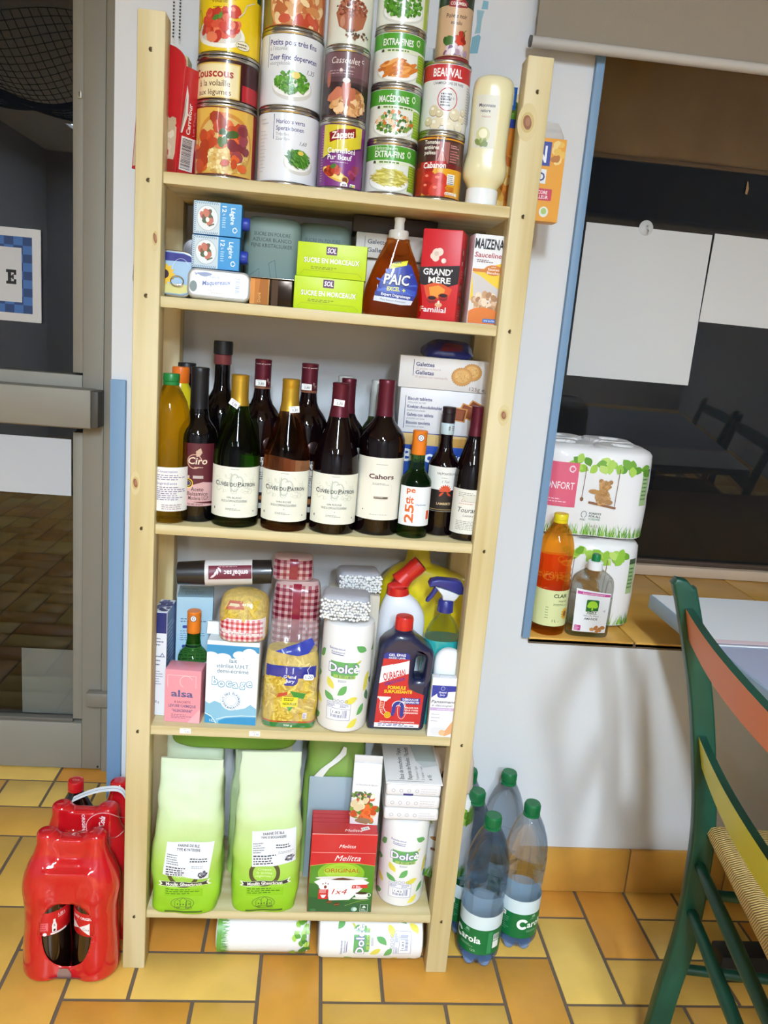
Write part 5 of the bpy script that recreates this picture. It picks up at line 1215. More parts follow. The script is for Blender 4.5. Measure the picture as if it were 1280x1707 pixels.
# biscuit boxes stacked at the back right
Zb = Z3
c = Cv(.35, .2)
c.r(-.09, .062, .09, .179, '#2a50b0'); c.r(-.09, .157, .09, .179, '#d9b87a'); c.p([(.0, .159), (.05, .157), (.078, .163), (.078, .175), (.02, .173)], '#c8974a'); c.t('Biscottes', .0, .126, .024, '#f2f4f8', w=.135, b=.04)
carton('biscuit_box', 'blue and beige rusk box at the bottom of the biscuit stack', 'biscuit box', .5400, .158, Zb, .158, .085, .179, '#2a50b0', rad(-1), c)
c = Cv(.35)
c.r(-.0705, .008, -.0695, .068, '#2b2f6e')
for k, (a, b_) in enumerate((('Biscuit tablette', 'chocolat au lait'), ('Koekjes chocoladetablet', 'melkchocolade'), ('Galleta con tableta', 'chocolate con leche'), ('Biscotto tavoletta', 'cioccolato al latte'))):
    c.t(a, -.066, .0605 - .0148 * k, .0060, '#34366e', a='l', w=.045 + .020 * (k == 1) + .005 * (k == 2), b=.02); c.t(b_, -.066, .0545 - .0148 * k, .0042, '#8a8a96', a='l', w=.034)
for (x, y, a) in ((.060, .052, -.5), (.046, .046, -.35), (.030, .040, -.12)):
    q = [(.0155 * math.cos(PI / 4 + k * PI / 2 + a) * 1.15, .0155 * math.sin(PI / 4 + k * PI / 2 + a) * .95) for k in range(4)]
    c.p([(x + u * 1.22, y + v * 1.22) for u, v in q], '#c98a4a'); c.p([(x + u, y + v) for u, v in q], '#7a3a22'); c.p([(x + u * .8, y + v * .8) for u, v in q], '#8e4a2c')
carton('biscuit_box', 'white chocolate biscuit box in the middle of the biscuit stack', 'biscuit box', .5410, .158, Zb + .1795, .162, .085, .082, '#e4e2e4', rad(-2), c, bev=.0015)
c = Cv(.35)
c.r(-.0585, .022, -.0575, .052, '#2b2f6e'); c.t('Galettes', -.054, .0405, .0075, '#34366e', a='l', w=.034, b=.02); c.t('20 galettes au beurre', -.054, .0345, .0042, '#b89aa0', a='l', w=.046); c.t('Galletas', -.054, .0255, .0075, '#34366e', a='l', w=.034, b=.02); c.t('20 galletas con mantequilla', -.054, .0195, .0042, '#b89aa0', a='l', w=.060)
for (x, y, r) in ((.050, .036, .0165), (.032, .027, .0175)):
    for k in range(26): c.e(x + r * math.cos(k * PI / 13), y + r * .86 * math.sin(k * PI / 13), .0022, .0022, '#c08a4a', 8)
    c.e(x, y, r, r * .86, '#c9944f', 26); c.e(x, y + .001, r * .8, r * .66, '#d6a863', 22); c.sc(x, y, r * .7, r * .55, 18, .0012, ['#c08a4a', '#e0b878'], 1, int(x * 1000))
c.t('125g e', .062, .003, .0068, '#8a6a6a', w=.028)
carton('biscuit_box', 'white butter biscuit box on top of the biscuit stack', 'biscuit box', .5395, .158, Zb + .2620, .168, .085, .058, '#dfdbd8', rad(-3.5), c, bev=.0015)
bb = thing('snack_bag', 'dark blue crumpled bag lying on the biscuit boxes', 'bag', (.545, .160, Zb + .3202))
mb = soft_bag(interp_secs([(0, .042, .036, 3), (.006, .047, .040, 3.4), (.014, .046, .038, 3), (.022, .042, .030, 2.8), (.030, .034, .016, 2.4), (.033, .02, .006, 2.2)], 16), M('#1f2a78', .3, coat=.4), 56, .005, 45, 4); bvv = mb.bvh()
c = Cv(.3, .4); c.p([(-.02, .012), (.02, .014), (.024, .026), (-.01, .028)], '#6a2440'); mb.cast(c, (0, -.06, 0), bvv); mb.obj('foil_bag', bb)
# ================================================================== fourth shelf
Z4 = SZ[3]
# milk carton
c = Cv(.3, .35)
Bm = '#2f8fc4'
c.r(-.0475, .001, .0475, .164, '#eef2f6'); c.r(-.0475, .132, .0475, .157, Bm)
for (x, y, rx, ry) in ((-.040, .134, .014, .009), (-.018, .133, .015, .008), (.012, .139, .012, .008), (.030, .141, .014, .012), (.044, .133, .010, .012)): c.e(x, y, rx, ry, '#eef2f6')
c.t('lait', .001, .1235, .0078, '#2c6f8e', w=.014, b=.005); c.t('stérilisé U.H.T.', .001, .113, .0078, '#2c6f8e', w=.060, b=.005); c.t('demi-écrémé', .001, .103, .0078, '#2c6f8e', w=.058, b=.005)
for k, (q, y) in enumerate(zip('bocage', (.079, .0755, .0765, .0745, .077, .078))):
    x = -.0315 + .0128 * k; [c.t(q, x + u * .0009, y + v * .0009, .0155 if q != 'g' else .014, '#2590b8', b=.06, rot=(-.06, .08, -.05, .1, -.06, .04)[k]) for u in (-1, 1) for v in (-1.4, .8)]
for k, (q, y) in enumerate(zip('bocage', (.079, .0755, .0765, .0745, .077, .078))):
    x = -.0315 + .0128 * k; c.t(q, x, y, .0155 if q != 'g' else .014, '#f4fafc', b=.035, rot=(-.06, .08, -.05, .1, -.06, .04)[k])
c.p([(-.0475, .001), (.0475, .001), (.0475, .034), (.036, .042), (.026, .034), (.010, .030), (-.014, .040), (-.030, .046), (-.040, .040), (-.0475, .044)], '#86bcd8')
c.e(0, .048, .0195, .0195, '#f2f5f8', 36); c.ring(0, .048, .0105, .0105, .0006, '#7ab4d0', 30); c.ring(0, .048, .0196, .0196, .0006, '#b8d4e4', 36)
for txt, r0, a0, a1 in (('LAIT DES ÉLEVAGES', .0130, PI * 1.12, -PI * .12), ('FRANÇAIS', .0165, -PI * .80, -PI * .20)):
    n = len(txt)
    for k, q in enumerate(txt):
        a = a0 + (a1 - a0) * k / (n - 1)
        if q == ' ': continue
        c.t(q, r0 * math.cos(a), .048 + r0 * math.sin(a), .0042, '#2c6f9a', b=.03, rot=a - PI / 2 if a0 > 0 else a + PI / 2)
c.p([(-.0475, .001), (-.028, .001), (-.034, .012), (-.0475, .019)], Bm); c.p([(-.022, .001), (.0475, .001), (.0475, .017), (.02, .016), (-.010, .012), (-.022, .006)], Bm); c.line([(-.0475, .021), (-.036, .015), (-.026, .001)], .0012, '#f4f8fa'); c.line([(-.026, .009), (-.008, .015), (.02, .019), (.0475, .0195)], .0012, '#f4f8fa')
c.t('1L', -.034, .004, .005, '#eef6fa', w=.008, b=.02)
mc = thing('milk_carton', 'white and blue milk carton with cloud pattern, front of fourth shelf', 'carton', (.1855, .058, Z4), rad(-2.5))
mb = MB(); mb.box((0, 0, .0825), (.096, .063, .165), M('#e8edf2', .3, coat=.3), .0015); mb.flat(c.clip(-.0475, .0475, .0005, .1645), (0, -.0315, 0))
ct = Cv(.3, .3); ct.r(-.047, .001, .047, .062, '#dfe8ee'); ct.mic(-.03, .05, .07, 3, .006, '#8a96a0', 3, .4); mb.flat(ct, (0, -.0315, .165), (1, 0, 0), (0, 1, 0)); mb.obj('carton_body', mc)
mb = MB(); mb.prism([(-.012, 0), (.012, 0), (.004, .020), (-.006, .022)], .05, M('#e8edf2', .3), bev=.001, plane='yz', y0=-.018); o = mb.obj('folded_top', mc); o.location = (-.012, .012, .165)
# pink baking powder pack
c = Cv(.25, .5)
c.r(-.033, .001, .033, .104, '#e88a9c'); c.line([(-.028, .070), (-.028, .094), (.024, .094), (.024, .070)], .0009, '#f4c0ca'); c.ring(.006, .082, .012, .012, .0008, '#f6d0d8', 24, .4, 4.2)
c.t('alsa', -.001, .052, .0135, '#3c2c7a', w=.041, b=.055); c.t('8 SACHETS', .0, .0395, .0044, '#8a2a5a', w=.030, b=.02); c.t('LEVURE CHIMIQUE', .0, .031, .0056, '#5a2a72', w=.050, b=.03); c.t('"ALSACIENNE"', .0, .0215, .0056, '#5a2a72', w=.038, b=.03); c.mic(-.02, .0165, .04, 3, .0032, '#8a3a6a', 3, .4); c.p([(.010, .001), (.033, .001), (.033, .03)], '#f2a8b4')
cr = Cv(.25, .5); cr.r(-.02, .001, .02, .104, '#e38294'); cr.mic(-.015, .08, .03, 6, .006, '#9a4a72', 5, .3)
al = carton('baking_powder_pack', 'small pink baking powder pack in film at front left', 'packet', .097, .046, Z4, .0665, .042, .105, '#e58698', rad(-4), c, cr, bev=.002, rough=.25)
mb = MB(); mb.box((0, 0, .0528), (.0685, .044, .1065), FILM, .003); mb.obj('clear_film', al)
# small white wine bottle behind it
copy_thing(petit, (.1015, .098, Z4 + .002), rad(2), 'small green wine bottle with orange cap behind the pink pack', group='small orange capped bottles')
petit['group'] = 'small orange capped bottles'
# blue and white tall boxes at left
c = Cv(.35)
c.r(-.033, .001, .033, .218, '#a8cce0'); c.rr(-.022, .152, .006, .158, .002, '#2a3f94'); c.rr(-.022, .112, .006, .118, .002, '#2a3f94'); c.mic(-.026, .172, .052, 2, .005, '#40608a', 3, .35); c.mic(-.026, .147, .05, 5, .0045, '#5a7a9c', 4, .3); c.mic(-.026, .108, .05, 14, .0045, '#5a7a9c', 5, .3)
ct = Cv(.35); ct.r(-.033, .001, .033, .068, '#9cc4da'); ct.t('Purée', -.012, .046, .008, '#4a7a9c', w=.03, it=.25); ct.mic(-.02, .036, .04, 3, .008, '#6a92ae', 6, .4)
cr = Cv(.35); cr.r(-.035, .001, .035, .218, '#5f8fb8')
carton('food_box', 'tall pale blue box of small print behind small green bottle', 'food box', .096, .150, Z4, .068, .07, .215, '#a8cce0', rad(6), c, cr, None, ct)
c = Cv(.35)
c.r(-.0135, .001, .0135, .205, '#e6e8ee'); c.mic(-.012, .155, .022, 3, .006, '#50567a', 3, .35); c.mic(-.012, .120, .022, 3, .008, '#50567a', 8, .3); c.mic(-.012, .09, .022, 6, .005, '#7a80a0', 4, .3); c.p([(.002, .118), (.012, .118), (.007, .127)], '#7a80a0'); c.p([(.0045, .1195), (.0095, .1195), (.007, .124)], '#e6e8ee'); c.t('250 g', -.003, .026, .0052, '#3a4068', w=.012)
c.r(-.0135, .165, .0135, .205, '#2f3672')
ct = Cv(.35); ct.r(-.0135, .001, .0135, .068, '#dfe6ee'); ct.sc(0, .034, .012, .03, 30, .0045, ['#3d4a86', '#5d6aa0', '#2f3a74'], 1.3, 161)
cr = Cv(.35); cr.r(-.034, .001, .034, .205, '#3f62a4'); cr.mic(-.03, .18, .055, 18, .008, '#a8bedc', 3, .35)
fb = carton('food_box', 'white box with dark blue patterned top against the left post', 'food box', .0475, .085, Z4, .028, .07, .206, '#e6e8ee', rad(-3), c, cr, None, ct)
# roll of bin bags lying on top
ro = thing('bin_bag_roll', 'black roll of bags with maroon printed sleeve lying across the boxes', 'bag roll', (.158, .080, Z4 + .2795), rad(3), tilt=(0, rad(-3.5)))
mb = MB()
def fnr(p):
    v = Vector((p[2], p[0], p[1])); return v * 1.0 + Vector((0, p[0], p[1])).normalized() * (.0015 * noise.noise(v * 40))
mb.loft([(-.088, 0, 0, .016, .016, 2), (-.086, 0, 0, .021, .021, 2), (-.04, 0, 0, .0225, .0225, 2), (.05, 0, 0, .0225, .0225, 2), (.085, 0, 0, .0222, .0222, 2), (.0865, 0, 0, .020, .020, 2)], M('#17161a', .35, coat=.3), 40, fn=fnr); mb.obj('film_roll', ro)
mb = MB(); mb.tube([(.084, 0, 0), (.0872, 0, 0)], .0085, M('#2c2a2e', .5), 24); mb.tube([(.084, 0, 0), (.0876, 0, 0)], .006, M('#0a090b', .8), 24); mb.obj('core', ro)
mb = MB(); n = 48; rr = .0238; mm = M('#d6d2d0', .4)
mb.add([(x, rr * math.sin(2 * PI * i / n), rr * math.cos(2 * PI * i / n)) for i in range(n) for x in (-.036, .050)], [[2 * i, 2 * i + 1, (2 * i + 3) % (2 * n), (2 * i + 2) % (2 * n)] for i in range(n)], mm, True)
c = Cv(.4)
c.r(-.034, .010, .044, .036, '#6e2338'); c.t('embal’sac', .016, .026, .0095, '#f0e4e6', w=.044, b=.025, rot=PI); c.mic(-.016, .034, .05, 1, .003, '#c8a0aa', 3, .4)
for k in range(4): c.leaf(-.026 + .004 * k, .016 + .004 * k, .012, .004, .6 + .5 * k, '#e8d8dc')
c.pr = [([(-(x - .005) + .005 if False else x, y) for x, y in p], f, q, r) for p, f, q, r in c.pr]
def rollmap(a, b, z):
    th = (b - .024) / rr
    return (a + .005, -(rr + z + .0003) * math.cos(th + .35), (rr + z + .0003) * math.sin(th + .35))
mb._print(c, rollmap, ts=.003); mb.obj('printed_sleeve', ro)
# gingham printed noodle bag lying on the milk carton
def gingham(c, x0, x1, y0, y1, q, cols):
    nx, ny = int((x1 - x0) / q), int((y1 - y0) / q)
    for i in range(nx):
        for j in range(ny):
            k = (i % 2) + (j % 2)
            if k == 0: continue
            c.r(x0 + i * q, y0 + j * q, x0 + (i + 1) * q, y0 + (j + 1) * q, cols[k - 1])
PASTA = M('#cfae3e', .55, bump=(160, .5), mott=(120, .22))
nb = thing('noodle_bag', 'clear bag of noodles with red gingham band lying on milk carton', 'pasta bag', (.199, .057, Z4 + .1665), rad(-2))
mb = soft_bag(interp_secs([(0, .036, .035, 3), (.006, .0435, .042, 3.2), (.03, .045, .045, 3), (.06, .044, .044, 2.8), (.078, .039, .038, 2.5), (.087, .025, .026, 2.2)], 22), PASTA, 64, .002, 40, 9); bv = mb.bvh()
c = Cv(.25, .6)
c.r(-.042, .004, .042, .048, '#f3e4e6'); gingham(c, -.042, .0425, .004, .048, .0047, ['#dc8490', '#b81e34']); c.p([(-.042, .048), (-.042, .034), (-.026, .048)], '#cfae3e'); c.p([(-.042, .020), (.036, .015), (.036, .020), (-.042, .026)], '#eedfe2'); c.t('Nouilles', .0, .0185, .003, '#8a4a58', w=.04)
c.sc(.0, .066, .036, .016, 60, .010, ['#e0c456', '#c9a838', '#d8b848', '#b8942c'], .14, 171, k=6); c.p([(-.030, .064), (.004, .066), (.0, .080), (-.024, .079)], '#b8502a'); c.p([(-.024, .070), (-.004, .071), (-.006, .075), (-.022, .075)], '#d9c9a0')
mb.cast(c, (0, -.08, 0), bv); mb.obj('bag', nb)
mb = soft_bag(interp_secs([(0, .037, .036, 3), (.006, .0445, .043, 3.2), (.03, .046, .046, 3), (.06, .045, .045, 2.8), (.079, .040, .039, 2.5), (.089, .026, .027, 2.2)], 22), FILM, 48, .003, 50, 12); mb.obj('clear_film', nb)
# dark gingham pasta bags behind
def ging_bag(label, x, y, z, w, d, h, rot=0, tilt=(0, 0)):
    p = thing('pasta_bag', label, 'pasta bag', (x, y, z), rot, 'dark red gingham pasta bags', tilt)
    mb = soft_bag(interp_secs([(0, w * .46, d * .45, 4), (.006, w * .5, d * .5, 4), (h * .5, w * .5, d * .5, 3.5), (h * .9, w * .48, d * .42, 3), (h, w * .42, d * .2, 2.6)], 22), M('#c9a9a6', .25, coat=.5), 60, .002, 40, x * 80); bv = mb.bvh()
    c = Cv(.25, .5); q = .0062; gingham(c, -w * .48, w * .48, .004, h - .006, q, ['#a85a66', '#6e1a2a']); c.r(-.008, .004, .008, h - .004, '#8e1f38')
    if h > .1: c.r(-.019, .004, .021, .02, '#a34a5e'); c.ring(.003, .013, .005, .005, .001, '#e8c8cc', 14)
    mb.cast(c, (0, -.1, 0), bv); mb.obj('bag', p)
    return p
ging_bag('large dark red gingham pasta bag standing behind the noodle packets', .293, .150, Z4, .098, .07, .252, 0)
ging_bag('small dark red gingham bag lying on top of the large gingham bag', .281, .160, Z4 + .253, .080, .06, .048, rad(4))
# clear bag of flat noodles with blue band
nl = thing('noodle_bag', 'standing clear bag of flat noodles with blue band and price tag', 'pasta bag', (.2925, .050, Z4), rad(-1))
w, d, h = .102, .066, .205
mb = soft_bag(interp_secs([(0, w * .46, d * .42, 4), (.006, w * .5, d * .5, 4), (.06, w * .5, d * .52, 3.4), (.12, w * .49, d * .5, 3), (.150, w * .45, d * .38, 2.8)], 26), M('#c2a436', .55, bump=(160, .4), mott=(90, .2)), 64, .002, 36, 21); bv = mb.bvh()
c = Cv(.3, .4)
c.sc(0, .075, .047, .065, 230, .0125, ['#d9bd52', '#c4a43a', '#e4cc6a', '#b8942e', '#cfb046'], .16, 181, k=6)
c.r(-.05, .003, .05, .0135, '#27793a'); c.r(-.05, .0135, .05, .017, '#b8552a'); c.t('500 g', 0, .006, .0042, '#eef4e8', w=.016, b=.01); c.mic(-.02, .0165, .04, 1, .002, '#3a1a10', 4, .6)
c.p([(-.024, .064), (-.020, .073), (-.004, .076), (-.004, .070)], '#c0442e'); c.p([(.000, .078), (.030, .074), (.026, .063), (.008, .066)], '#2f8a3a'); c.r(-.014, .046, .016, .066, '#e6da2e'); c.t('NOUILLE', .001, .050, .0050, '#3a3a1a', w=.025, b=.01); c.mic(-.010, .0635, .022, 2, .003, '#3a3a1a', 5, .5); c.p([(-.004, .046), (.008, .046), (.001, .036)], '#3f9a3a'); c.rr(.026, .022, .034, .035, .002, '#dcd8e4'); c.mic(.027, .033, .006, 5, .002, '#6a6aa0', 3)
mb.cast(c, (0, -.08, 0), bv); mb.obj('noodles', nl)
mb = soft_bag(interp_secs([(-0, w * .465, d * .425, 4), (.006, w * .506, d * .507, 4), (.06, w * .507, d * .53, 3.4), (.12, w * .50, d * .51, 3), (.150, w * .47, d * .42, 2.8), (.18, w * .44, d * .2, 2.5), (h, w * .42, d * .05, 2.5)], 30), FILM, 64, .003, 50, 33); bv = mb.bvh()
c = Cv(.2, .6); c.r(-.046, .104, .046, .126, '#2c3490'); c.rr(-.018, .088, .014, .126, .012, '#2f3898'); c.t('Grand', -.002, .103, .0066, '#e8ecf8', w=.023, b=.02, it=.1); c.t('Jury', -.001, .0945, .0066, '#e8ecf8', w=.017, b=.02, it=.1)
for sx in (-1, 1):
    for k in range(4): c.leaf(-.002 + sx * .006, .113 + .003 * k, .005, .002, PI / 2 - sx * .5, '#b8c0e0')
c.p([(-.032, .150), (-.010, .160), (.034, .176), (.040, .165), (.030, .150), (.012, .146)], '#2b3ca0')
mb.cast(c, (0, -.08, 0), bv); mb.obj('clear_film', nl)
tg = MB(); tg.prism(rr_pts(.019, .011, .004, 5), .0008, M('#f0efee', .5), bev=.0002); cc = Cv(.5); cc.t('1,20', 0, -.0025, .0055, '#2c4a80', w=.013, it=.2); tg.flat(cc, (0, -.0004, 0)); o = tg.obj('price_tag', nl); o.location = (.033, -.037, .108); o.rotation_euler = (rad(-8), 0, rad(6))
tg = MB(); tg.tube([(.033, -.036, .113), (.030, -.036, .122), (.036, -.034, .130)], .0006, M('#f0f0f0', .5), 6); tg.obj('tag_string', nl)
# kitchen roll upright
roll_a = make_roll('kitchen_roll', 'leaf printed kitchen roll standing below the cotton swabs', 'kitchen roll', kitchen_roll_cv, .0478, .215, group='leaf printed kitchen rolls')
place(roll_a, (.3925, .050, Z4 + .002), rad(-1), tilt=(0, rad(.6)))
# cotton swab packs
def swabs(label, x, y, z, w, d, h, rot, seed):
    s = thing('cotton_swab_pack', label, 'cotton swabs', (x, y, z), rot, 'bagged cotton swab packs')
    mb = MB(); mb.box((0, .004, h * .5), (w * .92, d * .9, h * .92), M('#a4a4ae', .5), .012, seg=4)
    g = random.Random(seed); W = M('#f4f4f2', .9)
    nx, nz = 19, 7
    for i in range(nx):
        for j in range(nz):
            xx = -w * .44 + w * .88 * (i + .5 * (j % 2)) / (nx - .5) + g.uniform(-.0012, .0012); zz = .006 + (h * .68) * j / (nz - 1) + g.uniform(-.0014, .0014)
            edge = 1 - (abs(xx) / (w * .5)) ** 4
            r = .0027 * g.uniform(.8, 1.1); yy = -d * .46 - .006 * g.random() + (1 - edge) * .008
            mb.lathe([(0, -r), (r * .7, -r * .7), (r, 0), (r * .7, r * .7), (0, r)], W, 8, (xx, yy, zz))
    mb.obj('cotton_swabs', s)
    mb = soft_bag(interp_secs([(-.001, w * .46, d * .5, 3), (.008, w * .5, d * .56, 3), (h * .6, w * .51, d * .57, 3), (h * .95, w * .48, d * .45, 2.8), (h * 1.12, w * .42, d * .2, 2.5)], 18), FILM, 56, .004, 40, seed); mb.obj('clear_film', s)
    return s
swabs('cotton swab pack in clear bag on top of the kitchen roll', .3845, .049, Z4 + .2185, .098, .066, .048, rad(-3), 3)
swabs('cotton swab pack at the back behind the front swab pack', .412, .155, Z4 + .2370, .092, .066, .044, rad(6), 9)
carton('food_box', 'pale box at back supporting the rear cotton swab pack', 'food box', .405, .160, Z4, .10, .07, .2345, '#cfc6b4', 0)
# drain cleaner
oc = thing('drain_cleaner_bottle', 'dark blue drain cleaner bottle with handle and red cap', 'bottle', (.4975, .052, Z4), rad(0))
NAVY = M('#1d2242', .3, coat=.4)
def dense(p, n=8): return [tuple(q) for q in catmull([*p], n)]
out = [(-.0555, .004), (-.0535, .001), (-.048, 0), (.044, 0), (.0505, .002), (.0535, .008), (.058, .10), (.0605, .150), (.060, .158), (.056, .165), (.030, .184), (.022, .190), (.0165, .196), (-.0165, .196), (-.022, .190), (-.034, .181), (-.0425, .170), (-.044, .160)]
hole = [(.027, .106), (.040, .106), (.0435, .112), (.045, .148), (.042, .153), (.030, .153), (.0265, .148), (.0245, .112)]
mb = MB(); mb.prism(out, .056, NAVY, holes=(hole,), bev=.012, seg=4); 
mb.loft([(.186, 0, 0, .021, .017, 2.2), (.1965, 0, 0, .0165, .0155, 2), (.203, 0, 0, .015, .015, 2)], NAVY, 40); mb.obj('bottle_body', oc, sharp=.9)
c = Cv(.35, .3); Rr = '#c3242c'
c.p([(-.043, .010), (.044, .012), (.0465, .078), (.030, .083), (.0165, .090), (.014, .102), (.0135, .148), (-.036, .148), (-.040, .10)], Rr); c.p([(-.036, .148), (.0135, .148), (.0130, .158), (.006, .1605), (-.030, .1605), (-.0355, .157)], '#24308e')
c.t('GEL ÉPAIS', -.0105, .1535, .0050, '#f2f4fa', w=.032, b=.02); c.t('SOUDE + JAVEL', -.0105, .1485, .0034, '#f2f4fa', w=.032, b=.02)
c.p([(-.0405, .098), (.0135, .120), (.0130, .146), (-.038, .132)], '#f2f2f4'); c.t('OURAGAN', -.0115, .1085, .0160, Rr, w=.042, b=.03, it=.05, rot=.25); c.line([(-.018, .137), (.008, .1445)], .0008, Rr); c.t('DÉBOUCHEUR', -.010, .1005, .0058, '#24308e', w=.040, b=.03, rot=.34)
c.t('FORMULE', -.006, .0875, .0068, '#ead42a', w=.034, b=.03); c.t('SURPUISSANTE', -.003, .0795, .0064, '#ead42a', w=.053, b=.03)
c.r(.003, .058, .0405, .0705, '#24308e'); c.t('DÉBOUCHE', .022, .0655, .0040, '#f2f4fa', w=.030, b=.02); c.t('DÉSINFECTE', .022, .0597, .0040, '#f2f4fa', w=.033, b=.02)
for k, q in enumerate(('EFFICACE SUR', 'TOUS TYPES', 'DE BOUCHONS')): c.t(q, .0245, .0490 - .0052 * k, .0032, '#f6f0f0', w=.028, b=.02)
c.r(-.041, .0685, -.016, .0715, '#eef2f4'); c.p([(-.039, .0685), (-.018, .0685), (-.024, .062), (-.034, .062)], '#dfe8ec')
c.line([(-.031, .063), (-.0315, .048), (-.028, .040), (-.022, .036)], .0085, '#f2f2f2'); c.line([(-.031, .063), (-.0315, .048), (-.028, .040), (-.022, .036)], .0066, Rr)
for k in range(7): c.line([(-.0335, .060 - .0035 * k), (-.029, .0585 - .0035 * k)], .001, '#e8c8a0')
c.ring(.000, .052, .0125, .0125, .0095, '#f2f2f2', 22, 0, PI); c.ring(.000, .052, .0112, .0112, .0072, '#28348e', 22, 0, PI); c.line([(-.0080, .0525), (-.0088, .038), (-.012, .034)], .0072, '#28348e'); c.line([(.0076, .0525), (.0072, .036)], .0072, '#28348e'); c.p([(.0025, .037), (.0125, .037), (.0075, .029)], '#28348e'); c.ring(.0072, .045, .0085, .018, .0006, '#f2f2f2', 24)
c.e(-.0195, .0345, .0066, .0066, '#e2b42a', 22); c.ring(-.0195, .0345, .0045, .0045, .001, '#a87a18', 18); c.ring(-.0195, .0345, .0022, .0022, .0008, '#a87a18', 12)
c.t('SANS DANGER POUR LES CANALISATIONS', .0, .0195, .0026, '#f4f0f0', w=.066, b=.02); c.p([(-.043, .009), (.042, .010), (.0425, .017), (-.043, .018)], '#eceef2'); c.mic(-.036, .0165, .074, 2, .003, '#24308e', 3, .5)
mb = MB(); mb.flat(c, (0, -.028, 0), lift=.0004); mb.obj('label', oc)
mb = MB(); CR = M('#c9241e', .3, coat=.4); mb.lathe([(.0152, .198), (.0172, .199), (.0176, .201), (.0165, .222), (.0158, .2235), (0, .2236)], CR, 36)
for k in range(24):
    a = 2 * PI * k / 24; mb.box((.0168 * math.sin(a), -.0168 * math.cos(a), .210), (.0008, .0008, .018), CR)
mb.obj('cap', oc)
# toilet cleaner behind with bent red neck
tc_ = thing('toilet_cleaner_bottle', 'white toilet cleaner bottle with bent red neck behind the drain cleaner', 'bottle', (.5005, .128, Z4), 0)
mb = MB(); mb.loft(catmull([(0, 0, 0, .038, .024, 3), (.006, 0, 0, .043, .028, 3), (.10, 0, 0, .045, .029, 3), (.16, 0, 0, .047, .029, 2.8), (.20, 0, 0, .045, .028, 2.6), (.225, -.004, 0, .036, .025, 2.4), (.243, -.010, 0, .022, .018, 2.1), (.25, -.012, 0, .015, .014, 2)], 5), M('#e6e8ee', .3, coat=.4), 56); mb.obj('bottle_body', tc_)
mb = MB(); mb.tube([(-.011, 0, .242), (-.012, 0, .256), (-.008, 0, .268), (.004, 0, .282), (.014, 0, .291)], [.0225, .0215, .020, .0165, .0150], CR, 28); mb.tube([(.006, 0, .2835), (.019, 0, .297), (.028, 0, .306)], [.0165, .0175, .0170], CR, 28); mb.tube([(.028, 0, .306), (.0285, 0, .3065)], .013, M('#8e1612', .5), 24); mb.obj('bent_neck_cap', tc_)
# yellow jug at the back right
yj = thing('yellow_canister', 'large glossy yellow plastic canister at the back behind the cleaners', 'canister', (.5505, .197, Z4), 0)
YL = M('#dcc81a', .3, coat=.5)
mb = MB(); mb.loft(catmull([(0, 0, 0, .088, .032, 4), (.008, 0, 0, .094, .036, 4), (.16, 0, 0, .094, .036, 4), (.235, 0, 0, .092, .036, 3.6), (.262, 0, 0, .080, .034, 3), (.280, -.014, 0, .046, .03, 2.4), (.292, -.018, 0, .026, .024, 2.1), (.34, -.018, 0, .022, .021, 2)], 5), YL, 64); bv = mb.bvh(); c = Cv(.3, .4); c.r(.02, .12, .045, .225, '#d0ba16'); c.mic(.022, .22, .02, 2, .004, '#8a7a10', 4, .4); mb.cast(c, (0, -.1, 0), bv); mb.obj('canister_body', yj)
mb = MB(); mb.lathe([(.019, .325), (.0245, .326), (.0245, .352), (.023, .354), (0, .354)], M('#c8b414', .4), 28, (-.018, 0, 0)); mb.obj('cap', yj)
# trigger spray
sp = thing('spray_bottle', 'clear spray bottle of turquoise liquid with dark blue trigger', 'bottle', (.5790, .088, Z4), rad(2))
mb = MB(); TQ = M('#35b4b4', .06, trans=.25, ior=1.36, coat=.4)
mb.loft(catmull([(0, 0, 0, .034, .026, 3), (.005, 0, 0, .0385, .03, 3), (.10, 0, 0, .0385, .03, 2.8), (.150, 0, 0, .0375, .029, 2.6), (.172, 0, 0, .0350, .0275, 2.5)], 5), TQ, 48); mb.obj('liquid', sp)
mb = MB(); mb.loft(catmull([(.1725, 0, 0, .0352, .0277, 2.5), (.192, 0, 0, .029, .024, 2.3), (.207, 0, 0, .021, .018, 2.1), (.217, 0, 0, .013, .013, 2), (.226, 0, 0, .012, .012, 2)], 4), tinted('#f0f4f4', '#f4f8f8', .6, 1.2), 48); mb.obj('bottle_neck', sp)
DB = M('#2a2f7e', .35, coat=.3)
mb = MB(); mb.lathe([(.0125, .224), (.0155, .225), (.0150, .246), (.0125, .249), (0, .249)], DB, 32); mb.obj('collar', sp)
mb = MB(); mb.prism([(-.038, .280), (-.034, .288), (-.020, .2915), (.016, .290), (.026, .286), (.030, .276), (.030, .262), (.020, .262), (.0, .270), (-.020, .277), (-.036, .274)], .024, DB, bev=.004, seg=3); mb.obj('trigger_head', sp)
mb = MB(); mb.prism([(-.026, .276), (0, .269), (.024, .262), (.020, .254), (.014, .248), (-.008, .249), (-.010, .258)], .020, M('#d8dbe2', .4), bev=.003); mb.obj('head_lower', sp)
mb = MB(); mb.prism([(-.024, .276), (-.030, .262), (-.038, .250), (-.040, .244), (-.035, .243), (-.026, .254), (-.018, .268), (-.016, .274)], .012, DB, bev=.002); mb.obj('trigger', sp)
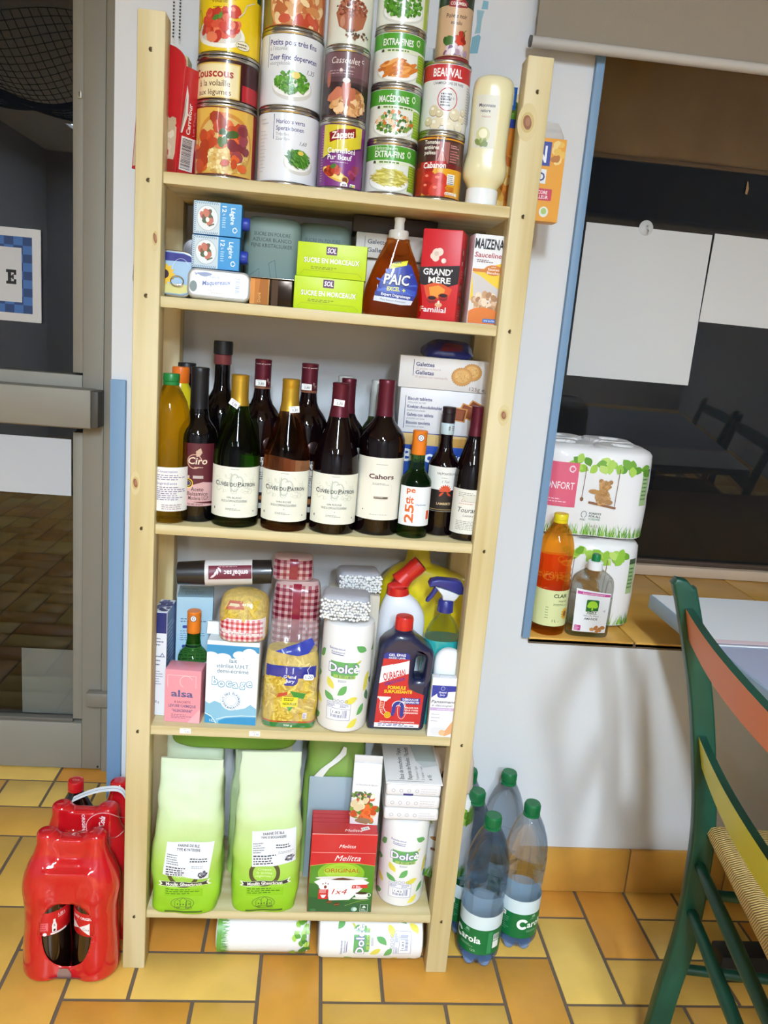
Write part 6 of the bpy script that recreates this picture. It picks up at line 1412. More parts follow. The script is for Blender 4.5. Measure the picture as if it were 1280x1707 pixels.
# white soft bottle in front of the spray, box of plasters below
rs = thing('deodorant_bottle', 'white rounded bottle top standing behind the plaster box', 'bottle', (.588, .046, Z4), 0)
mb = MB(); mb.loft(catmull([(0, 0, 0, .022, .012, 3), (.004, 0, 0, .0255, .0135, 3), (.10, 0, 0, .027, .0140, 3), (.135, 0, 0, .0275, .0140, 2.8), (.152, 0, 0, .024, .013, 2.5), (.163, 0, 0, .014, .010, 2.2), (.166, 0, 0, .004, .004, 2)], 5), M('#eceef0', .3, coat=.3), 44); mb.obj('bottle_body', rs)
c = Cv(.35)
c.r(-.0225, .001, .0225, .119, '#ecedf2'); c.p([(-.0225, .098), (-.0225, .080), (-.010, .090), (.0225, .094), (.0225, .105), (-.0225, .105)], '#2f3a98'); c.rr(-.012, .080, .008, .104, .006, '#34409e'); c.t('Grand', -.002, .0895, .0036, '#eef0fa', w=.014, b=.02); c.t('Jury', -.002, .0845, .0036, '#eef0fa', w=.010, b=.02); c.ring(-.002, .099, .004, .004, .0007, '#c8d0f0', 14)
c.t('Pansements', -.0215, .0695, .0060, '#2c2c4a', a='l', w=.048, it=.25, b=.01); c.t('à découper', -.0200, .0625, .0046, '#4a4a6a', a='l', w=.040, it=.25); c.r(-.0225, .054, .0225, .060, '#c3aad4'); c.t('universels', .004, .0555, .0034, '#f6f2fa', w=.028, it=.15)
for k in range(3): c.mic(-.019, .047 - .007 * k, .018, 1, .003, '#8a8aa0', 5 + k, .35)
c.rr(-.018, .004, .012, .020, .007, '#dfe0e6'); c.p([(-.002, .006), (.010, .014), (.0225, .034), (.0225, .008), (.010, .002)], '#e0a878'); c.e(.004, .009, .006, .006, '#eabb90')
def pb_box():
    o = carton('plaster_box', 'small white box of plasters with blue top against right post', 'box', .5790, .020, Z4, .0465, .018, .120, '#ecedf2', rad(-1), c, bev=.0008)
    mb = MB(); mb.box((.004, 0, .1205), (.028, .006, .004), M('#c4c6cc', .4), .001); mb.obj('hanging_tab', o)
pb_box()
# ================================================================== bottom shelf
Z5 = SZ[4]
# flour bags
def flour(label, x, y, rot, h, lab, seed, lean=0, sticker_rot=0.0, sx=0.0, sz=.118):
    f = thing('flour_bag', label, 'flour bag', (x, y, Z5), rot, 'green flour bags', (0, lean))
    g = ramp_mat([(0, '#8cc41a'), (.16, '#98cc30'), (.36, '#b0d460'), (.55, '#c6de98'), (.75, '#d2e2ba'), (1, '#d0deC0')], 'z', 0, h, .5, bump=(26, .35))
    w, d = .064, .046
    mb = soft_bag(interp_secs([(0, w * .88, d * .85, 4), (.006, w * .98, d, 4), (.05, w * 1.06, d * 1.06, 3.4), (.12, w * 1.05, d * 1.04, 3.2), (.19, w * .99, d * .92, 3.2), (.22, w * .95, d * .72, 3.4), (.265, w * .93, d * .42, 4), (h - .018, w * .92, d * .16, 5), (h, w * .91, d * .06, 5)], 56), g, 88, .0040, 22, seed); bv = mb.bvh()
    c = Cv(.55); K = '#4c4a3a'
    c.ring(-.002, .092, .030, .030, .0075, '#55522f', 40); c.t('Croquez', -.002, .098, .0052, '#e4f0c0', w=.026); c.t('la qualité', -.002, .0905, .0052, '#e4f0c0', w=.030); c.t('régionale !', -.002, .083, .0052, '#e4f0c0', w=.034)
    c.p([(-.049, .062), (-.044, .067), (-.049, .072), (-.036, .073), (.036, .076), (.049, .081), (.045, .074), (.051, .069), (.038, .068), (-.036, .0625)], '#f2f0e0'); c.p([(-.0445, .0635), (-.041, .067), (-.0445, .0715), (-.036, .0725), (.036, .0755), (.0445, .078), (.042, .0735), (.046, .0695), (.038, .0685), (-.036, .0635)], '#3c3a30'); c.t('Moulin Gheerbrant', 0, .0668, .0064, '#f6f4ea', w=.068, b=.03, rot=.05)
    c.r(-.036, .043, .036, .0595, '#8cc41e'); c.mic(-.034, .0585, .068, 3, .0042, '#4a6a1a', 3, .4)
    c.ring(-.002, .027, .022, .0135, .0008, K, 36)
    for (a, b_, e, q) in ((-.016, .019, -.006, .032), (-.006, .021, .006, .036), (.005, .019, .014, .031)): c.line([(a, b_), (a, q), ((a + e) / 2, q + .005), (e, q), (e, b_), (a, b_)], .0007, K)
    for k in range(5): c.r(-.012 + .0055 * k, .024, -.010 + .0055 * k, .027, K)
    c.ring(-.010, .0175, .003, .003, .0006, K, 12); c.ring(.011, .0185, .006, .003, .0006, K, 14); c.p([(-.036, .0045), (.036, .0065), (.036, .010), (-.036, .008)], '#4a5a2a')
    mb.cast(c, (0, -.1, 0), bv); mb.obj('paper_bag', f)
    mb2 = MB(); c = Cv(.5); c.p([(-.046, -.032), (.040, -.036), (.047, .040), (-.041, .038)] if lab[0] else [(-.043, -.036), (.041, -.036), (.043, .037), (-.041, .038)], '#e9ebf1')
    c.t('FARINE DE BLE', 0, .0285, .0052, '#2f3340', w=.040, b=.02); c.t(lab[1], 0, .0205, .0052, '#2f3340', w=lab[2], b=.02)
    c.mic(-.040, .012, .024, 5, .0046, '#70747e', seed, .4); c.mic(.004, .007, .036, 2, .005, '#40444e', seed + 1, .5); c.mic(-.040, -.013, .05, 4, .0052, '#40444e', seed + 2, .5); c.mic(.008, -.008, .03, 2, .003, '#888c96', seed + 3, .4); c.sc(.030, -.026, .008, .006, 26, .0018, ['#6a6a78', '#3a3a48', '#9a9aa8'], 1.4, seed)
    cr, sr = math.cos(sticker_rot), math.sin(sticker_rot)
    c.pr = [([(sx + x * cr - y * sr, sz + x * sr + y * cr) for x, y in p], f_, q, r) for p, f_, q, r in c.pr]
    mb2.cast(c, (0, -.1, 0), bv, lift=.0014); mb2.obj('printed_sticker', f)
    return f
flour('lime green flour bag with pastry flour sticker, left of the two front bags', .1150, .043, rad(-1), .308, (1, 'TYPE 45 PATISSIERE', .044), 5, rad(-.2), -.03, .006, .120)
flour('lime green flour bag with bakery flour sticker, right of the two front bags', .2670, .052, rad(2), .324, (0, 'TYPE 55 BOULANGERE', .048), 17, rad(-.6), .06, .014, .145)
def back_bag(label, x, y, z, w, d, h, seed, tilt=(0, 0), rot=0, stops=None):
    f = thing('flour_bag', label, 'flour bag', (x, y, z), rot, 'green flour bags', tilt)
    g = ramp_mat(stops or [(0, '#b5d86a'), (.5, '#cfe4a8'), (1, '#dde8cc')], 'z', 0, h, .5, bump=(26, .35))
    mb = soft_bag(interp_secs([(0, w * .45, d * .42, 4), (.008, w * .5, d * .5, 4), (h * .5, w * .5, d * .5, 3.2), (h * .8, w * .47, d * .34, 3.4), (h, w * .46, d * .05, 4)], 36), g, 72, .004, 24, seed); mb.obj('paper_bag', f); return f
back_bag('pale green flour bag at the back behind the left front bag', .105, .165, Z5, .125, .105, .29, 31)
back_bag('pale green flour bag at the back behind the right front bag', .245, .168, Z5, .13, .105, .275, 37)
back_bag('green flour bag lying across the back bags under the shelf above', .185, .172, Z5 + .285, .25, .11, .075, 41, stops=[(0, '#8fb848'), (.5, '#7aa62c'), (1, '#a4c46a')])
bk = back_bag('rumpled green bag with torn white edge behind the coffee filters', .395, .168, Z5, .13, .085, .36, 47, stops=[(0, '#a8c87a'), (.5, '#8fb052'), (1, '#6f8a36')])
mb = MB(); P = M('#e4e2dc', .5)
vs = []; 
for k, (x, z, wd) in enumerate(((-.052, .205, .018), (-.046, .232, .020), (-.030, .252, .016), (-.010, .268, .014), (.006, .285, .012), (.012, .300, .006))):
    vs += [(x, -.048 - .003 * math.sin(k), z), (x + wd, -.052, z + wd * .2)]
mb.add(vs, [[2 * k, 2 * k + 1, 2 * k + 3, 2 * k + 2] for k in range(5)], P, True)
mb.add([(v[0], v[1] + .002, v[2]) for v in vs], [[2 * k + 2, 2 * k + 3, 2 * k + 1, 2 * k] for k in range(5)], P, True); mb.obj('torn_edge', bk)
carton('food_box', 'pale blue grey packet standing in front of the rumpled green bag', 'food box', .392, .118, Z5, .10, .004, .235, '#a3b4bd', 0)
# coffee filter boxes, one behind the other
def filt(front):
    c = Cv(.3, .35); w = .064
    c.r(-w, .001, w, .199, '#4d8a22'); c.p([(-w, .001), (w, .001), (w, .05), (-w, .075)], '#2c6a2a'); c.p([(-w, .001), (w, .001), (w, .02), (-w, .04)], '#1f5a2e'); c.e(-.002, .1, .046, .03, '#86b82a', 32); c.e(-.002, .105, .034, .020, '#a4cc3a', 28)
    c.p([(-w, .118), (-.03, .1245), (0, .127), (.03, .1255), (w, .120), (w, .199), (-w, .199)], '#c9262c'); c.line([(-w, .118), (-.03, .1245), (0, .127), (.03, .1255), (w, .120)], .001, '#d8b25a')
    c.r(-w, .1975, w, .199, '#f0e4e4'); c.r(-w, .1515, w, .1523, '#e8b8b4')
    c.t('Melitta', .008, .1315, .0150, '#f8f0f0', w=.050, it=.35, b=.0); c.t('Melitta', .006, .164, .0090, '#f8f0f0', w=.032, it=.35)
    if not front: return c
    c.t('ORIGINAL', .000, .1025, .0102, '#b84a1c', w=.070, b=.005); c.mic(-.015, .1165, .03, 1, .002, '#5a6a1a', 3, .4); c.mic(-.032, .0995, .064, 1, .002, '#c8d88a', 4, .5)
    c.p([(-.054, .078), (-.040, .086), (-.012, .0905), (.020, .0905), (.042, .086), (.055, .078), (.018, .033), (-.022, .031), (-.026, .05)], '#f1f0ee'); c.e(.0, .088, .052, .0045, '#e0ddd8', 30); c.p([(-.022, .084), (-.008, .088), (.002, .0895), (.012, .0875), (.028, .0845), (.01, .083), (-.01, .083)], '#5a3018')
    c.t('1x4', -.004, .047, .0145, '#c02a2c', w=.028, it=.3)
    c.e(-.031, .069, .0135, .0135, '#f4f2f0', 28)
    for (x, y, r) in ((-.036, .073, .0016), (-.031, .075, .0014), (-.026, .073, .0016), (-.031, .065, .0035)): c.e(x, y, r * .8, r * 1.2, '#7a2a1c', 12)
    c.r(-.044, .034, -.0245, .059, '#c9262c'); c.p([(-.040, .045), (-.028, .045), (-.032, .037), (-.036, .037)], '#f2eeec'); c.mic(-.042, .0575, .016, 3, .003, '#f4d0d0', 5)
    c.p([(.021, .062), (.053, .064), (.052, .073), (.022, .071)], '#d03434'); c.t('+ Bio', .031, .064, .0058, '#f8ecec', w=.015, b=.02); c.e(.042, .045, .013, .0085, '#f0efec', 24); c.e(.042, .0505, .0125, .003, '#3a1e12', 20); c.ring(.0555, .046, .005, .005, .0014, '#f0efec', 14); c.e(.040, .0375, .016, .003, '#e2e0dc', 20)
    for (x, y) in ((-.021, .027), (-.006, .021)): c.e(x, y, .006, .0042, '#5a2e16', 18, .3); c.line([(x - .005, y - .001), (x + .005, y + .001)], .0008, '#c98a5a')
    c.e(.029, .009, .0058, .0058, '#8ab8b0', 18); c.e(.031, .009, .004, .0045, '#c8dcd0', 14); c.rr(.041, .003, .0565, .022, .001, '#e4efe4'); c.rr(.0416, .0036, .0559, .0214, .001, '#1f5a2e'); c.p([(.045, .013), (.049, .019), (.053, .013)], '#e4efe4'); c.mic(.0435, .010, .010, 2, .003, '#e4efe4', 4); c.e(-.052, .006, .006, .0035, '#3f7a4a', 18); c.line([(.01, .018), (.036, .030), (.058, .035)], .0007, '#a4c85a')
    return c
for k, (dy, lb) in enumerate(((0, 'front red and green coffee filter box'), (.0255, 'second coffee filter box from the front, only its red top showing'), (.0395, 'third coffee filter box from the front, only its red top showing'), (.0535, 'rearmost coffee filter box, only its red top showing'))):
    d = .036 if k == 0 else .0132
    z0 = Z5
    h = .176
    cfv = filt(k == 0)
    if k == 0:
        cc = filt(True); cc.pr = [([(x, y * .176 / .199) for x, y in p], f, q, r) for p, f, q, r in cc.pr]; cfv = cc
    else:
        cfv.pr = [([(x, y * h / .199) for x, y in p], f, q, r) for p, f, q, r in cfv.pr]
    tp = Cv(.3, .3); tp.r(-.0635, .0005, .0635, d - .0005, '#cc2a2e'); tp.t('Melitta', .016 if k == 0 else .026, d * .2, .0085, '#f8f0f0', w=.034, it=.35)
    if k == 0:
        tp.p([(.034, .010), (.050, .016), (.047, .026), (.031, .020)], '#f2f2f0'); tp.t('3,70', .0405, .0155, .005, '#3a4a7a', w=.012, rot=.3)
    carton('coffee_filter_box', lb, 'coffee filter box', .4165, .0095 + .0215 + dy, z0, .128, d, h, '#c9262c', rad(.8), cfv, None, None, tp, group='stacked coffee filter boxes', bev=.0008)
# soup box standing on the filter boxes
sbx = thing('soup_carton', 'slim white soup carton with vegetable picture standing on filter boxes', 'carton', (.4545, .0660, Z5 + .1766), rad(-3))
mb = MB(); mb.box((0, 0, .0475), (.056, .045, .095), M('#e6e4e6', .3, coat=.4), .0012)
c = Cv(.3, .3); c.t('La Mousseline de légumes', .0, .0865, .0032, '#8a8a92', w=.042, it=.2)
c.sc(0, .036, .025, .030, 50, .0062, ['#b84a24', '#d8662e', '#c95a30', '#7a9a3e', '#dccaa4', '#a83a2a', '#5a7a30'], 1.3, 191); c.sc(.010, .026, .015, .018, 30, .0055, ['#d8561e', '#e06c2e', '#c44a1c'], 1.2, 192); c.sc(-.008, .066, .018, .008, 22, .0055, ['#5a7a36', '#748f4a', '#44602a', '#6a5070'], .4, 193); c.sc(-.014, .044, .009, .01, 10, .0062, ['#e8d8b8', '#dcc8a0'], 1.2, 194); c.leaf(.014, .064, .016, .009, .9, '#e6ead8'); c.e(-.002, .010, .016, .006, '#8a6a44')
mb.flat(c, (0, -.0225, 0)); cr = Cv(.3, .3); cr.r(-.022, .002, .022, .094, '#d4d0d0'); mb.flat(cr, (.028, 0, 0), (0, 1, 0)); cr = Cv(.3, .3); cr.r(-.022, .002, .022, .094, '#b8b4b4'); cr.r(-.02, .004, .02, .05, '#a86a5a'); mb.flat(cr, (-.028, 0, 0), (0, -1, 0)); mb.obj('carton_body', sbx)
mb = MB(); mb.prism([(-.0225, .095), (.0225, .095), (.004, .124), (-.004, .124)], .0555, M('#dcdadc', .3, coat=.4), bev=.0006, plane='yz'); mb.box((0, 0, .131), (.0555, .003, .016), M('#dcdadc', .3, coat=.4), .0005); mb.obj('gable_top', sbx)
# kitchen roll and pocket tissues on top
roll_b = copy_thing(roll_a, (.5420, .073, Z5 + .002), rad(3), 'leaf printed kitchen roll standing beside the coffee filter boxes', tilt=(0, rad(.3)))
roll_b.scale = (1.0, 1.0, .905)
ti = thing('tissue_pack', 'white multipack of pocket tissues lying on the lower kitchen roll', 'tissues', (.5455, .0995, Z5 + .1985), rad(-1))
for k in range(3):
    mb = MB(); mb.box((0, 0, .0135 + .0265 * k), (.108, .145, .0258), M('#e9e7ea', .35, coat=.4, bump=(60, .2)), .006, seg=3)
    c = Cv(.35, .3)
    for q in range(4): c.ring(-.040 + .0155 * q, .0135 + .0265 * k, .0036, .0036, .0008, '#a9a5ae', 14)
    if k == 2: c.r(-.020, .0035 + .0265 * k, -.0005, .0075 + .0265 * k, '#34347a')
    c.mic(.014, .019 + .0265 * k, .035, 3, .005, '#cfcbd2', 4 + k, .3)
    mb.flat(c, (0, -.0725, 0)); mb.obj('tissue_layer', ti)
mb = MB(); mb.box((0, .004, .0815), (.112, .155, .0030), M('#f0eff1', .3, coat=.4), .001)
c = Cv(.35, .3); c.p([(.010, .085), (.052, .085), (.052, .154), (.002, .154)], '#b9c4c2'); c.p([(.024, .06), (.054, .07), (.052, .085), (.010, .085)], '#d4dada')
for k, (q, wd) in enumerate((('Etuis de mouchoirs / Pakjes', .120), ('Paquetes de Pañuelos / Pacchetti', .124))): c.t(q, -.019 + .016 * k, .014, .0095, '#2c2c34', a='l', w=wd, rot=PI / 2, b=.01)
for k, q in enumerate(('3 épaisseurs / lagen', '2 capas / veli')): c.t(q, .010 + .011 * k, .014, .0055, '#7a8088', a='l', w=.05, rot=PI / 2)
c.t('x 15', .036, .014, .008, '#2c2c34', a='l', w=.018, rot=PI / 2, b=.01); c.r(-.052, .0075, .020, .0085, '#2c2c34')
mb.flat(c, (0, -.0735, .083), (1, 0, 0), (0, 1, 0)); mb.obj('printed_top', ti)
# rolls sticking out past the right post on the bottom shelf
TPW = M('#f0ecea', .5, bump=(50, .25), coat=.25)
def tp_pack(label, x, y, z, nx, ny, nz, r, hh, rot, fcv, group, side=None):
    p = thing('toilet_paper_pack', label, 'toilet paper', (x, y, z), rot, group)
    mb = MB(); W, D, Ht = nx * 2 * r, ny * 2 * r, nz * hh
    def edge(a, per, amp): return amp * (abs(math.cos(PI * a / per)) - .64)
    # wrapped block whose sides bulge with the rolls
    n = 120; vs = []; fs = []; 
    prof = [(-.10, 0.0), (-.03, .002), (0, .010)] + [(.0 + .003 * math.sin(PI * k / 8), .010 + (Ht - .02) * k / 8) for k in range(1, 8)] + [(0, Ht - .010), (-.006, Ht - .003), (-.012, Ht)]
    per = [];
    m = 30
    cr = r * .9
    pts = []
    for sx, sy, a0 in ((1, -1, -PI / 2), (1, 1, 0), (-1, 1, PI / 2), (-1, -1, PI)):
        cx, cy = sx * (W / 2 - cr), sy * (D / 2 - cr)
        for k in range(7): a = a0 + PI / 2 * k / 6; pts.append((cx + cr * math.cos(a), cy + cr * math.sin(a)))
    dense_ = []
    for a, b in zip(pts, pts[1:] + pts[:1]):
        L = math.hypot(b[0] - a[0], b[1] - a[1]); q = max(1, int(L / .006))
        for k in range(q): dense_.append((a[0] + (b[0] - a[0]) * k / q, a[1] + (b[1] - a[1]) * k / q))
    N = len(dense_)
    for ins, zz in prof:
        for (px, py) in dense_:
            bx = 0
            fy = abs(abs(py) - D / 2) < 1e-4; fx = abs(abs(px) - W / 2) < 1e-4
            if fy: bx = -.0045 * (1 - abs(math.sin(PI * (px + W / 2) / (2 * r))))
            if fx: bx = -.0045 * (1 - abs(math.sin(PI * (py + D / 2) / (2 * r))))
            zw = -.0015 if nz > 1 and abs(zz % hh) < .004 else 0
            L = math.hypot(px, py); k = max(-L + .004, (ins if ins > -.05 else -.02) + bx + zw)
            vs.append((px + px / L * k, py + py / L * k, zz + (.0 if zz < Ht - .001 else 0)))
    for a in range(len(prof) - 1):
        for i in range(N):
            j = (i + 1) % N; fs.append([a * N + i, a * N + j, (a + 1) * N + j, (a + 1) * N + i])
    fs.append(list(range(N))[::-1])
    mb.add(vs, fs, TPW, True)
    # top: grid with dimples over the cores
    top0 = [vs[(len(prof) - 1) * N + i] for i in range(N)]
    R_ = 14; tv = [tuple(v) for v in top0]; tf = []
    for q in range(1, R_):
        s_ = 1 - q / R_
        for (px, py, pz) in top0:
            X_, Y_ = px * s_, py * s_
            cx = (math.floor((X_ + W / 2) / (2 * r)) + .5) * 2 * r - W / 2; cy = (math.floor((Y_ + D / 2) / (2 * r)) + .5) * 2 * r - D / 2
            dd = math.hypot(X_ - cx, Y_ - cy)
            tv.append((X_, Y_, pz + .004 - (.012 if dd < r * .36 else 0) - (.005 if dd > r * .95 else 0)))
    tv.append((0, 0, Ht))
    for q in range(R_ - 1):
        for i in range(N):
            j = (i + 1) % N; tf.append([q * N + i, q * N + j, (q + 1) * N + j, (q + 1) * N + i])
    for i in range(N): tf.append([(R_ - 1) * N + i, (R_ - 1) * N + (i + 1) % N, len(tv) - 1])
    mb.add(tv, tf, TPW, True)
    bv = mb.bvh()
    if fcv: mb.cast(fcv, (0, -D / 2 - .03, 0), bv, lift=.0006)
    if side: mb.cast(side, (W / 2 + .03, 0, 0), bv, (0, 1, 0), (0, 0, 1), lift=.0006)
    mb.obj('wrapped_rolls', p)
    return p
LEAFC = ['#8fbf3a', '#a9cf52', '#6fa52e', '#bcd86a', '#5d9428']
def tp_cv(W, Ht, bear, seed=1, fsc=None, pink=None, bx=-.0):
    c = Cv(.4, .4); g = random.Random(seed)
    if W > .2: c.r(W / 2 - .027, Ht * .42, W / 2 - .009, Ht * .82, '#a9c48a'); c.r(W / 2 - .027, Ht * .76, W / 2 - .009, Ht * .82, '#3a5a3a'); c.mic(W / 2 - .025, Ht * .72, .014, 6, .009, '#3f6a3a', 5, .4)
    for (cx, cy, n) in ((-.052 + bx, Ht - .034, 9), (.010 + bx, Ht - .036, 10), (.062 + bx, Ht - .036, 9)):
        for k in range(n): c.leaf(cx + g.uniform(-.026, .026), cy + g.uniform(-.014, .012), .024, .017, g.uniform(-1, 3), g.choice(LEAFC))
    c.grass(-W / 2 + .01, W / 2 - .006, .008, .036, 170, ['#6fae34', '#8cc046', '#4f922a', '#a2cc5e'], seed)
    ty = Ht * .40
    if bear:
        c.line([(-.048 + bx, Ht - .04), (-.050 + bx, ty + .012)], .0016, '#7a5a44'); c.e(-.050 + bx, ty + .010, .004, .005, '#8a5a3a', 10)
        c.line([(.026 + bx, Ht - .04), (.024 + bx, ty)], .0016, '#7a5a44'); c.line([(-.034 + bx, ty + .004), (.027 + bx, ty - .004)], .0052, '#8a5a36')
        F = ['#b98a54', '#c89a62', '#a87a46']
        c.e(-.004 + bx, ty + .018, .016, .018, '#b0814c', 22); c.sc(-.004 + bx, ty + .018, .015, .017, 60, .003, F, 1.3, seed); c.e(-.002 + bx, ty + .044, .0125, .0115, '#b98a54', 20); c.e(-.012 + bx, ty + .054, .005, .005, '#a87a46', 12); c.e(.009 + bx, ty + .053, .005, .005, '#a87a46', 12); c.sc(-.002 + bx, ty + .044, .012, .011, 40, .0026, F, 1.3, seed + 1)
        c.e(-.024 + bx, ty + .029, .013, .0052, '#b98a54', 16, -.05); c.e(.010 + bx, ty + .008, .009, .006, '#a87a46', 14)
    if fsc:
        x, y = fsc; c.ring(x - .016, y + .006, .0065, .008, .0012, '#2c4a34', 16, -1.2, 4.4); c.t('FSC', x - .017, y - .008, .0042, '#2c4a34', w=.012, b=.02)
        for k, q in enumerate(('FORESTS', 'FOR ALL', 'FOREVER')): c.t(q, x - .004, y + .007 - .0066 * k, .0046, '#2c4a34' if k < 2 else '#8aa890', a='l', w=.026, b=.04)
        c.t('x12', x + .010, y - .022, .006, '#b08aa0', w=.015)
    if pink:
        x0, x1 = pink; c.r(x0, .072, x1, .172, '#e0607c'); c.ring(x1 - .014, .158, .008, .008, .003, '#f4d4dc', 16, 1, 5.2); c.ring(x1 - .011, .158, .004, .005, .002, '#f4d4dc', 12, -2.2, 2.2); c.t('CONFORT', x1 - .006, .112, .0165, '#fbf0f2', a='r', w=.074, b=.01); c.mic(x0 + .01, .09, x1 - x0 - .025, 2, .006, '#f4c0cc', 4, .4)
    return c
def tp_side(D, Ht):
    c = Cv(.4, .4); c.r(-D * .32, Ht * .42, -D * .10, Ht * .80, '#a9c48a'); c.r(-D * .32, Ht * .74, -D * .10, Ht * .80, '#3a5a3a'); c.mic(-D * .30, Ht * .70, D * .17, 6, .008, '#3f6a3a', 5, .4); c.ring(-D * .25, Ht * .77, .004, .004, .001, '#e4eee0', 12)
    for k in range(16):
        g = random.Random(k); c.leaf(g.uniform(-D * .4, D * .4), Ht - .035 + g.uniform(-.014, .012), .024, .017, g.uniform(-1, 3), g.choice(LEAFC))
    c.grass(-D / 2 + .006, D / 2 - .006, .006, .026, 60, ['#6fae34', '#8cc046', '#4f922a'], 8); return c
tp5 = tp_pack('toilet paper pack protruding to the right from the bottom shelf behind right post', .6400, .168, Z5, 1, 1, 2, .060, .095, 0, tp_cv(.12, .19, True, 3), 'leaf and bear toilet paper packs')
gp = thing('food_pouch', 'beige packet with dark mark behind the pocket tissues', 'packet', (.640, .168, Z5 + .1955), 0)
mb = soft_bag(interp_secs([(0, .046, .035, 4), (.006, .05, .04, 4), (.05, .05, .04, 3), (.075, .046, .02, 3), (.085, .045, .004, 3)], 20), M('#d9c3b0', .45), 48, .002, 40, 7); bv = mb.bvh(); c = Cv(.4); c.sc(-.010, .050, .012, .010, 12, .005, ['#3a2a26', '#54403a'], 1.4, 5); mb.cast(c, (0, -.08, 0), bv); mb.obj('packet', gp)
# ================================================================== rolls lying under the shelving
ra = make_roll('kitchen_roll', 'white kitchen roll with green leaves lying under the bottom shelf', 'kitchen roll', green_leaf_roll_cv, .041, .190)
ra.rotation_mode = 'QUATERNION'
ra.location = (.1740, .063, .0425)
ra.rotation_quaternion = (Matrix.Rotation(rad(-20), 4, 'X') @ Matrix.Rotation(rad(90), 4, 'Y')).to_quaternion()
rb2 = copy_thing(roll_a, (.594, .052, .050), 0, 'leaf printed kitchen roll lying on the floor under the shelf')
rb2.rotation_mode = 'QUATERNION'
rb2.rotation_quaternion = (Matrix.Rotation(rad(-26), 4, 'X') @ Matrix.Rotation(rad(-90), 4, 'Y')).to_quaternion()

# ------------------------------------------------------------------ shrink wrapped cola
COLA = M('#150806', .05, coat=.9, spec=.6); CRED = M('#c4161c', .32, coat=.5)
def cola_prof(r, h): return [(0, .006), (r * .4, .003), (r * .78, 0), (r * .98, .006), (r, .018), (r * .97, h * .22), (r * .90, h * .36), (r * .90, h * .50), (r * .97, h * .58), (r, h * .64), (r * .95, h * .70), (r * .78, h * .78), (r * .52, h * .86), (r * .36, h * .905), (r * .31, h * .93), (r * .31, h * .955), (0, h * .955)]
def cola_bottle(label, x, y, rot=0, front=0):
    b = thing('soda_bottle', label, 'bottle', (x, y, 0), rot, 'cola bottles in the red pack')
    r, h = .0435, .297
    mb = MB(); pr = cola_prof(r, h); mb.lathe(pr, COLA, 44); mb.obj('bottle_body', b)
    mb = MB(); mb.lathe([(.0135, h * .925), (.0158, h * .927), (.0158, h * .94), (.0145, h * .943), (.0158, h * .946), (.016, h * .992), (.0148, h), (0, h)], CRED, 32)
    cc = Cv(.3, .3); cc.ring(0, 0, .0135, .0135, .001, '#e8b8b8', 24, .6, 2.6); cc.t('Coca', 0, -.002, .005, '#f4e4e4', w=.014, it=.3); mb.flat(cc, (0, 0, h), (1, 0, 0), (0, 1, 0)); mb.obj('cap', b)
    mb = MB(); rl = r * .905; n = 44; lz, lh = h * .345, h * .165
    mb.lathe([(rl, lz), (rl + .0005, lz + .001), (rl + .0005, lz + lh - .001), (rl, lz + lh)], CRED, n)
    cc = Cv(.3, .3)
    if front == 1:
        cc.rr(-.030, .010, -.010, .028, .001, '#e06a72'); cc.mic(-.029, .026, .018, 4, .0045, '#c4161c', 5, .6); cc.p([(-.003, .006), (.005, .006), (.0055, .020), (.003, .028), (.003, .034), (-.001, .034), (-.001, .028), (-.0035, .020)], '#f2e8e6'); cc.t('5', .001, .018, .005, '#2a2a2a', b=.02); cc.e(.001, .010, .0022, .0028, '#3a3a3a'); cc.t('1,25 L', .016, .038, .005, '#f8ecec', w=.015, b=.02); cc.r(.008, .035, .024, .0358, '#f8ecec'); cc.r(-.006, .0015, .026, .0052, '#f2e6e6'); cc.e(-.016, .004, .0036, .0036, '#f2e6e6', 14); cc.ring(-.026, .008, .0016, .0016, .0005, '#f2e6e6', 10)
    else:
        cc.t('GOÛT ORIGINAL', .006, .036, .0056, '#f8ecec', w=.050, b=.02); cc.p([(-.022, .008), (-.022, .030), (-.002, .017)], '#f0e4e0'); cc.p([(-.002, .017), (.020, .030), (.020, .004)], '#f0e4e0'); cc.t('Coca-Cola', -.013, .014, .0045, '#4a2a2a', w=.017, it=.3, rot=-.2); cc.t('Coca', .012, .013, .006, '#4a2a2a', w=.013, it=.3)
    mb.wrap(cc, rl + .0005, lz, n); mb.obj('label', b)
    return b
CX, CYS = (-.1405, -.0515), (.0015, .0895, .1775)
row = ('front', 'middle', 'rear')
for i, y in enumerate(CYS):
    for k, x in enumerate(CX):
        side = 'left' if k == 0 else 'right'
        lb = {(0, 0): 'left cola bottle showing through front opening of red film', (0, 1): 'right cola bottle showing through front opening of red film',
              (2, 0): 'cola bottle with bare red cap at rear left of pack'}.get((i, k), f'{side} cola bottle inside the {row[i]} row of the red film')
        cola_bottle(lb, x, y, rad(32 if k == 0 else -30) if i == 0 else 0, 1 if k == 0 else 0)
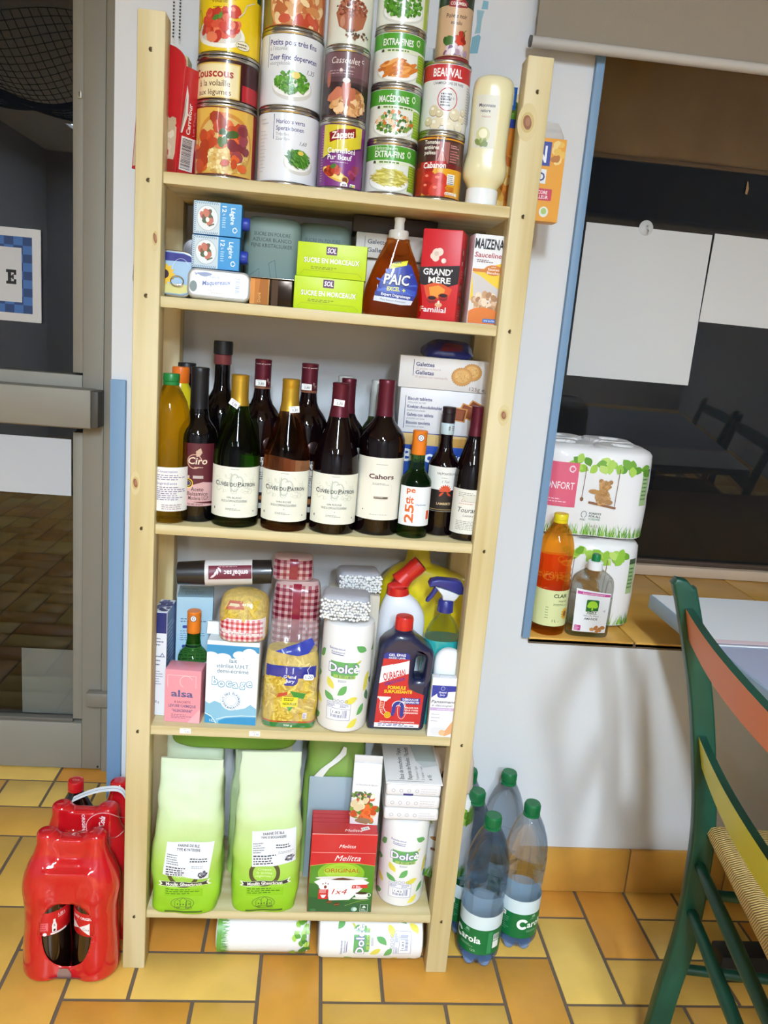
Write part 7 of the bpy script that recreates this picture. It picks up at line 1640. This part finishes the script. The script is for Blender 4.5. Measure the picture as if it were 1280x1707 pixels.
# the film: inflated bottles and the gaps between them melted into one skin
def film_mesh():
    mb = MB(); m0 = M('#ffffff')
    r, h = .0435, .297
    for i, y in enumerate(CYS):
        for x in CX:
            if (i, x) == (2, CX[0]): continue
            pr = [(rr_ + .0030 if rr_ > 0 else 0, z) for rr_, z in cola_prof(r, h)]
            pr = [q for q in pr if q[1] < h * .90] + [(.0200, h * .93), (.0205, h * 1.0), (.016, h * 1.015), (0, h * 1.018)]
            mb.lathe(pr, m0, 40, (x, y, 0))
        if i < 2 or True:
            top = h * .80 if i < 2 else h * .62
            mb.box(((CX[0] + CX[1]) / 2, y, top / 2 + .004), (CX[1] - CX[0], .074 if i else .080, top - .008), m0)
            if i < 2: mb.box(((CX[0] + CX[1]) / 2, y, h * .88), (CX[1] - CX[0], .030, h * .20), m0); mb.box(((CX[0] + CX[1]) / 2, y, h * .76), (CX[1] - CX[0], .052, h * .16), m0)
    for x in CX: mb.box((x, (CYS[0] + CYS[2]) / 2, h * .33), (.066, CYS[2] - CYS[0], h * .62), m0)
    for x in CX: mb.box((x, (CYS[0] + CYS[1]) / 2, h * .55), (.040, CYS[1] - CYS[0], h * .42), m0)
    o = mb.obj('film_base')
    rm = o.modifiers.new('r', 'REMESH'); rm.mode = 'VOXEL'; rm.voxel_size = .0032
    sm = o.modifiers.new('s', 'SMOOTH'); sm.factor = .5; sm.iterations = 26
    dg = bpy.context.evaluated_depsgraph_get(); dg.update()
    me = bpy.data.meshes.new_from_object(o.evaluated_get(dg))
    b = bmesh.new(); b.from_mesh(me)
    old = o.data; bpy.data.objects.remove(o); bpy.data.meshes.remove(old); bpy.data.meshes.remove(me)
    return b
bm = film_mesh()
hx, hz = (CX[0] + CX[1]) / 2 + .002, .1060
def hole_f(x, z):
    a = .0455 + (.003 if z > hz else -.006 * (hz - z) / .06); bb = .068
    return ((abs(x - hx) / a) ** 2.6 + (abs(z - hz) / bb) ** 2.6) ** (1 / 2.6)
for v in bm.verts:
    if v.co.y < CYS[0] + .004:
        f = hole_f(v.co.x, v.co.z)
        if .94 < f < 1.07: v.co.x = hx + (v.co.x - hx) / f; v.co.z = hz + (v.co.z - hz) / f
kill = [f for f in bm.faces if f.calc_center_median().y < CYS[0] + .004 and hole_f(f.calc_center_median().x, f.calc_center_median().z) < .999]
bmesh.ops.delete(bm, geom=kill, context='FACES')
kill = [f for f in bm.faces if f.calc_center_median().z < .003 or (f.calc_center_median().y > CYS[2] + .0 and f.calc_center_median().x < -.075 and f.calc_center_median().z > .17)]
bmesh.ops.delete(bm, geom=kill, context='FACES')
for v in bm.verts: v.co.z = max(v.co.z, .0012)
fm_ = thing('shrink_film', 'glossy red plastic film wrapped round cola bottles, opening at front', 'plastic wrap', (0, 0, 0))
CFILM = M('#c3141d', .12, coat=.9, spec=.6, bump=(22, .30))
mb = MB(); mb.join(bm, CFILM, True); bv = mb.bvh()
c = Cv(.25, .6); c.p([(-.012, .003), (.012, .003), (.013, .022), (.006, .034), (-.010, .034), (-.014, .022)], '#8a6a62')
mb.cast(c, (hx - .004, -.15, 0), bv, lift=.0012, far=.05)
mb.obj('film', fm_, sharp=3.0)
mb = MB()
def topcast(cv, o, ux, uy): mb.cast(cv, o, bv, ux, uy, lift=.0009, far=.06)
c = Cv(.25, .6); c.ring(.0, .0, .036, .026, .0012, '#f0b8b8', 36); c.t('Coca-Cola', .0, -.006, .012, '#f8e8e8', w=.048, it=.3, rot=PI / 2 * .95, b=.02)
topcast(c, (-.055, .060, .270), (1, 0, 0), (0, .55, .83)); c = Cv(.25, .6); c.t('ORIGINAL', 0, 0, .0062, '#f4d8d8', w=.040, rot=-PI / 2 * .95, b=.03)
topcast(c, (-.098, .060, .272), (1, 0, 0), (0, .55, .83)); mb.obj('printing', fm_)
mb = MB(); pts = [(-.128, .112, .292), (-.10, .118, .304), (-.07, .126, .309), (-.038, .130, .306), (-.020, .122, .282), (-.006, .112, .245), (-.001, .104, .205)]
cl = catmull(pts, 6); W_ = M('#ecedf0', .4)
vs = []; fs = []
for k, p in enumerate(cl):
    t_ = k / (len(cl) - 1); wd = .011 * (1 - .25 * t_)
    for s_ in (-1, 1):
        for dz in (0, .0012): vs.append((p[0], p[1] + s_ * wd * .75, p[2] + dz + (.002 if s_ > 0 else 0)))
for k in range(len(cl) - 1):
    a = 4 * k; b = a + 4
    fs += [[a + 1, a + 3, b + 3, b + 1], [a, b, b + 2, a + 2], [a, a + 1, b + 1, b], [a + 2, b + 2, b + 3, a + 3]]
mb.add(vs, fs, W_, True); mb.tube([(p[0], p[1] - .001, p[2] + .0022) for p in cl], .0006, M('#8a90a0', .5), 4); mb.obj('carry_strap', fm_, recalc=True)

# ------------------------------------------------------------------ water bottles beside the shelving
WATER = tinted('#f2f7fc', '#e9f0f7', .55, 1.33, .01); CAPG = M('#0f6a3c', .4, coat=.2); WBASE = M('#8fb6ec', .08, alpha=.5, coat=.6)
def water_prof(r, h):
    return [(r * .55, h * .030), (r * .85, h * .045), (r * .98, h * .075), (r, h * .10), (r * .985, h * .115), (r * .985, h * .385), (r * .97, h * .40), (r * .93, h * .42), (r * .92, h * .44), (r * .955, h * .455), (r * .965, h * .50), (r * .945, h * .507), (r * .97, h * .514), (r, h * .56), (r * .985, h * .568), (r * 1.0, h * .576), (r * 1.01, h * .63), (r * .98, h * .70), (r * .88, h * .77), (r * .70, h * .84), (r * .48, h * .90), (r * .33, h * .93), (r * .30, h * .945), (r * .30, h * .955), (0, h * .955)]
def water_bottle():
    b = thing('water_bottle', '', 'bottle', (0, 0, 0), 0, 'green labelled water bottles')
    r, h = .0440, .332
    mb = MB(); pr = water_prof(r, h)
    mb.lathe([(0, h * .045)] + pr, WATER, 56)
    mb.obj('bottle_body', b)
    mb = MB()
    for k in range(5):                                        # petal feet
        a = 2 * PI * k / 5
        mb.loft([(.0005, r * .60 * math.sin(a), -r * .60 * math.cos(a), .004, .004, 2), (.003, r * .60 * math.sin(a), -r * .60 * math.cos(a), .009, .009, 2), (.010, r * .60 * math.sin(a), -r * .60 * math.cos(a), .013, .013, 2), (.019, r * .56 * math.sin(a), -r * .56 * math.cos(a), .016, .016, 2)], WBASE, 20)
    mb.obj('petal_base', b)
    mb = MB(); mb.lathe([(.0135, h * .915), (.0175, h * .917), (.0175, h * .928), (.0150, h * .931), (.0162, h * .936)] + [(.0166, h * .94), (.0166, h * .99), (.0150, h), (0, h)], CAPG, 36)
    for k in range(36):
        a = 2 * PI * k / 36; mb.box((.0166 * math.sin(a), -.0166 * math.cos(a), h * .965), (.0009, .0009, .014), CAPG)
    mb.obj('cap', b)
    mb = MB(); n = 56; rl = r * .985 + .0005; lz, lh = h * .118, h * .265
    mb.lathe([(rl, lz), (rl, lz + lh)], M('#d8e6ea', .4), n)
    c = Cv(.4); G = '#0f6e38'
    c.r(-.142, 0, .142, .0575, G)
    c.t('arola', .008, .026, .0150, '#f2f6f2', w=.044, b=.03); c.ring(-.024, .034, .0125, .0125, .0062, '#f2f6f2', 22, .5, 5.6); c.e(0, .053, .004, .0018, '#8ab89a'); c.p([(-.006, .049), (0, .055), (.006, .049)], '#8ab89a'); c.mic(-.008, .046, .018, 1, .002, '#9ac4a8', 3, .5); c.mic(-.014, .019, .032, 2, .0026, '#9ac4a8', 4, .4); c.t('1,25L', .016, .006, .0048, '#c8e0cc', w=.011)
    c.mic(-.078, .044, .026, 7, .0046, '#6aa880', 6, .4); c.rr(-.072, .046, -.062, .056, .001, '#f0f2f0'); c.t('A', -.067, .048, .005, '#b84a3a'); c.r(.056, .014, .072, .030, '#eef2ee'); c.r(.044, .004, .054, .054, '#2f8a54'); c.mic(.056, .048, .02, 4, .004, '#9ac4a8', 8, .4); c.bars(.056, .032, .072, .046, 4, '#2a4a34', '#e8eee8')
    mb.wrap(c, rl, lz, n); mb.obj('label', b)
    return b
wb = water_bottle(); wb['label'] = 'front water bottle right of the shelving, beside right post'
place(wb, (.7150, .0480, 0), rad(-48))
copy_thing(wb, (.8080, .0960, 0), rad(30), 'water bottle standing furthest right of the group on floor')
copy_thing(wb, (.6990, .1345, 0), rad(40), 'water bottle directly behind the front water bottle')
copy_thing(wb, (.7860, .2140, 0), rad(70), 'water bottle at back against the wall, behind the furthest right one')
copy_thing(wb, (.6975, .2175, 0), rad(100), 'water bottle at back half hidden by the right post')

# ------------------------------------------------------------------ window sill
SZL = .6337
cvb = tp_cv(.262, .206, True, 5, (.000, .052), (-.128, -.040), .024)
tp_pack('lower toilet paper pack on the sill, behind the dish soap', .944, .470, SZL, 2, 2, 2, .0655, .1025, rad(-5), tp_cv(.262, .206, True, 9, None, (-.128, -.040), .024), 'leaf and bear toilet paper packs', tp_side(.262, .206))
tp_pack('upper toilet paper pack on the sill, bear on a swing in full view', .946, .472, SZL + .207, 2, 2, 2, .0655, .1035, rad(-6), cvb, 'leaf and bear toilet paper packs', tp_side(.262, .206))
c = Cv(.45); c.r(-.06, 0, .06, .082, '#dfe3a8'); c.t('CLAIR', .004, .066, .0085, '#2e4a24', w=.034, b=.03); c.t('Huile de', .010, .056, .0050, '#4a5a2a', w=.020, b=.01); c.mic(-.012, .052, .036, 2, .003, '#6a7a4a', 3, .4); c.t('1 L', -.006, .010, .0060, '#3a4a24', w=.009, b=.02); c.t('e', .004, .010, .004, '#3a4a24')
for k in range(12): c.leaf(.021 + .006 * math.cos(k * PI / 6), .028 + .008 * math.sin(k * PI / 6), .013, .005, k * PI / 6, '#e2a82a')
c.e(.021, .028, .0055, .0065, '#8a5a2a'); c.mic(-.028, .044, .008, 5, .006, '#8a9a6a', 5, .3)
oil_bottle('amber sunflower oil bottle with yellow cap on the window sill', .8535, .305, SZL, .272, .0385, M('#e8d21e', .35), c, rad(12), '#dfe3a8', tinted('#fbd080', '#fbd888', .55, 1.36))
ds = thing('dish_soap_bottle', 'clear dish soap bottle with green and white cap on the sill', 'bottle', (.9420, .2965, SZL), rad(-3))
mb = MB(); mb.loft(catmull([(0, 0, 0, .040, .017, 3.5), (.004, 0, 0, .0465, .0215, 3.5), (.03, 0, 0, .0475, .0225, 3.4), (.10, 0, 0, .0475, .0225, 3.2), (.120, 0, 0, .0470, .022, 3), (.136, 0, 0, .042, .0205, 2.7), (.148, 0, 0, .027, .017, 2.3), (.155, 0, 0, .016, .0135, 2), (.158, 0, 0, .0145, .0135, 2)], 5), tinted('#f2f4f2', '#f0f2f0', .5, 1.33), 60); bv = mb.bvh(); mb.obj('bottle_body', ds)
mb = MB(); c = Cv(.4); c.p([(-.037, .013), (.037, .013), (.039, .104), (-.039, .112)], '#eceef2'); c.p([(-.036, .100), (.038, .096), (.0385, .1015), (-.0365, .107)], '#c24a94'); c.t('Hypoallergénique', 0, .0995, .0038, '#f6e8f2', w=.05, it=.1, rot=-.045)
c.rr(-.014, .055, .014, .088, .003, '#1f6a2c'); c.e(0, .078, .0105, .0075, '#a4d83a', 20); c.e(-.006, .074, .006, .005, '#a4d83a', 16); c.e(.006, .074, .006, .005, '#a4d83a', 16); c.p([(-.002, .064), (.002, .064), (.0015, .076), (-.0015, .076)], '#a4d83a'); c.p([(-.014, .056), (.014, .056), (.014, .063), (-.014, .0605)], '#f2f4f2'); c.t('VERT', 0, .0565, .0052, '#1f4a2c', w=.023, b=.06)
c.t('Vaisselle Mains', 0, .0495, .0036, '#5a6a6a', w=.034); c.t('AMANDE', .0, .0415, .0056, '#2a3430', w=.030, b=.01); c.rr(-.034, .015, -.020, .028, .002, '#b83a8a'); c.mic(-.033, .026, .011, 4, .003, '#f0c8e0', 3, .5); c.p([(.024, .064), (.030, .060), (.031, .067)], '#c8ccd4')
for k, (x, y) in enumerate(((.006, .020), (.014, .024), (.023, .020), (.029, .025), (.018, .017))): c.e(x, y, .006, .0042, random.Random(k).choice(['#b87a44', '#c98f58', '#a86a38']), 16, k)
mb.cast(c, (0, -.05, 0), bv); mb.obj('label', ds)
mb = MB(); mb.lathe([(.0145, .152), (.0170, .153), (.0168, .170), (.0150, .172), (0, .172)], M('#eef0f2', .35), 32); mb.obj('cap_base', ds)
mb = MB(); mb.lathe([(.008, .171), (.0095, .172), (.0092, .186), (.0080, .188), (0, .188)], M('#0f7a40', .35), 28); mb.obj('cap_tip', ds)

# ------------------------------------------------------------------ paper on the glass
PAPER = M('#f2eee8', .8)
def sheet(label, x0, x1, z0, z1, y, m, cat='paper', skew=(0, 0, 0, 0), name='paper_sheet', group=None):
    mb = MB(); t = .0006; n = 10; vs = []; fs = []
    for i in range(n + 1):
        for j in range(n + 1):
            u, v = i / n, j / n
            x = x0 + (x1 - x0) * u + skew[0] * v; z = z0 + (z1 - z0) * v + skew[1] * u
            wv_ = skew[2] * .5 * (1 - math.cos(2 * PI * u)) * (1 - v) + skew[3] * (1 - v) ** 2 * .5
            for d in (0, t): vs.append((x, y - wv_ - d, z))
    def id_(i, j, d): return 2 * (i * (n + 1) + j) + d
    for i in range(n):
        for j in range(n):
            fs += [[id_(i, j, 1), id_(i + 1, j, 1), id_(i + 1, j + 1, 1), id_(i, j + 1, 1)], [id_(i, j, 0), id_(i, j + 1, 0), id_(i + 1, j + 1, 0), id_(i + 1, j, 0)]]
    mb.add(vs, fs, m, True); o = mb.obj(name); return tag(o, label, cat, group)
sheet('large white paper sheet hanging on the window glass below the hook', .985, 1.334, 1.186, 1.588, GY - .0045, PAPER, skew=(0, -.001, .002, .004))
sheet('white paper sheet on window glass, to the right of the large one', 1.337, 1.86, 1.360, 1.592, GY - .0035, PAPER, skew=(.004, -.006, .001, .001))
hk = thing('suction_hook', 'white round suction hook holding top of the window paper', 'hook', (1.148, GY - .006, 1.588))
mb = MB(); mb.lathe([(0, .008), (.006, .008), (.008, .006), (.017, .003), (.0195, 0)], M('#f0eeea', .35), 32); o = mb.obj('suction_cup', hk); o.rotation_euler = (PI / 2, 0, 0)
mb = MB(); mb.tube([(0, -.006, .004), (0, -.014, .0), (.001, -.016, -.010), (.002, -.012, -.016)], [.0035, .0032, .003, .0022], M('#dcd8d2', .4), 10); mb.obj('hook_arm', hk)
mb = MB(); mb.prism([(-.004, -.016), (.002, -.018), (.004, -.004), (0, .012), (-.003, .016)], .0008, M('#d8b890', .7), bev=.0001); o = mb.obj('paper_scrap'); o.location = (1.4105, GY - .0012, 1.716); tag(o, 'tiny torn paper scrap stuck high on the window glass', 'paper scrap')
# door: framed poster and sheets
mb = MB(); x0, x1, z0, z1 = -.62, -.3835, 1.208, 1.428
mb.box(((x0 + x1) / 2, DY + .018, (z0 + z1) / 2), (x1 - x0, .003, z1 - z0), M('#c9c8c8', .6), .0004)
c = Cv(.6); W_, H_ = x1 - x0, z1 - z0
g = random.Random(2); q = .0215
for i in range(9):
    for j in range(9):
        c.r(-W_ / 2 + .020 + i * .0218, .020 + j * .0200, -W_ / 2 + .020 + (i + 1) * .0218, .020 + (j + 1) * .0200, ['#26406e', '#3f68a4', '#1d2c50'][((i + j) % 2) + (1 if (i * 3 + j) % 4 == 0 and (i + j) % 2 else 0)])
c.r(-W_ / 2 + .045, .046, W_ / 2 - .045, H_ - .046, '#c4c4c6')
ex, ez, eh = W_ / 2 - .072, .088, .034
for (a, b_, d_, e_) in ((0, 0, .008, eh), (-.004, 0, .020, .007), (-.004, eh - .007, .020, eh), (0, eh * .42, .014, eh * .6), (.014, 0, .020, .012), (.014, eh - .012, .020, eh), (.0105, eh * .34, .014, eh * .68)): c.r(ex + a - .006, ez + b_, ex + d_ - .006, ez + e_, '#17181c')
mb.flat(c, ((x0 + x1) / 2, DY + .0165, z0)); o = mb.obj('poster'); tag(o, 'blue checked poster with a bold black letter on the door glass', 'poster')
sheet('blank white paper sheet on the door glass below the push bar', -.60, -.3125, .777, .925, DY + .0185, M('#c9cbd0', .8), skew=(0, -.001, .0, .001))
sheet('grey paper sheet stuck low on outside of the door glass', -.448, -.3025, .145, .342, DY + .034, M('#b4bab4', .8))
